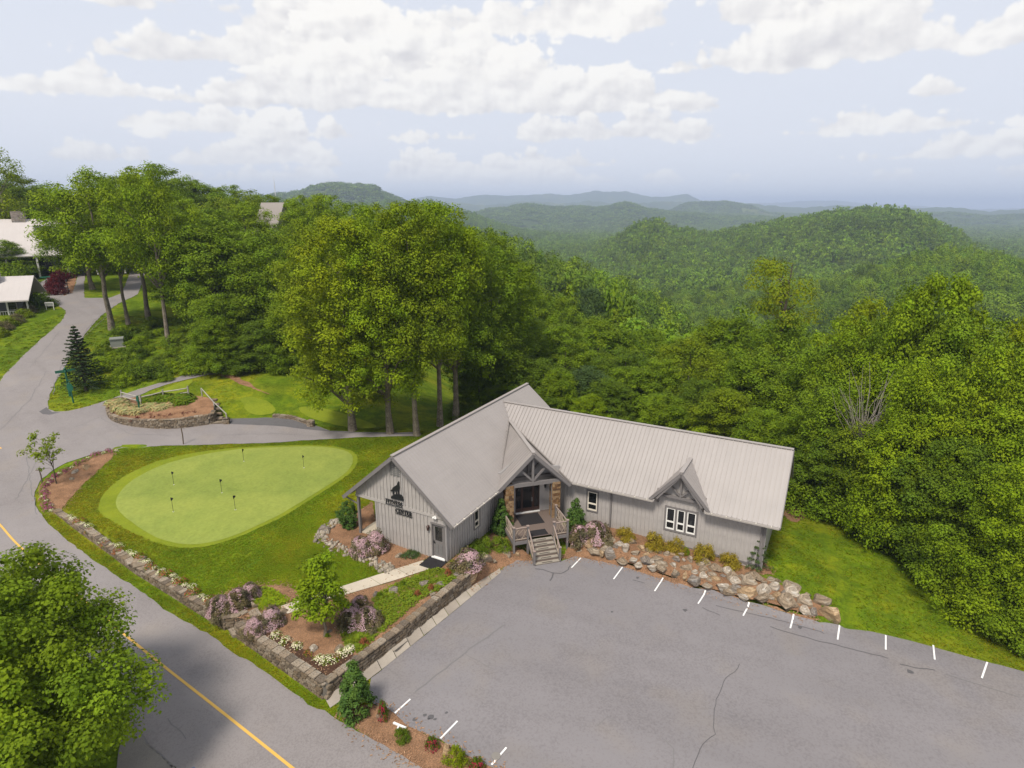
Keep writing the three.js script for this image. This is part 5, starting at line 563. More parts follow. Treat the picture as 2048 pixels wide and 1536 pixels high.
// ---------------------------------------------------------------- flags, signs, boxes
{
  const flag = thing('golf_flag', '', 'flag'); part('stick', new THREE.CylinderGeometry(0.013, 0.013, 1.15, 6).translate(0, 0.57, 0), M.black, flag); const fs = new THREE.Shape([[0, 0], [0.05, -0.04], [0.13, -0.03], [0.19, -0.12], [0.08, -0.24], [0, -0.27]].map((p) => new THREE.Vector2(...p))); part('flag_cloth', new THREE.ExtrudeGeometry(fs, { depth: 0.015, bevelEnabled: false }).translate(-0.05, 1.16, -0.007), M.black, flag);
  part('hole_rim', new THREE.TorusGeometry(0.055, 0.008, 5, 14).rotateX(Math.PI / 2), M.white, flag);
  const L = ['black flag nearest the far left rim of the putting green', 'black flag in the middle of the putting green', 'black flag near the top edge of the putting green', 'black flag at the narrow right end of the putting green', 'black flag nearest the road on the putting green', 'black flag nearest the building corner, low on the putting green'];
  [[-27.38,-45.41],[-22.66,-43.63],[-23.51,-49.74],[-17.74,-48.21],[-25.01,-40.87],[-20.38,-40.81]].forEach(([x, z], i) => { const y = H(x, z) + 0.035; if (!i) { flag.position.set(x, y, z); info(flag, L[0], 'flag', 'putting green flags'); } else copyOf(flag, [x, y, z], [0, 0.3, 1.2, -0.5, 0.1, 0.7][i], 1, L[i], 'putting green flags'); });
  const P = (u) => u;
  const sp = thing('street_sign', 'tall green street sign post with two arms at the road fork', 'sign post', (([x, z]) => [x, H(x, z), z])([-48.32,-64.03])); part('post', new THREE.CylinderGeometry(0.09, 0.13, 3.0, 8).translate(0, 1.5, 0), M.greenPaint, sp); for (const a of [0.5, 2.2]) part('name_arm', bar([Math.cos(a) * -0.9, 2.85, Math.sin(a) * 0.9], [Math.cos(a) * 0.9, 2.95, -Math.sin(a) * 0.9], 0.06, 0.28), M.greenPaint, sp); part('finial', new THREE.SphereGeometry(0.13, 10, 8).translate(0, 3.15, 0), M.greenPaint, sp); part('plaque', bx(0.4, 0.16, 0.05, 0.22, 1.9, 0.1), M.greenPaint, sp);
  const s2 = thing('traffic_sign', 'low green post with a pointed oval sign in the grass', 'sign post', (([x, z]) => [x, H(x, z), z])([-46.94,-62.45])); part('post', new THREE.CylinderGeometry(0.07, 0.08, 1.6, 8).translate(0, 0.8, 0), M.greenPaint, s2); part('sign_face', new THREE.CylinderGeometry(0.34, 0.34, 0.06, 14).rotateX(Math.PI / 2).scale(1, 1.35, 1).translate(0, 1.75, 0.06), M.greenPaint, s2); part('point', new THREE.ConeGeometry(0.1, 0.3, 6).translate(0, 2.3, 0.06), M.greenPaint, s2);
  const s3 = thing('lamp_post', 'slim dark green post with a small plate among the island grasses', 'post', (([x, z]) => [x, H(x, z) + 0.3, z])([-37.95,-59.24])); part('post', new THREE.CylinderGeometry(0.07, 0.09, 2.1, 8).translate(0, 1.05, 0), M.greenPaint, s3); part('plate', bx(0.24, 0.55, 0.1, 0, 1.75, 0.03), M.greenPaint, s3);
  const wp = (name, label, x, z, h) => { const s = thing(name, label, 'sign post', [x, H(x, z), z]); part('post', tube([V(0, 0, 0), V(0.05, h * 0.5, 0), V(0, h, 0)], [0.055, 0.05, 0.04], 6), M.signWood, s); part('cross_branch', tube([V(-0.3, h * 0.86, 0), V(0, h * 0.9, 0), V(0.26, h * 0.84, 0)], [0.03, 0.035, 0.02], 5), M.signWood, s); part('knob', new THREE.IcosahedronGeometry(0.09, 1).translate(0.02, h, 0), M.signWood, s); };
  wp('wooden_post', 'rustic wooden post at the top edge of the lawn by the cart path', ...[-30.74,-53.51], 1.9); wp('wooden_post', 'rustic wooden post leaning beside the sapling', ...[-39.04,-46.62], 1.3);
  const ub = thing('utility_box', 'grey-green metal utility box on the wooded bank', 'utility box', (([x, z]) => [x, H(x, z), z])([-52.59,-79.93]), 0.5); part('cabinet', bx(1.5, 1.15, 1.2, 0, 0.6, 0), M.box, ub); part('lid', bx(1.6, 0.12, 1.3, 0, 1.2, 0).rotateX(0.04), M.box, ub); part('pad', bx(1.9, 0.14, 1.6, 0, 0.05, 0), M.concrete, ub);
  const sg = thing('yard_sign', 'small white and dark sign by the road fork', 'sign', (([x, z]) => [x, H(x, z), z])([-72.97,-96.3]), 0.1); part('board', bx(1.3, 0.6, 0.08, 0, 0.95, 0), M.houseWhite, sg); part('panel', bx(1.1, 0.42, 0.02, 0, 0.95, 0.055), M.box, sg); for (const x of [-0.55, 0.55]) part('leg', bx(0.08, 0.7, 0.08, x, 0.35, 0), M.houseWhite, sg);
  const s5 = thing('lamp_post', 'thin dark lamp post in the bark island on the hill', 'post', (([x, z]) => [x, H(x, z), z])([-77.49,-107.33])); part('post', new THREE.CylinderGeometry(0.05, 0.07, 2.2, 6).translate(0, 1.1, 0), M.black, s5); part('head', bx(0.22, 0.3, 0.22, 0, 2.3, 0), M.black, s5);
  const s6 = thing('street_sign', 'green finger sign on the hillside drive', 'sign post', (([x, z]) => [x, H(x, z), z])([-83.67,-110.83])); part('post', new THREE.CylinderGeometry(0.05, 0.06, 2.0, 6).translate(0, 1.0, 0), M.greenPaint, s6); part('name_arm', bar([-1.0, 1.8, 0], [0.9, 1.95, 0], 0.06, 0.22), M.greenPaint, s6);
  const tg = top('white_stake', merge([bar([0, 0.03, 0], [0.62, 0.03, 0.3], 0.1, 0.05), bar([0.3, 0.05, 0.12], [0.24, 0.05, 0.36], 0.07, 0.05)]), M.white, 'white T-shaped pipe lying on the roadside bark', 'pipe'); { const [x, z] = [-5.37,-22.41]; tg.position.set(x, H(x, z) + 0.05, z); }
  const mh = top('manhole_cover', new THREE.CylinderGeometry(0.2, 0.2, 0.02, 20), M.dirtDrive, 'small round utility cover in the parking lot', 'utility cover'); { const [x, z] = [-0.68,-20.68]; mh.position.set(x, H(x, z) + 0.06, z); }
}
// ---------------------------------------------------------------- foliage
class Leaves {
  constructor(n) { this.p = new Float32Array(n * 12); this.n = new Float32Array(n * 12); this.c = new Float32Array(n * 12); this.k = 0; this.max = n; }
  add(x, y, z, L, W, fx, fy, fz, sx, sy, sz, soft, cr, cg, cb, r) {   // a folded leaf: facing f, shaded with a normal drawn towards s
    if (this.k >= this.max) return;
    let l = Math.hypot(fx, fy, fz) || 1; fx /= l; fy /= l; fz /= l;
    let ax = r() - 0.5, ay = r() - 0.5, az = r() - 0.5, d = ax * fx + ay * fy + az * fz; ax -= d * fx; ay -= d * fy; az -= d * fz; l = Math.hypot(ax, ay, az) || 1; ax /= l; ay /= l; az /= l;
    const bx_ = fy * az - fz * ay, by = fz * ax - fx * az, bz = fx * ay - fy * ax, o = this.k * 12, dr = L * 0.18;
    const P = this.p, N = this.n, C = this.c, h = L / 2, w = W / 2;
    P[o] = x - ax * h - fx * dr; P[o + 1] = y - ay * h - fy * dr; P[o + 2] = z - az * h - fz * dr;
    P[o + 3] = x + bx_ * w; P[o + 4] = y + by * w; P[o + 5] = z + bz * w;
    P[o + 6] = x + ax * h - fx * dr; P[o + 7] = y + ay * h - fy * dr; P[o + 8] = z + az * h - fz * dr;
    P[o + 9] = x - bx_ * w; P[o + 10] = y - by * w; P[o + 11] = z - bz * w;
    let nx = lerp(fx, sx, soft), ny = lerp(fy, sy, soft), nz = lerp(fz, sz, soft); l = Math.hypot(nx, ny, nz) || 1;
    for (let i = 0; i < 4; i++) { N[o + i * 3] = nx / l; N[o + i * 3 + 1] = ny / l; N[o + i * 3 + 2] = nz / l; C[o + i * 3] = cr; C[o + i * 3 + 1] = cg; C[o + i * 3 + 2] = cb; }
    this.k++;
  }
  build() { const g = new THREE.BufferGeometry(), n = this.k, idx = new Uint32Array(n * 6); for (let i = 0; i < n; i++) idx.set([i * 4, i * 4 + 2, i * 4 + 1, i * 4, i * 4 + 3, i * 4 + 2], i * 6); g.setAttribute('position', new THREE.BufferAttribute(this.p.subarray(0, n * 12), 3)); g.setAttribute('normal', new THREE.BufferAttribute(this.n.subarray(0, n * 12), 3)); g.setAttribute('color', new THREE.BufferAttribute(this.c.subarray(0, n * 12), 3)); g.setIndex(new THREE.BufferAttribute(idx, 1)); return g; }
}
// crown of leaf clumps inside an outline: prof(t) gives the radius at height share t
function crownGeo(seed, o) {
  const r = rngOf(seed), L = new Leaves(o.leaves), clumps = [], { R, y0, y1 } = o, Hc = y1 - y0; let guard = 0;
  const lop = [r() * 6.28, r() * 6.28, r() * 6.28];
  while (clumps.length < o.clumps && guard++ < 9000) {
    const t = r(), a = r() * 6.283, pr = o.prof(t), q = R * pr * (1 + 0.16 * Math.sin(a * 2 + lop[0] + t * 4) + 0.12 * Math.sin(a * 3 + lop[1] - t * 6)); if (r() > pr) continue;
    const s = Math.sqrt(lerp(o.inner ?? 0.22, 1, r())), rc = (o.cs ?? 0.23) * R * (0.65 + 0.7 * r()) * (0.7 + 0.3 * pr);
    const x = Math.cos(a) * q * s, z = Math.sin(a) * q * s, y = y0 + t * Hc; clumps.push({ x, y, z, rc, s, t, tone: 0.80 + 0.40 * r(), hue: r() });
  }
  const tot = clumps.reduce((a, c) => a + c.rc * c.rc, 0);
  for (const c of clumps) {
    const n = Math.round(o.leaves * c.rc * c.rc / tot), fl = o.flat ?? 0.86; const l0 = Math.hypot(c.x, c.z) || 1, ox = c.x / l0, oz = c.z / l0;
    for (let i = 0; i < n; i++) {
      let u = r() * 2 - 1, a = r() * 6.283, k = Math.sqrt(1 - u * u), dx = Math.cos(a) * k, dy = u, dz = Math.sin(a) * k; if (dy < -0.25 && r() < 0.6) dy = -dy;
      const rad = c.rc * (o.round ? 0.35 + 0.65 * Math.cbrt(r()) : 1.32 * r() ** 0.55);
      const x = c.x + dx * rad, y = c.y + dy * rad * fl, z = c.z + dz * rad, size = o.leaf * (0.5 + 1.0 * r() * (0.4 + 0.6 * r()) * 1.5);
      const tn = c.tone * (0.87 + 0.26 * r()), h = clamp(c.hue * 0.7 + r() * 0.3);
      L.add(x, y, z, size, size * (o.asp ?? 0.62), dx * 0.7 + (r() - 0.5) * 1.1, dy * 0.6 + 0.55 + (r() - 0.5) * 0.8 - (o.droop ?? 0), dz * 0.7 + (r() - 0.5) * 1.1, ...(o.round ? [c.x * 0.8 + dx * 0.5, (c.y - y0 - Hc * 0.35) * 0.9 + dy * 0.5 + 0.2, c.z * 0.8 + dz * 0.5] : [dx * 0.75 + ox * 0.35, dy * 0.75 + 0.25, dz * 0.75 + oz * 0.35]), o.soft ?? 0.45, tn * lerp(0.84, 1.14, h), tn * lerp(0.95, 1.06, h), tn * lerp(1.1, 0.85, h), r);
    }
  }
  return { geo: L.build(), clumps };
}
function trunkGeo(seed, o, clumps) {
  const r = rngOf(seed + 77), list = [], pts = [], rad = [], n = 7, top = lerp(o.y0, o.y1, o.lead ?? 0.8), lean = [(r() - 0.5) * (o.lean ?? 0.6), (r() - 0.5) * (o.lean ?? 0.6)];
  for (let i = 0; i <= n; i++) { const t = i / n; pts.push(V(lean[0] * Math.sin(t * 2.2) + (r() - 0.5) * 0.18, t * top - 0.25, lean[1] * Math.sin(t * 2) + (r() - 0.5) * 0.18)); rad.push(o.tr * (i === 0 ? 1.35 : 1) * lerp(1, 0.16, t ** 0.9)); }
  list.push(tube(pts, rad, 9));
  const cs = clumps.slice().sort((a, b) => b.rc - a.rc).slice(0, o.limbs ?? 16);
  for (const c of cs) { const hy = clamp((c.y - Math.hypot(c.x, c.z) * (0.55 + 0.3 * r())) / top, Math.max(0.12, o.y0 / top * 0.8), 0.93), k = hy * n, i = Math.min(n - 1, k | 0), a = pts[i].clone().lerp(pts[i + 1], k - i), b = V(c.x, c.y, c.z), m = a.clone().lerp(b, 0.5); m.y += 0.12 * a.distanceTo(b); m.x += (r() - 0.5) * 0.5; m.z += (r() - 0.5) * 0.5; const r0 = lerp(rad[i], rad[i + 1], k - i) * 0.55; list.push(tube([a, m, b], [r0, r0 * 0.6, 0.02], 5)); }
  return merge(list);
}
const oval = (t) => Math.sqrt(Math.max(0, Math.sin(Math.PI * clamp(t * 0.94 + 0.04) ** 0.85))), dome = (t) => Math.sqrt(Math.max(0, 1 - ((t - 0.28) / (t < 0.28 ? 0.42 : 0.73)) ** 2)), column = (t) => Math.min(1, 0.80 + t * 1.2) * Math.sqrt(Math.max(0, 1 - (Math.max(0, t - 0.45) / 0.56) ** 2)), skirt = (t) => Math.sqrt(Math.max(0, 1 - t ** 1.7)) * (0.92 + 0.1 * Math.sin(t * 9));
const protos = {};
function proto(key, seed, o) {                          // tree of a given build; placed copies scale it
  const { geo, clumps } = crownGeo(seed, o); return protos[key] = { geo, trunk: o.noTrunk ? null : trunkGeo(seed, o, clumps), R: o.R, top: o.y1 };
}
const B = (o) => ({ leaves: 45000, clumps: 190, leaf: 0.195, cs: 0.17, R: 5, y0: 4, y1: 16, prof: oval, tr: 0.32, ...o });
proto('oak1', 11, B({})); proto('oak2', 12, B({ prof: dome, clumps: 170, y0: 5 })); proto('oak3', 13, B({ clumps: 220, cs: 0.16, y0: 3.2 })); proto('high1', 14, B({ y0: 6.6, clumps: 150, leaves: 36000 })); proto('high2', 15, B({ y0: 7.2, prof: dome, clumps: 140, leaves: 33000 }));
proto('tall1', 21, B({ R: 4.6, y0: 3.2, y1: 21, prof: column, clumps: 330, cs: 0.155, leaves: 66000, tr: 0.34, limbs: 34, leaf: 0.183 })); proto('tall2', 22, B({ R: 4.8, y0: 4.4, y1: 21, prof: column, clumps: 360, cs: 0.145, leaves: 66000, tr: 0.34, limbs: 34, leaf: 0.179 })); proto('tall3', 23, B({ R: 5, y0: 7.6, y1: 21, prof: column, clumps: 300, cs: 0.16, leaves: 60000, tr: 0.33, limbs: 34, leaf: 0.187 }));
proto('low1', 31, B({ R: 5, y0: 0.6, y1: 13, prof: skirt, clumps: 320, cs: 0.15, leaves: 63000, leaf: 0.172, tr: 0.25 })); proto('low2', 32, B({ R: 5, y0: 0.4, y1: 12, prof: skirt, clumps: 280, cs: 0.165, leaves: 63000, leaf: 0.176, tr: 0.25 }));
proto('airy1', 41, B({ R: 4, y0: 5, y1: 14, prof: oval, clumps: 46, cs: 0.24, leaves: 7800, leaf: 0.203, tr: 0.2, limbs: 26, inner: 0.05 })); proto('airy2', 42, B({ R: 4, y0: 3.5, y1: 14, prof: oval, clumps: 55, cs: 0.2, leaves: 7500, leaf: 0.187, tr: 0.17, limbs: 30, inner: 0.05 }));
proto('maple1', 51, B({ R: 5, y0: 2, y1: 14, prof: oval, clumps: 340, cs: 0.135, leaves: 66000, leaf: 0.168, asp: 0.85 })); proto('maple2', 52, B({ R: 5, y0: 1.2, y1: 13, prof: dome, clumps: 320, cs: 0.14, leaves: 66000, leaf: 0.168, asp: 0.85 }));
const TONE = { yellow: 'yellow-green', bright: 'bright green', mid: 'mid-green', dark: 'dark green', olive: 'olive', blue: 'grey-green', cover: 'lime-green' };
const NAMES = { oak: 'oak_tree', tall: 'tall_oak_tree', low: 'broadleaf_tree', high: 'oak_tree', airy: 'birch_tree', maple: 'maple_tree' };
function tree(key, leaf, x, z, height, width, turn, label, group, bark = M.bark, base = 0) {   // height and width in metres
  const p = protos[key], t = thing(NAMES[key.replace(/\d/, '')] || 'tree', label, 'tree', [x, H(x, z) + base, z], turn, group), sy = height / p.top, sx = width / (2 * p.R);
  if (p.trunk) { const m = part('trunk', p.trunk, bark, t); m.scale.set(lerp(sx, sy, 0.35), sy, lerp(sx, sy, 0.35)); if (width / height < 0.9) m.scale.x = m.scale.z = sx; }
  const c = part('crown', p.geo, LEAF[leaf], t); c.scale.set(sx, sy, sx); return t;
}
const treeAt = (key, leaf, [x, z, y], width, turn, label, group, bark) => tree(key, leaf, x, z, Math.max(4, y - H(x, z)), width, turn, label, group, bark);
// ---- the row of tall trees behind the lawn
[[[-15.85,-57.21], 'yellow', 'tall1', 9.8, 20.6, 'tall yellow-green oak, first of the row on the left behind the lawn'], [[-11.95,-56.53], 'bright', 'tall2', 9.2, 21.4, 'tall oak second from the left in the row behind the lawn'], [[-9.31,-56.25], 'olive', 'tall3', 8.8, 21.6, 'tall oak in the middle of the row, with the pale slender trunk'], [[-7.42,-59.46], 'bright', 'tall3', 9.0, 21.8, 'tall oak second from the right in the row behind the lawn'], [[-6.06,-62.57], 'mid', 'tall3', 10.6, 20, 'tall oak at the right end of the row, nearest the roof peak']].forEach(([[x, z], l, k, w, h, lab], i) => tree(k, l, x, z, h, w, 0.7 + i * 1.9, lab, 'row of tall oaks', M.barkPale));
treeAt('tall2', 'mid', [-2.1,-67.97,19.65], 10.5, 2.1, 'dark oak half hidden behind the right end of the oak row', 'oaks behind the row'); treeAt('oak3', 'olive', [-21.86,-68.6,21.2], 9.5, 0.4, 'yellowish tree crowded behind the left end of the oak row', 'oaks behind the row');
// ---- hillside trees left of them
[[[-57.94,-87.31], 'bright', 'high1', 13, 21.5, 'big green tree with the curved bare trunk beside the hill road'], [[-57.43,-90.63], 'bright', 'high2', 9, 18.5, 'slim green tree just right of the curved trunk'], [[-55.92,-93.15], 'yellow', 'high2', 12, 21, 'spreading yellow-green tree over the hill road'], [[-46.44,-81.04], 'bright', 'high1', 10, 22.5, 'green tree with the long straight pale trunk on the bank'], [[-40.02,-84.88], 'mid', 'airy2', 13, 17, 'open-branched grey-green tree in the middle of the bank'], [[-75.98,-111.5], 'mid', 'oak3', 13, 15, 'round tree on the grass triangle between the drives'], [[-103.27,-129.33], 'olive', 'airy1', 11, 22, 'slender tree on the slope below the hilltop house']].forEach(([[x, z], l, k, w, h, lab], i) => tree(k, l, x, z, h, w, i * 2.3 + 0.5, lab, 'hillside trees', M.barkPale));
// ---- wood behind and between, placed by crown top
[[[-40.73,-82.49,19.99], 'mid', 'maple1', 11], [[-39.45,-89.71,18.74], 'dark', 'oak3', 12], [[-32.07,-81.95,19.69], 'mid', 'oak1', 11], [[-30.02,-80.59,15.97], 'mid', 'low1', 10], [[-34.38,-81.01,13.36], 'dark', 'low2', 11], [[-36.62,-75.6,12.13], 'mid', 'low1', 9], [[-30.83,-74.91,9.14], 'dark', 'low2', 9.5], [[-33.51,-72.64,6.98], 'dark', 'low1', 6], [[-27.16,-74.18,12.33], 'mid', 'low2', 8], [[-48.22,-93.27,14.95], 'mid', 'oak2', 12], [[-35.67,-71.61,9.73], 'mid', 'low2', 6]].forEach(([p, l, k, w], i) => treeAt(k, l, p, w, i * 1.3, TONE[l] + (p[2] - H(p[0], p[1]) > 10 ? ' tall' : ' low') + ' leafy tree ' + (p[0] < -38 ? 'over the upper bank' : p[1] < -74 ? 'deep in the wood behind the open-branched tree' : 'at the lower wood edge near the cart path end'), 'wood on the bank'));
[[[-101.62,-160.54,30.02], 'mid', 'oak1', 13], [[-62.22,-141.96,27.06], 'mid', 'oak2', 13], [[-74.92,-154.83,28.61], 'mid', 'oak1', 14], [[-59.36,-153.95,25.16], 'mid', 'oak3', 12], [[-80.1,-144.25,31.57], 'mid', 'oak2', 17], [[-79.61,-155.84,28.88], 'olive', 'oak3', 16], [[-71.36,-131.94,25.46], 'bright', 'oak1', 16], [[-72.49,-153.77,25.15], 'mid', 'oak2', 16], [[-57.24,-127.76,24.7], 'olive', 'airy2', 14], [[-56.74,-138.85,25.31], 'olive', 'airy1', 12], [[-87.46,-145.78,25.23], 'mid', 'oak3', 16], [[-41.51,-128.46,24.72], 'bright', 'oak1', 13], [[-35.98,-124.92,24.65], 'bright', 'oak3', 12], [[-29.52,-116.31,23.11], 'mid', 'oak2', 13], [[-123.08,-157.64,29.88], 'dark', 'oak2', 18], [[-125.74,-168.19,27.9], 'mid', 'oak1', 20], [[-135.54,-185.82,26.67], 'yellow', 'oak3', 22], [[-135.25,-198.26,25.92], 'mid', 'oak2', 24], [[-119.55,-147.67,28.33], 'dark', 'oak1', 18], [[-149.81,-212.5,26.8], 'bright', 'oak1', 22], [[-48.97,-115.01,23.36], 'bright', 'oak1', 12], [[-50.57,-106.62,22.1], 'mid', 'oak3', 13], [[-47.07,-137.15,24.05], 'mid', 'oak2', 12], [[-57.79,-110.84,22.08], 'bright', 'oak1', 14], [[-94.75,-116.29,16.72], 'mid', 'low1', 10], [[-22.45,-102.57,22.5], 'mid', 'oak1', 12]].forEach(([p, l, k, w], i) => treeAt(k, l, p, w, i * 1.9, TONE[l] + (k.startsWith('airy') ? ' open' : w > 15 ? ' broad' : ' narrow') + ' treetop on the skyline ' + ((a) => a < -39 ? 'at the left edge above the white roofs' : a < -35 ? 'behind the hilltop house' : a < -30 ? 'behind the curved-trunk tree' : a < -24 ? 'left of the lodge roof' : a < -19 ? 'beside the lodge roof' : 'behind the left end of the oak row')(Math.atan2(p[0], -p[1]) * DEG), 'hilltop trees'));
// ---- trees behind the building down the slope
const backRow = [[3.38,-65.91,6.27], [6.47,-73.72,8.43], [5.09,-62.79,5.95], [8.08,-63.49,6.04], [2.31,-77.97,8.6], [11.78,-81.15,8.03], [9.91,-61.2,5.3], [7.94,-59.47,3.67], [13.14,-64.68,5.73], [18.08,-82.03,6.5], [16.41,-65.99,6.25], [15.4,-57.99,4.66], [20.98,-70.96,8.06], [25.72,-71.52,9.75], [18.83,-59.07,5.9], [19.99,-54.45,6.23], [24.09,-59.29,8.92], [21.95,-50.43,5.62], [29.11,-65.85,10.76], [7,-99.76,8.82], [1.27,-97.99,11.44], [13.56,-114.2,7.77], [19.19,-108.31,5.43], [3.5,-61.9,2.9], [-0.22,-66,7.39], [-3.56,-65.9,5.13], [13,-68.78,6.75], [20.75,-62.65,8.15]];
const backKind = [['dark', 'low1', 8], ['mid', 'oak3', 9], ['mid', 'low2', 6.5], ['blue', 'low1', 7], ['dark', 'oak1', 9], ['mid', 'maple1', 11], ['dark', 'low1', 7], ['bright', 'low2', 5], ['mid', 'maple2', 8], ['mid', 'oak3', 9], ['mid', 'low1', 8], ['mid', 'low2', 7], ['olive', 'oak1', 9], ['mid', 'maple1', 10], ['dark', 'low1', 7], ['olive', 'low2', 8], ['mid', 'maple2', 9], ['mid', 'low1', 7], ['mid', 'oak3', 9], ['mid', 'oak1', 11], ['mid', 'oak2', 11], ['blue', 'oak3', 12], ['olive', 'airy2', 12], ['dark', 'low2', 6], ['dark', 'low1', 8], ['dark', 'low2', 8], ['dark', 'oak2', 8], ['olive', 'airy1', 7]];
backRow.forEach((p, i) => treeAt(backKind[i][1], backKind[i][0], p, backKind[i][2], i * 2.1, TONE[backKind[i][0]] + (backKind[i][1].startsWith('airy') ? ' thin' : backKind[i][2] > 8.5 ? ' broad' : ' small') + ' tree ' + (Math.hypot(p[0], p[1]) > 69 ? 'farther down the slope ' : 'close ') + ((a) => a < 1.5 ? 'behind the roof peak' : a < 8 ? 'behind the left half of the long roof' : a < 15 ? 'behind the dormer' : 'behind the right end of the long roof')(Math.atan2(p[0], -p[1]) * DEG), 'wood behind the building'));
// tall half-bare tree and the bare trunk
{ const [x, z, y] = [29.99,-67.65,17.82], t = thing('half_bare_tree', 'tall half-bare tree with a bald trunk and thin olive top', 'tree', [x, H(x, z), z], 0), h = y - H(x, z), r = rngOf(3), list = [], L = new Leaves(9000), main = [V(0, -0.3, 0), V(0.25, h * 0.25, 0), V(-0.15, h * 0.5, 0.1), V(0.3, h * 0.72, 0), V(0.55, h * 0.95, 0)]; list.push(tube(main, [0.42, 0.36, 0.28, 0.18, 0.05], 8));
  for (let i = 0; i < 30; i++) { const t0 = 0.34 + 0.6 * r(), k = t0 * 4, j = Math.min(3, k | 0), a = main[j].clone().lerp(main[j + 1], k - j), an = r() * 6.28, len = (1.2 + 2.2 * r()) * (t0 < 0.6 ? 0.9 : 1.15), b = a.clone().add(V(Math.cos(an) * len, len * (t0 < 0.55 ? 0.25 : 0.75), Math.sin(an) * len)); const m = a.clone().lerp(b, 0.55).add(V(0, -0.2, 0)); list.push(tube([a, m, b], [0.09, 0.05, 0.012], 5)); if (t0 > 0.45) for (let q = 0; q < 300; q++) { const u = V(r() - 0.5, (r() - 0.5) * 0.6, r() - 0.5).multiplyScalar(2.9); L.add(b.x + u.x, b.y + u.y, b.z + u.z, 0.24, 0.17, u.x, u.y + 0.6, u.z, u.x, 1, u.z, 0.4, 0.9 + 0.3 * r(), 1, 1, r); } }
  part('trunk', merge(list), M.bark, t); part('crown', L.build(), LEAF.olive, t); }
{ const [x, z, y] = [26.34,-43.09,11.07], t = thing('bare_sapling', 'leafless pale young tree among the green crowns', 'tree', [x, H(x, z), z], 0), h = y - H(x, z), r = rngOf(9), list = []; for (let i = 0; i < 46; i++) { const a = V((r() - 0.5) * 0.3, i < 4 ? -0.2 : h * (0.35 + 0.3 * r()), (r() - 0.5) * 0.3), an = r() * 6.28, sp = i < 4 ? 0.9 : 1.6 + r(), b = V(Math.cos(an) * sp, h * (0.75 + 0.27 * r()), Math.sin(an) * sp); list.push(tube([a, a.clone().lerp(b, 0.3).add(V((r() - 0.5) * 0.5, 0.2, (r() - 0.5) * 0.5)), a.clone().lerp(b, 0.65).add(V((r() - 0.5) * 0.6, 0.15, (r() - 0.5) * 0.6)), b], i < 4 ? [0.08, 0.065, 0.04, 0.012] : [0.03, 0.022, 0.015, 0.006], 5)); } part('branches', merge(list), M.twigBare, t); }
// ---- trees to the right of the building
const rightRow = [[27.47,-53.34,10.29], [30.86,-53.77,12.91], [34.02,-56.56,14.28], [32.93,-50.16,15.83], [33.43,-47.39,17.15], [33.61,-43.54,14.74], [32,-38.42,13.7], [24.77,-45.72,8.84], [27.91,-47.39,9.59], [30.48,-46.98,11.74], [28.39,-39.94,12.67], [31.33,-40.24,10.83], [31.41,-36.3,10.35], [25.24,-44.31,6.05], [26.49,-42.41,7.14], [27.62,-41.08,7.63], [28.28,-38.78,9.17], [28.62,-36.01,8.46], [28.64,-33.4,7.9], [28.84,-31.22,8.86], [32.52,-35.31,11.32], [24.68,-48.03,5.99], [27.11,-55.76,7.8], [29.52,-29.87,5.91], [37.83,-42.63,14.9], [25.97,-46.2,3.62]];
const rightKind = [['mid', 'oak3', 9], ['bright', 'oak1', 8], ['yellow', 'oak1', 8], ['mid', 'low2', 8], ['bright', 'maple1', 9], ['mid', 'oak3', 9], ['bright', 'low2', 8], ['mid', 'low1', 7.4], ['mid', 'airy2', 7], ['bright', 'low2', 9], ['bright', 'low1', 8], ['yellow', 'maple2', 8], ['bright', 'low1', 8], ['dark', 'maple1', 6], ['olive', 'airy1', 6], ['mid', 'maple2', 6.4], ['bright', 'maple1', 7], ['dark', 'maple2', 7], ['mid', 'low2', 6.4], ['bright', 'low1', 7], ['mid', 'low2', 7], ['mid', 'low1', 6.4], ['mid', 'oak3', 8], ['mid', 'low2', 6], ['yellow', 'oak1', 9], ['mid', 'low1', 5.5]];
rightRow.forEach((p, i) => treeAt(rightKind[i][1], rightKind[i][0], p, rightKind[i][2], i * 1.7 + 0.4, TONE[rightKind[i][0]] + (rightKind[i][1].startsWith('airy') ? ' thin' : rightKind[i][2] > 8 ? ' broad' : ' small') + (i > 12 && i < 20 || i > 22 ? ' wood-edge tree above the grass, ' : ' tree right of the building, ') + ((a) => a < 28 ? 'nearest the end wall' : a < 33 ? 'in the middle of the slope' : a < 36 ? 'towards the right edge' : 'at the right edge of the view')(Math.atan2(p[0], -p[1]) * DEG), i > 12 && i < 20 || i > 22 ? 'wood edge right of the lot' : 'wood right of the building'));
// ---- foreground tree at lower left
{ const o = { leaves: 150000, clumps: 460, leaf: 0.122, R: 5.2, y0: 0.15, y1: 9.6, prof: oval, tr: 0.22, cs: 0.12, limbs: 34, asp: 0.8, lean: 0.8, inner: 0.12 }, { geo, clumps } = crownGeo(99, o), [x, z] = [-20.7,-19.59], t = thing('maple_tree', 'large leafy tree in the lower left corner beside the road', 'tree', [x, H(x, z), z], 0.6); part('trunk', trunkGeo(99, o, clumps), M.bark, t); part('crown', geo, LEAF.mid, t); }
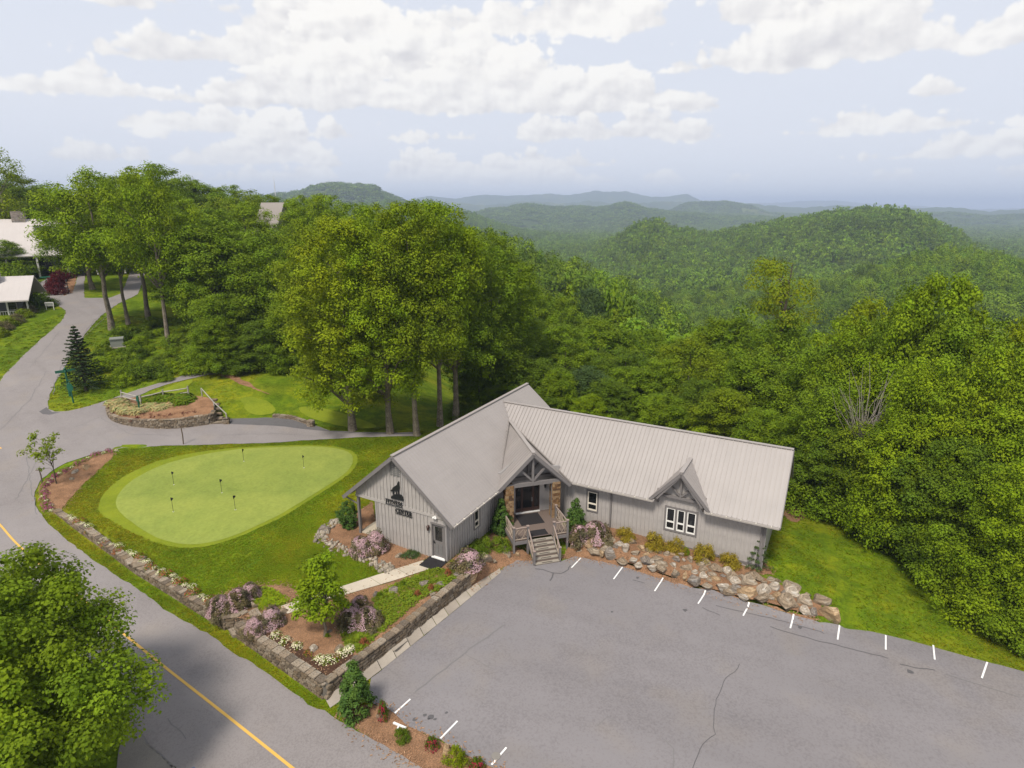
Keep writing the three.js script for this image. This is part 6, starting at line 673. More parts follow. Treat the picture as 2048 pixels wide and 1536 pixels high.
// ---- the small tree in the bed, the sapling and the spruce
{ const o = { leaves: 7500, clumps: 80, leaf: 0.15, R: 1.45, y0: 1.35, y1: 5.3, prof: (t) => 0.95 * (1 - t) ** 0.75 + 0.12, tr: 0.10, cs: 0.2, limbs: 16, lean: 0.3, inner: 0.1, asp: 0.55 }, { geo, clumps } = crownGeo(61, o), [x, z] = [-9.79,-27.3], t = thing('small_tree', 'small fresh-green ornamental tree with a forked trunk in the bark bed', 'tree', [x, H(x, z), z], 2.1); part('trunk', trunkGeo(61, o, clumps), M.barkPale, t); part('crown', geo, LEAF.bright, t); }
{ const o = { leaves: 1150, clumps: 34, leaf: 0.16, R: 1.5, y0: 1.7, y1: 4.6, prof: oval, tr: 0.05, cs: 0.2, limbs: 26, lean: 0.5, inner: 0.02 }, { geo, clumps } = crownGeo(62, o), [x, z] = [-37.64,-46.29], t = thing('sapling', 'thin airy sapling leaning in the sickle-shaped bed', 'tree', [x, H(x, z), z], 1.0); part('trunk', trunkGeo(62, o, clumps), M.bark, t); part('crown', geo, LEAF.olive, t); t.rotation.z = 0.1; }
function spruceGeo(seed, h, R, n, leaf) { const r = rngOf(seed), L = new Leaves(n), twigs = []; const tiers = Math.round(h / 0.42); for (let i = 0; i < tiers; i++) { const t = (i + 0.4) / tiers, rad = R * (1 - t) ** 0.9 + 0.08, br = Math.round(6 + 7 * (1 - t)); for (let k = 0; k < br; k++) { const a = k / br * 6.283 + i * 0.7 + r() * 0.4, len = rad * (0.75 + 0.35 * r()), y = 0.1 * h + t * h * 0.9, dr = -0.22 + 0.35 * t; const m = Math.max(6, Math.round(n / tiers / br * 1.0)); for (let q = 0; q < m; q++) { const s = 0.15 + 0.85 * r(), w = (r() - 0.5) * 0.5 * s * len * 0.6, x = Math.cos(a) * len * s - Math.sin(a) * w, z = Math.sin(a) * len * s + Math.cos(a) * w, yy = y + dr * len * s + 0.12 * len * s * s - (r()) * 0.1; L.add(x, yy, z, leaf * (0.8 + 0.5 * r()), leaf * 0.28, Math.cos(a) * 0.3 + (r() - 0.5), 0.9, Math.sin(a) * 0.3 + (r() - 0.5), Math.cos(a) * 0.5, 0.8, Math.sin(a) * 0.5, 0.3, 0.8 + 0.5 * r(), 0.8 + 0.45 * r(), 0.8 + 0.4 * r(), r); } if (k % 2) twigs.push(tube([V(0, y, 0), V(Math.cos(a) * len * 0.8, y + dr * len * 0.8, Math.sin(a) * len * 0.8)], [0.03, 0.008], 4)); } } return { geo: L.build(), trunk: merge([tube([V(0, -0.2, 0), V(0, h, 0)], [0.14 * h / 6, 0.02], 7), ...twigs]) }; }
{ const s = spruceGeo(5, 7.4, 2.6, 9000, 0.26), [x, z] = [-47.61,-65.6], t = thing('spruce', 'dark spruce beside the road fork', 'tree', [x, H(x, z), z], 0.4); part('trunk', s.trunk, M.bark, t); part('crown', s.geo, LEAF.spruce, t); const s2 = spruceGeo(6, 2.3, 0.95, 3200, 0.13), [x2, z2] = [15.68,-34.54], t2 = thing('small_fir', 'small loose fir at the right corner of the front wall', 'shrub', [x2, H(x2, z2), z2], 0.4); part('trunk', s2.trunk, M.bark, t2); part('foliage', s2.geo, LEAF.blue, t2); }
// ---- shrubs
function shrubGeo(seed, o) { const { geo } = crownGeo(seed, { y0: 0.02, prof: skirt, clumps: 60, cs: 0.26, inner: 0.3, flat: 0.85, ...o }); return geo; }
function bloomGeo(seed, R, h, n, size, prof = skirt) { const r = rngOf(seed), L = new Leaves(n * 2); for (let i = 0; i < n; i++) { const t = r() ** 0.8, a = r() * 6.283, pr = prof(t) * R * (0.9 + 0.16 * r()), x = Math.cos(a) * pr, z = Math.sin(a) * pr, y = t * h * (0.98 + 0.06 * r()) + 0.03, c = 0.75 + 0.45 * r(); if (fbm(x * 2.3 + seed, z * 2.3 + y * 1.5, 2) < 0.30 + 0.25 * r()) continue; for (let q = 0; q < 2; q++) L.add(x + (r() - 0.5) * 0.05, y, z + (r() - 0.5) * 0.05, size * (0.8 + 0.5 * r()), size * 0.9, Math.cos(a) * 0.7 + (r() - 0.5), 0.6 + t * 0.6, Math.sin(a) * 0.7 + (r() - 0.5), Math.cos(a), 0.6, Math.sin(a), 0.3, c, c * (0.85 + 0.3 * r()), c, r); } return L.build(); }
const azGeo = [shrubGeo(201, { leaves: 4200, leaf: 0.10, R: 1, y1: 0.95 }), shrubGeo(202, { leaves: 4200, leaf: 0.10, R: 1, y1: 0.95 })], azBl = [bloomGeo(203, 1.02, 1.0, 3600, 0.055), bloomGeo(204, 1.02, 1.0, 3600, 0.055)];
function azalea(x, z, w, h, label, i, y = 0) { const t = thing('azalea', label, 'shrub', [x, H(x, z) + y, z], i * 1.1, 'pink azaleas'); const a = part('foliage', azGeo[i % 2], LEAF.shrub, t), b = part('blossoms', azBl[i % 2], LEAF.pink, t); for (const m of [a, b]) m.scale.set(w / 2, h, w / 2); }
[[[-16.43,-29.55], 1.5, 1.0, 'left azalea of the pair overhanging the roadside wall end'], [[-15.51,-29.94], 1.5, 1.05, 'middle pink azalea above the roadside wall end'], [[-15.16,-30.78], 1.2, 0.85, 'small pink azalea nearest the lawn by the garden steps'], [[-13.64,-27.69], 1.25, 0.9, 'left pink azalea in the corner bed beside the steps'], [[-12.97,-28.26], 1.35, 1.05, 'right pink azalea in the corner bed beside the steps'], [[-8.75,-28.17], 1.55, 1.0, 'left pink azalea beside the small tree'], [[-7.82,-28.25], 1.5, 0.95, 'right pink azalea beside the small tree'], [[-8.43,-29.35], 1.3, 0.9, 'rear pink azalea behind the pair by the small tree'], [[-9.68,-34.96], 1.6, 1.15, 'left pink azalea against the gable wall'], [[-8.85,-35.29], 1.7, 1.3, 'right dark-leaved azalea against the gable wall'], [[-2.69,-33.64], 1.9, 1.1, 'pink azalea at the corner right of the side door'], [[4.61,-37.47], 1.7, 1.15, 'left pink azalea right of the entry stairs'], [[5.72,-37.55], 2.0, 1.35, 'right pink azalea right of the entry stairs']].forEach(([[x, z], w, h, l], i) => azalea(x, z, w, h, l, i));
const coneGeo = [crownGeo(301, { leaves: 7000, leaf: 0.11, asp: 0.45, R: 0.8, y0: 0.05, y1: 2.4, prof: (t) => Math.min(1, 0.75 + t) * (1 - t) ** 0.7 + 0.04, clumps: 150, cs: 0.2, inner: 0.35 }).geo, crownGeo(302, { leaves: 7500, leaf: 0.105, asp: 0.45, R: 0.8, y0: 0.03, y1: 2.4, prof: (t) => Math.sqrt(Math.max(0, Math.sin(Math.PI * (0.16 + 0.84 * t)))) , clumps: 170, cs: 0.18, inner: 0.4 }).geo];
[[[-11.43,-38.4], 1.35, 1.9, 1, 'conifer', 'dark rounded evergreen beside the porch post'], [[-0.74,-38.37], 1.6, 2.6, 0, 'conifer', 'dark cone evergreen left of the entry deck'], [[4.47,-38.84], 1.5, 2.5, 0, 'conifer', 'pointed bright evergreen right of the entry columns'], [[-7.19,-23.07], 1.75, 2.75, 0, 'conifer', 'dense cone-shaped evergreen at the lot corner']].forEach(([[x, z], w, h, k, l, lab], i) => { const t = thing('evergreen_shrub', lab, 'shrub', [x, H(x, z), z], i * 2); part('stem', tube([V(0, -0.1, 0), V(0, h * 0.6, 0)], [0.06, 0.02], 6), M.bark, t); const c = part('foliage', coneGeo[k], LEAF[l], t); c.scale.set(w / 1.6, h / 2.4, w / 1.6); });
const moundGeo = [shrubGeo(401, { leaves: 3600, leaf: 0.10, R: 1, y1: 0.9, asp: 0.5 }), shrubGeo(402, { leaves: 2600, leaf: 0.11, R: 1, y1: 1.0, asp: 0.4, clumps: 40 })];
function mound(name, leaf, [x, z], w, h, label, group, k = 0, y = 0) { const t = thing(name, label, 'shrub', [x, H(x, z) + y, z], x * 3, group); const c = part('foliage', moundGeo[k], LEAF[leaf], t); c.scale.set(w / 2, h, w / 2); return t; }
[[[7.71,-37.57], 1.15, 0.85, 'yellow shrub nearest the azalea, first along the front wall'], [[9.51,-36.53], 1.3, 1.1, 'second yellow shrub along the front wall'], [[10.89,-36.01], 1.2, 0.95, 'third yellow shrub, left below the triple window'], [[12.51,-35.18], 1.4, 1.1, 'fourth yellow shrub, right below the triple window'], [[13.92,-34.68], 1.2, 0.9, 'last yellow shrub along the front wall, nearest the fir']].forEach(([p, w, h, l]) => mound('spirea', 'gold', p, w * 1.1, h, l, 'yellow shrubs', 0));
mound('low_shrub', 'bright', [11.48,-35.73], 0.5, 0.5, 'tiny lime-green plant beside the third yellow shrub');
mound('yew', 'cover', [-1.86,-36.06], 1.5, 0.8, 'left half of the low bright green mound by the entry'); mound('yew', 'cover', [-0.81,-36.55], 1.5, 0.8, 'right half of the low bright green mound by the entry'); mound('juniper', 'blue', [-6.53,-34.64], 1.1, 0.35, 'low juniper with pale stones near the side door'); mound('low_shrub', 'dark', [-2.47,-35.19], 1.6, 0.7, 'dark shrub behind the corner azalea');
mound('boxwood', 'dark', [-4.87,-21.6], 0.75, 0.55, 'small round green bush in the roadside bark'); mound('low_shrub', 'yellow', [-2.37,-20.44], 1.0, 0.7, 'straggly yellow-green plant at the bottom edge of the bark bed', null, 1);
for (const [p, w, h, l] of [[[-5.88,-22.7], 0.55, 0.95, 'red rose bush beside the pale rock near the lot'], [[-3.46,-21.11], 0.6, 0.6, 'red-flowered rose bush in the middle of the roadside bark'], [[-1.44,-20.05], 0.7, 0.6, 'dark red rose bush at the bottom edge']]) { const t = mound('rose_bush', 'dark', p, w, h, l, 'red rose bushes', 1); const b = part('blossoms', protos.rose ||= bloomGeo(9, 1, 1, 260, 0.16), LEAF.rose, t); b.scale.set(w / 2, h, w / 2); }
[[-86.98,-121.46],[-86.25,-119.09],[-85.26,-116.4],[-83.7,-113.06],[-81.6,-109.64],[-78.81,-106.6]].forEach((p, i) => mound('red_shrub', 'red', p, 3.0, 2.0, ['red shrub at the upper end of the hedge', 'second red shrub of the hedge', 'third red shrub of the hedge', 'fourth red shrub of the hedge', 'fifth red shrub of the hedge', 'red shrub at the lower end of the hedge'][i], 'red hedge on the hill', 0));
mound('round_shrub', 'mid', [-89.59,-111.85], 5.0, 4.2, 'clipped round green bush on the hill slope'); mound('spreading_pine', 'dark', [-75.28,-97.46], 4.4, 2.4, 'dark flat-topped shrub at the corner of the white porch');
[[-71.64,-84.94],[-72.19,-86.94],[-72.58,-88.79],[-73.74,-91.74],[-74.65,-94],[-70,-82.29]].forEach((p, i) => mound('hydrangea', i % 2 ? 'olive' : 'shrub', p, 2.4, 1.3, 'bushy shrub in the bed below the white porch', 'shrubs under the porch'));
// ground cover, flowers, grasses
function cover(name, label, poly, leaf, n, size, h) { const r = rngOf(n), L = new Leaves(n); let x0 = 1e9, x1 = -1e9, z0 = 1e9, z1 = -1e9; for (const [x, z] of poly) { x0 = Math.min(x0, x); x1 = Math.max(x1, x); z0 = Math.min(z0, z); z1 = Math.max(z1, z); } const inside = (x, z) => { let c = false; for (let i = 0, j = poly.length - 1; i < poly.length; j = i++) if ((poly[i][1] > z) !== (poly[j][1] > z) && x < (poly[j][0] - poly[i][0]) * (z - poly[i][1]) / (poly[j][1] - poly[i][1]) + poly[i][0]) c = !c; return c; }; let g = 0; while (L.k < n && g++ < n * 12) { const x = lerp(x0, x1, r()), z = lerp(z0, z1, r()); if (!inside(x + (r() - 0.5) * 0.25, z + (r() - 0.5) * 0.25)) continue; const b = fbm(x * 2.4, z * 2.4, 3), y = H(x, z) + 0.03 + h * clamp(b * 1.6 - 0.3) * r(), c = 0.65 + 0.6 * b + 0.25 * r(); L.add(x, y, z, size * (0.7 + 0.6 * r()), size * 0.6, r() - 0.5, 0.9, r() - 0.5, 0, 1, 0, 0.3, c * lerp(0.85, 1.25, r()), c, c, r); } return top(name, L.build(), LEAF[leaf], label, 'ground cover', null, 'stuff'); }
cover('ground_cover', 'bright green creeping plants above the corner wall', [[-8.05,-30.55],[-6.7,-31.94],[-4.92,-33.25],[-3.67,-33.09],[-3.02,-32.73],[-3.15,-32.33],[-4.23,-31.2],[-5.27,-30.28],[-6.15,-28.76],[-6.92,-27.44],[-7.53,-28.17],[-7.71,-29.64]], 'cover', 9000, 0.13, 0.22);
cover('ground_cover', 'darker green creeping patch beside the pink azaleas', [[-9.18,-27.97],[-8.62,-27.69],[-7.46,-27.84],[-6.97,-27.68],[-7.36,-26.79],[-7.83,-26.05],[-8.18,-25.94],[-8.66,-26.79]], 'cover', 4200, 0.12, 0.25);
cover('ground_cover', 'green creeping patch above the garden steps', [[-15.11,-31.38],[-14.46,-31.45],[-13.5,-30.86],[-12.76,-30.39],[-13.11,-29.78],[-13.98,-29.46],[-14.68,-30]], 'bright', 3000, 0.13, 0.22);
for (const [p, s, l] of [[[-3.9,-32.67], 0.5, 'rust-tinged plant at the top of the creeping cover'], [[-4.75,-31.2], 0.45, 'orange-leaved plant by the grey rock'], [[-6.5,-31.6], 0.45, 'small green tuft near the walkway'], [[-7.61,-30.54], 0.45, 'small green tuft at the corner of the creeping cover'], [[-5.47,-30.65], 0.45, 'orange-leaved plant in the middle of the creeping cover'], [[-9.67,-27.18], 0.3, 'tuft of green at the foot of the small tree'], [[-7.63,-26.61], 0.5, 'brownish patch of plants in the creeping cover']]) mound('bedding_plant', l[0] === 's' || l[0] === 't' ? 'mid' : 'rust', p, s, s * 0.8, l, 'small bedding plants', 1);
{ const fl = [shrubGeo(501, { leaves: 420, leaf: 0.09, R: 1, y1: 0.7, clumps: 14 })], wb = bloomGeo(502, 1, 0.85, 110, 0.17), rb = bloomGeo(503, 1, 0.85, 100, 0.17);
  const clump = ([x, z], s, bloom, label, group, leaf = 'bright') => { const t = thing('flower_clump', label, 'flowers', [x, H(x, z) + 0.02, z], x * 5, group); const a = part('leaves', fl[0], LEAF[leaf], t), b = part('blossoms', bloom === 'white' ? wb : rb, LEAF[bloom === 'white' ? 'whiteBloom' : bloom], t); a.scale.setScalar(s); b.scale.setScalar(s); };
  const line = (pts, n, jit, seed) => { const r = rngOf(seed), o = []; for (let i = 0; i < n; i++) { const t = (i + 0.5) / n * (pts.length - 1), k = Math.min(pts.length - 2, t | 0); o.push([lerp(pts[k][0], pts[k + 1][0], t - k) + (r() - 0.5) * jit, lerp(pts[k][1], pts[k + 1][1], t - k) + (r() - 0.5) * jit]); } return o; };
  line([[-33.17,-41.24],[-28.17,-37.52],[-24.08,-34.92],[-20.54,-32.55],[-17,-30.2]], 30, 0.35, 1).forEach((p, i) => clump(p, 0.26 + 0.1 * (i % 3), i % 3 === 2 ? 'rust' : 'white', i % 3 === 2 ? 'rust-coloured flower clump in the bed behind the roadside wall' : 'white flower clump in the bed behind the roadside wall', i % 3 === 2 ? 'rusty roadside flowers' : 'white roadside flowers'));
  line([[-12.83,-27.53],[-11.29,-26.54],[-9.54,-25.44],[-8.92,-25.44],[-8.45,-26.02],[-8.25,-26.24]], 11, 0.15, 2).forEach((p, i) => clump(p, i % 4 === 3 ? 0.28 : 0.36, i % 4 === 3 ? 'rust' : 'white', i % 4 === 3 ? 'rust-coloured flower clump inside the corner wall' : 'white flower clump inside the corner wall', i % 4 === 3 ? 'rusty corner flowers' : 'white corner flowers'));
  line([[-35.84,-51.97],[-37.31,-51.36],[-38.14,-48.81],[-38.66,-47.39],[-38.27,-45.91],[-37.16,-44.16],[-35.89,-42.77],[-34.8,-42.05]], 34, 0.3, 3).forEach((p, i) => clump(p, 0.24 + 0.08 * (i % 3), i % 3 === 0 ? 'white' : 'purple', i % 3 === 0 ? 'white flower clump edging the sickle-shaped bed' : 'pink-purple flower clump edging the sickle-shaped bed', i % 3 === 0 ? 'white edging flowers' : 'purple edging flowers'));
  // island plants
  const isY = 0.45; const grass = (() => { const r = rngOf(66), L = new Leaves(700); for (let i = 0; i < 700; i++) { const a = r() * 6.283, s = 0.4 + 0.6 * r(), x = Math.cos(a) * 0.5 * s, z = Math.sin(a) * 0.5 * s; L.add(x, 0.3 + 0.45 * (1 - s * 0.5) * r(), z, 0.5, 0.06, Math.cos(a) * 0.5 + (r() - 0.5) * 0.6, 0.8, Math.sin(a) * 0.5 + (r() - 0.5) * 0.6, Math.cos(a) * 0.4, 0.9, Math.sin(a) * 0.4, 0.6, 0.8 + 0.4 * r(), 0.8 + 0.4 * r(), 0.9, r); } return L.build(); })();
  [[-41.47,-61.22],[-40.15,-60.05],[-39.12,-59.51],[-38.21,-59.34],[-37.77,-60.01],[-37.55,-60.55],[-36.45,-60.25],[-35.96,-60.89],[-37.98,-61.92],[-37.06,-62.2],[-35.98,-61.95],[-35.2,-62.23],[-34.53,-61.62]].forEach(([x, z], i) => { const t = thing('ornamental_grass', i < 8 ? 'pale tufted grass at the front of the island bed' : 'green tufted grass along the island fence', 'grass clump', [x, H(x, z) + 0.3, z], i, i < 8 ? 'pale island grasses' : 'green island grasses'); part('blades', grass, LEAF[i < 8 ? 'pale' : 'cover'], t).scale.set(i < 8 ? 2.0 : 2.4, i < 8 ? 1.3 : 1.7, i < 8 ? 2.0 : 2.4); });
  [[-41.33,-60.28],[-40.46,-59.34],[-39.44,-58.66],[-38.32,-58.12],[-37.2,-57.73],[-36.19,-57.7],[-35.18,-57.67],[-34.18,-57.86],[-33.22,-58.14],[-32.28,-58.38]].forEach((p, i) => { const [x, z] = p, t = thing('flower_clump', 'dark red bedding plant along the island wall', 'flowers', [x, H(x, z) + 0.35 + 0.04 * i, z - 0.4], i, 'red island edging'); part('leaves', fl[0], LEAF.red, t).scale.set(1.1, 0.6, 0.7); });
}
// brush on the bank between road and wood
{ const spots = [[-54.41,-80.62],[-54.21,-81.73],[-53.23,-77.64],[-50.37,-75.04],[-47.32,-72.53],[-46.53,-70.16],[-45.7,-71.32],[-42.96,-68.56],[-45.35,-67.2],[-43.91,-67.18],[-44.29,-72.57],[-47.78,-76.03],[-42.39,-70.18],[-42.01,-72.85],[-40.47,-68.76],[-40.64,-73.81],[-38.57,-71.44],[-43.07,-76.15],[-47.77,-78.91],[-39.49,-75.34],[-50.23,-80.92],[-50.36,-78.83],[-49.44,-72.49],[-49.02,-70.84],[-51.09,-84.3],[-54.09,-86.5],[-55.43,-86.35],[-53.1,-89.24],[-50.04,-85.6],[-54.08,-82.87],[-37.48,-72.32],[-40.02,-71.33],[-44.44,-74.9],[-50.17,-76.51],[-41.4,-78.01],[-38.38,-76.36],[-45.91,-81.05],[-44.03,-79.99]], r = rngOf(17);
  spots.forEach((p, i) => { const w = 1.6 + 2.2 * r(); const l = ['mid', 'bright', 'cover', 'dark'][r() * 4 | 0]; mound('wild_shrub', l, p, w, w * 0.45, TONE[l] + (w > 2.7 ? ' spreading' : ' small') + ' wild shrub ' + (Math.hypot(p[0] + 55, p[1] + 82) < 8 ? 'around the utility box' : p[0] < -50 ? 'on the bank by the hill road' : p[1] > -72 ? 'just above the cart path' : 'under the bank trees'), 'brush on the bank', i % 2); }); }
// ---------------------------------------------------------------- houses on the hill
function house(name, label, x, z, turn, y) { return thing(name, label, 'house', [x, y, z], turn); }
function gableRoof(t, w, d, y0, y1, oh, mat, x = 0, z = 0, name = 'roof') { const g = new THREE.BufferGeometry(), a = w / 2 + oh, b = d / 2 + oh, k = (y1 - y0) / (d / 2), e = y0 - k * oh, th = 0.2, p = []; const q = (A, B_, C, D) => p.push(...A, ...B_, ...C, ...A, ...C, ...D); for (const s of [1, -1]) { q([-a, e, s * b], [a, e, s * b], [a, y1, 0], [-a, y1, 0]); q([-a, e - th, s * b], [a, e - th, s * b], [a, y1 - th, 0], [-a, y1 - th, 0]); q([-a, e, s * b], [a, e, s * b], [a, e - th, s * b], [-a, e - th, s * b]); for (const u of [-a, a]) q([u, e, s * b], [u, y1, 0], [u, y1 - th, 0], [u, e - th, s * b]); } g.setAttribute('position', new THREE.Float32BufferAttribute(p, 3)); g.setAttribute('uv', new THREE.Float32BufferAttribute(p.filter((_, i) => i % 3 !== 1), 2)); g.computeVertexNormals(); return part(name, g.translate(x, 0, z), mat, t); }
{ // house with the long porch at the left edge
  const [x, z] = [-74.76,-89.75], t = house('porch_house', 'white-roofed house with a railed porch at the left edge', x - 3.5, z - 5, 0.42, H(x, z) - 1.5);
  part('wall', bx(13, 3.2, 6, -4.5, 2.8, -3), M.houseGrey, t); part('foundation', bx(16, 1.2, 9, -4, 0.6, -1.6), M.chimney, t);
  const rf = gableRoof(t, 15, 9.6, 4.4, 7.2, 0.6, M.whiteRoof, -4.4, -1.6); part('chimney', bx(1.6, 2.2, 1.3, -1.2, 6.9, -0.6), M.whiteRoof, rf);
  part('porch_floor', bx(15, 0.25, 3.0, -4, 1.25, 1.5), M.houseWhite, t);
  for (let i = 0; i < 6; i++) part('porch_post', bx(0.2, 3.1, 0.2, 3.2 - i * 2.5, 2.8, 2.9), M.houseWhite, t);
  for (const y of [1.55, 2.35]) part('railing', bx(15, 0.1, 0.08, -4.1, y, 2.9), M.houseWhite, t); for (let i = 0; i < 48; i++) unitBox('baluster', M.houseWhite, t, 0.05, 0.8, 0.05, 3.1 - i * 0.31, 1.95, 2.9);
  for (let i = 0; i < 4; i++) { const w = part('window', bx(1.3, 1.7, 0.1, 0.5 - i * 2.9, 3.0, 0.06), M.houseWhite, t); part('pane', bx(1.1, 1.5, 0.05, 0.5 - i * 2.9, 3.0, 0.11), M.glass, w); }
}
{ // hilltop house
  const [x, z, y] = [-95.84,-128.12,14.14], t = house('hilltop_house', 'long white-roofed house with chimneys and a dormer on the hilltop', x, z, 0.5, H(x, z) - 0.8);
  part('wall', bx(34, 5, 12, 0, 2.5, 0), M.houseGrey, t); const rf = gableRoof(t, 34, 13, 5.2, 10.4, 1.0, M.whiteRoof); for (const cx of [-3, 13]) part('chimney', bx(2.2, 2.6, 1.6, cx, 10.6, 0), M.chimney, rf);
  part('porch_roof', merge([new THREE.BoxGeometry(36, 0.2, 7).rotateX(0.22).translate(-2, 4.6, 9.5)]), M.whiteRoof, t); for (let i = 0; i < 8; i++) part('porch_post', bx(0.3, 3.8, 0.3, -18 + i * 4.6, 1.9, 12.5), M.houseWhite, t);
  const d = part('dormer', bx(2.6, 2.0, 3, 1, 8.3, 3.2), M.houseGrey, t); part('dormer_roof', new THREE.ConeGeometry(2.3, 1.4, 4).rotateY(Math.PI / 4).translate(1, 9.9, 3.2), M.whiteRoof, d); part('pane', bx(1.4, 1.2, 0.06, 1, 8.3, 4.74), M.glass, d);
  for (let i = 0; i < 7; i++) { const w = part('window', bx(1.8, 2.2, 0.12, -14 + i * 4.6, 2.6, 6.06), M.houseWhite, t); part('pane', bx(1.5, 1.9, 0.06, -14 + i * 4.6, 2.6, 6.14), M.glass, w); }
  const hg = crownGeo(700, { leaves: 9000, leaf: 0.45, R: 1, y0: 0.1, y1: 1, prof: () => 1, clumps: 90, cs: 0.5, inner: 0.2 }).geo; const [hx, hz] = [-111.77,-147.45]; const hd = thing('clipped_hedge', 'long dark clipped hedge below the hilltop house', 'hedge', [hx, H(hx, hz), hz], 0.45); const c = part('foliage', hg, LEAF.spruce, hd); c.scale.set(13, 4.2, 2.2);
}
{ // roof between the trees on the skyline
  const [x, z, y] = [-49.16,-131.08,19.52], t = house('lodge', 'steep tan-roofed lodge showing between treetops on the skyline', x, z, -0.5, H(x, z)), h = [-48.79,-131.22,23.49][2] - H(x, z);
  part('wall', bx(6, h * 0.62, 6, 0, h * 0.31, 0), M.houseWhite, t); const g = new THREE.Shape([[-3, h * 0.6], [3, h * 0.6], [0, h - 0.3]].map((p) => new THREE.Vector2(...p))); part('gable_wall', new THREE.ExtrudeGeometry(g, { depth: 5.96, bevelEnabled: false }).rotateY(Math.PI / 2).translate(-2.98, 0, 0), M.houseWhite, t); gableRoof(t, 6, 6, h * 0.6, h, 0.4, std({ c: [0.27, 0.24, 0.22], map: T.metal, roughness: 0.8 }));
}
{ const [x, z, y] = [-519.44,-1407.19,78.07], b = hFar(x, z), t = thing('radio_mast', 'thin radio mast on the distant wooded hill', 'mast', [x, b, z]); part('mast', new THREE.CylinderGeometry(0.6, 1.4, y - b, 6).translate(0, (y - b) / 2, 0), M.houseWhite, t); part('antenna', new THREE.CylinderGeometry(0.25, 0.25, 10, 5).translate(0, y - b + 5, 0), M.houseWhite, t); }
// ---------------------------------------------------------------- cars by the foreground tree
function car(label, x, z, turn, paint) {
  const t = thing('parked_car', label, 'car', [x, H(x, z) + 0.04, z], turn, 'parked cars'), body = new THREE.Shape([[-2.25, 0.35], [-2.28, 0.75], [-2.0, 0.95], [-1.1, 1.02], [-0.55, 1.42], [0.95, 1.45], [1.6, 1.05], [2.2, 0.98], [2.28, 0.6], [2.2, 0.35]].map((p) => new THREE.Vector2(...p)));
  part('body', new THREE.ExtrudeGeometry(body, { depth: 1.55, bevelEnabled: true, bevelThickness: 0.12, bevelSize: 0.1, bevelSegments: 3 }).translate(0, 0, -0.775), paint, t);
  part('windscreen', bar([-1.16, 1.06, 0], [-0.62, 1.46, 0], 1.35, 0.03), M.glass, t); part('rear_window', bar([1.6, 1.12, 0], [1.0, 1.52, 0], 1.35, 0.03), M.glass, t); for (const s of [-1, 1]) part('side_window', bx(1.5, 0.32, 0.03, 0.2, 1.24, s * 0.9), M.glass, t);
  for (const [wx, wz] of [[-1.4, 0.8], [1.4, 0.8], [-1.4, -0.8], [1.4, -0.8]]) { const w = part('wheel', new THREE.CylinderGeometry(0.33, 0.33, 0.22, 20).rotateX(Math.PI / 2).translate(wx, 0.33, wz), M.black, t); part('rim', new THREE.CylinderGeometry(0.2, 0.2, 0.24, 12).rotateX(Math.PI / 2).translate(wx, 0.33, wz), M.steel, w); }
  for (const s of [-1, 1]) { part('headlight', bx(0.08, 0.14, 0.36, -2.34, 0.75, s * 0.6), M.white, t); part('tail_light', bx(0.08, 0.16, 0.3, 2.34, 0.8, s * 0.62), LEAF.rose, t); }
}
car('blue car whose roof just enters at the bottom edge', ...[-13.44,-16.93], 0.9, new THREE.MeshPhysicalMaterial({ color: new THREE.Color(0.03, 0.06, 0.14), roughness: 0.3, clearcoat: 1 }));
car('white car glimpsed through the foreground tree', ...[-24.85,-24.61], 1.2, new THREE.MeshPhysicalMaterial({ color: new THREE.Color(0.6, 0.6, 0.6), roughness: 0.3, clearcoat: 1 }));
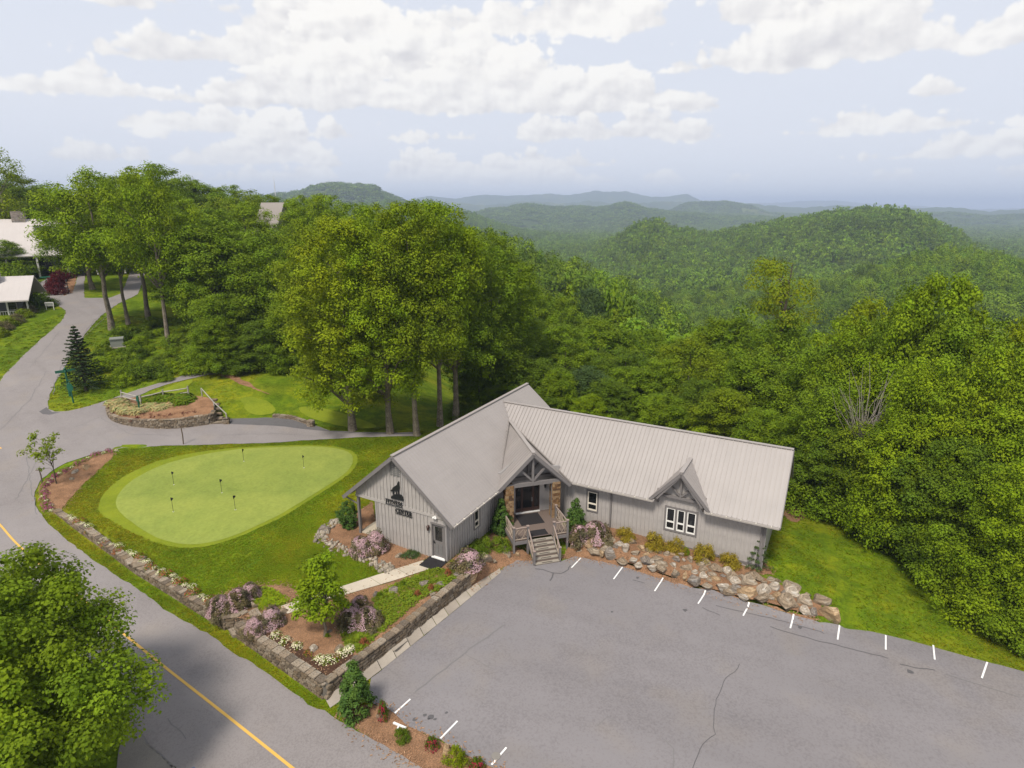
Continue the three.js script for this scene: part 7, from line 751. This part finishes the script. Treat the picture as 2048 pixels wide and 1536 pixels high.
// ---------------------------------------------------------------- far woods
{
  const far = (seed, n, leaf, clumps) => crownGeo(seed, { leaves: n, leaf, R: 1, y0: 0.15, y1: 2.1, prof: dome, clumps, cs: 0.34, inner: 0.5, flat: 0.85, round: true, soft: 0.6, asp: 0.85 }).geo;
  const G1 = [far(801, 2600, 0.10, 60), far(802, 2600, 0.10, 52), far(803, 2600, 0.095, 66)], G2 = [far(811, 620, 0.19, 26), far(812, 620, 0.19, 22)], G3 = [far(821, 170, 0.34, 12)];
  const bins = [G1.map(() => []), G2.map(() => []), G3.map(() => [])], r = rngOf(2024), NA = 900, maxEl = new Float32Array(NA).fill(-9), D = new THREE.Object3D();
  let rr = 96;
  while (rr < 5200) {
    const step = rr < 700 ? 6.2 : rr < 2000 ? 6.5 + rr * 0.0022 : 8 + rr * 0.0045, band = rr < 520 ? 0 : rr < 1900 ? 1 : 2, da = step / rr, elev = new Float32Array(NA).fill(-9);
    for (let a = -48 / DEG + r() * da; a < 48 / DEG; a += da) {
      const q = rr + (r() - 0.5) * step * 0.9, aa = a + (r() - 0.5) * da * 0.8, x = Math.sin(aa) * q, z = -Math.cos(aa) * q, azd = aa * DEG;
      if (rr < 170 && azd < -7) continue; if (rr < 130 && azd < 3 && azd > -12 && rr < 105) continue;
      if (rr < 420 && azd < -28) continue; if (rr < 900 && azd < -8 && azd > -30) continue;
      const y = rr < 120 ? H(x, z) : hFar(x, z), sc = (band === 2 ? 1.7 : 1) * (4.2 + 3.4 * r() * r()) * (rr < 1900 ? 1 : 1.15), hgt = band === 2 ? 10 : 7.0 + 7 * r(), el = (y + hgt * 1.9 - 22.5) / q, bi = clamp(Math.floor((azd + 48) / 96 * NA), 0, NA - 1);
      if (el < maxEl[bi] - 12 / q - 0.002) continue;
      if (fbm(x / 260 + 50, z / 260, 3) > 0.70 && rr > 900) continue;
      elev[bi] = Math.max(elev[bi], (y + hgt * 1.3 - 22.5) / q);
      const list = bins[band], k = r() * list.length | 0; const tn = 0.66 + 0.62 * r() + 0.5 * (fbm(x / 45, z / 45, 2) - 0.5); const h = r();
      list[k].push([x, y - (rr < 700 ? 1 : 2), z, sc, hgt * (0.8 + 0.4 * r()), r() * 6.28, tn * lerp(0.78, 1.12, h), tn * lerp(0.9, 1.08, h), tn * lerp(1.1, 0.9, h)]);
    }
    for (let i = 0; i < NA; i++) { const e = Math.max(elev[i], elev[Math.max(0, i - 1)], elev[Math.min(NA - 1, i + 1)]); if (e > -9) maxEl[i] = Math.max(maxEl[i], e); }
    rr += step * 0.86;
  }
  const labels = ['wooded slopes falling into the valley behind the building', 'forest covering the middle hills across the valley', 'far forest on the hazy ridges'];
  let total = 0;
  bins.forEach((bin, b) => bin.forEach((list, k) => {
    if (!list.length) return; total += list.length; const im = new THREE.InstancedMesh([G1, G2, G3][b][k], LEAF.mid, list.length);
    list.forEach((q, i) => { D.position.set(q[0], q[1], q[2]); D.rotation.set(0, q[5], 0); D.scale.set(q[3], q[4] * 0.62, q[3]); D.updateMatrix(); im.setMatrixAt(i, D.matrix); im.setColorAt(i, new THREE.Color(q[6], q[7], q[8])); });
    im.name = numbered('forest'); info(shade(im), labels[b], 'forest', 'forest canopy', 'stuff'); scene.add(im);
  }));
  console.log('far trees', total, bins.map((b) => b.map((l) => l.length).join()).join(' | '));
}
{ // bark chips strayed over the bed edges
  const r = rngOf(555), N = 5200, im = new THREE.InstancedMesh(new THREE.BoxGeometry(0.075, 0.012, 0.026), std({ c: [0.30, 0.18, 0.105], roughness: 1 }), N), D = new THREE.Object3D(), c = new THREE.Color(), edges = beds.filter((b) => b[0] === 'mulch_bed').map((b) => b[1]);
  for (let i = 0; i < N; i++) { const p = edges[r() * edges.length | 0], k = r() * p.length | 0, a = p[k], b = p[(k + 1) % p.length], t = r(), o = (r() + r() + r() - 1.5) * 0.5, L = Math.hypot(b[0] - a[0], b[1] - a[1]) || 1, x = lerp(a[0], b[0], t) + (b[1] - a[1]) / L * o, z = lerp(a[1], b[1], t) - (b[0] - a[0]) / L * o; D.position.set(x, H(x, z) + 0.062, z); D.rotation.set((r() - 0.5) * 0.5, r() * 6.28, (r() - 0.5) * 0.5); D.scale.setScalar(0.6 + 0.9 * r()); D.updateMatrix(); im.setMatrixAt(i, D.matrix); im.setColorAt(i, c.setScalar(0.55 + 0.8 * r())); }
  im.name = 'bark_chips'; info(shade(im), 'loose bark chips strayed over the edges of the beds', 'bark chips', null, 'stuff'); scene.add(im);
}
// ---------------------------------------------------------------- turf
{
  const boxes = paved.map((p) => [Math.min(...p.map((q) => q[0])), Math.max(...p.map((q) => q[0])), Math.min(...p.map((q) => q[1])), Math.max(...p.map((q) => q[1]))]);
  const bare = (x, z) => { for (let k = 0; k < paved.length; k++) { const b = boxes[k]; if (x < b[0] || x > b[1] || z < b[2] || z > b[3]) continue; const p = paved[k]; let c = false; for (let i = 0, j = p.length - 1; i < p.length; j = i++) if ((p[i][1] > z) !== (p[j][1] > z) && x < (p[j][0] - p[i][0]) * (z - p[i][1]) / (p[j][1] - p[i][1]) + p[i][0]) c = !c; if (c) return true; } const d = sdist(x, z); if (d > -0.6 && d < 0.35) return true; const c = Math.cos(TH), s = Math.sin(TH), a = (x - CC[0]) * c + (z - CC[1]) * s, b = (x - CC[0]) * s - (z - CC[1]) * c; return a > -7.5 && a < 17.6 && b > -0.2 && b < 18 && (a < 0.2 || b > 4); };
  const tuft = (seed) => { const r = rngOf(seed), L = new Leaves(9); for (let i = 0; i < 9; i++) { const a = r() * 6.283, s = 0.09 * Math.sqrt(r()); L.add(Math.cos(a) * s, 0.02 + 0.018 * r(), Math.sin(a) * s, 0.085 + 0.05 * r(), 0.016, Math.cos(a * 3) * 0.55, 1.0, Math.sin(a * 3) * 0.55, 0, 1, 0, 0.6, 0.8 + 0.4 * r(), 0.85 + 0.3 * r(), 1, r); } return L.build(); };
  const turfMat = leafMat([0.310, 0.370, 0.014], 0.3), N = 56000, r = rngOf(4321), list = [[], []], regions = [[-40, 0, -58, -22, 0.62], [-16, 0, -40, -18, 0.18], [14, 32, -52, -26, 0.12], [-70, -30, -95, -50, 0.08]];
  for (const [x0, x1, z0, z1, sh] of regions) { let n = Math.round(N * sh), g = 0; while (n > 0 && g++ < N * 3) { const x = lerp(x0, x1, r()), z = lerp(z0, z1, r()); if (bare(x, z)) continue; list[n & 1].push([x, z]); n--; } }
  const D = new THREE.Object3D();
  list.forEach((pts, k) => { const im = new THREE.InstancedMesh(tuft(900 + k), turfMat, pts.length), c = new THREE.Color(); pts.forEach(([x, z], i) => { const s = (x < -42 ? 1.8 : 0.8) + 0.5 * r(), q = grassPatch(x, z); D.position.set(x, H(x, z) + 0.003, z); D.rotation.set(0, r() * 6.28, 0); D.scale.set(s * 1.3, s * (0.6 + 0.5 * r()), s * 1.3); D.updateMatrix(); im.setMatrixAt(i, D.matrix); im.setColorAt(i, c.setRGB(q[0] * (0.85 + 0.3 * r()), q[1] * (0.88 + 0.24 * r()), q[2])); }); im.name = numbered('turf_blades'); info(shade(im), 'short blades of the mown lawns', 'grass', null, 'stuff'); scene.add(im); });
}
renderer.render(scene, camera);
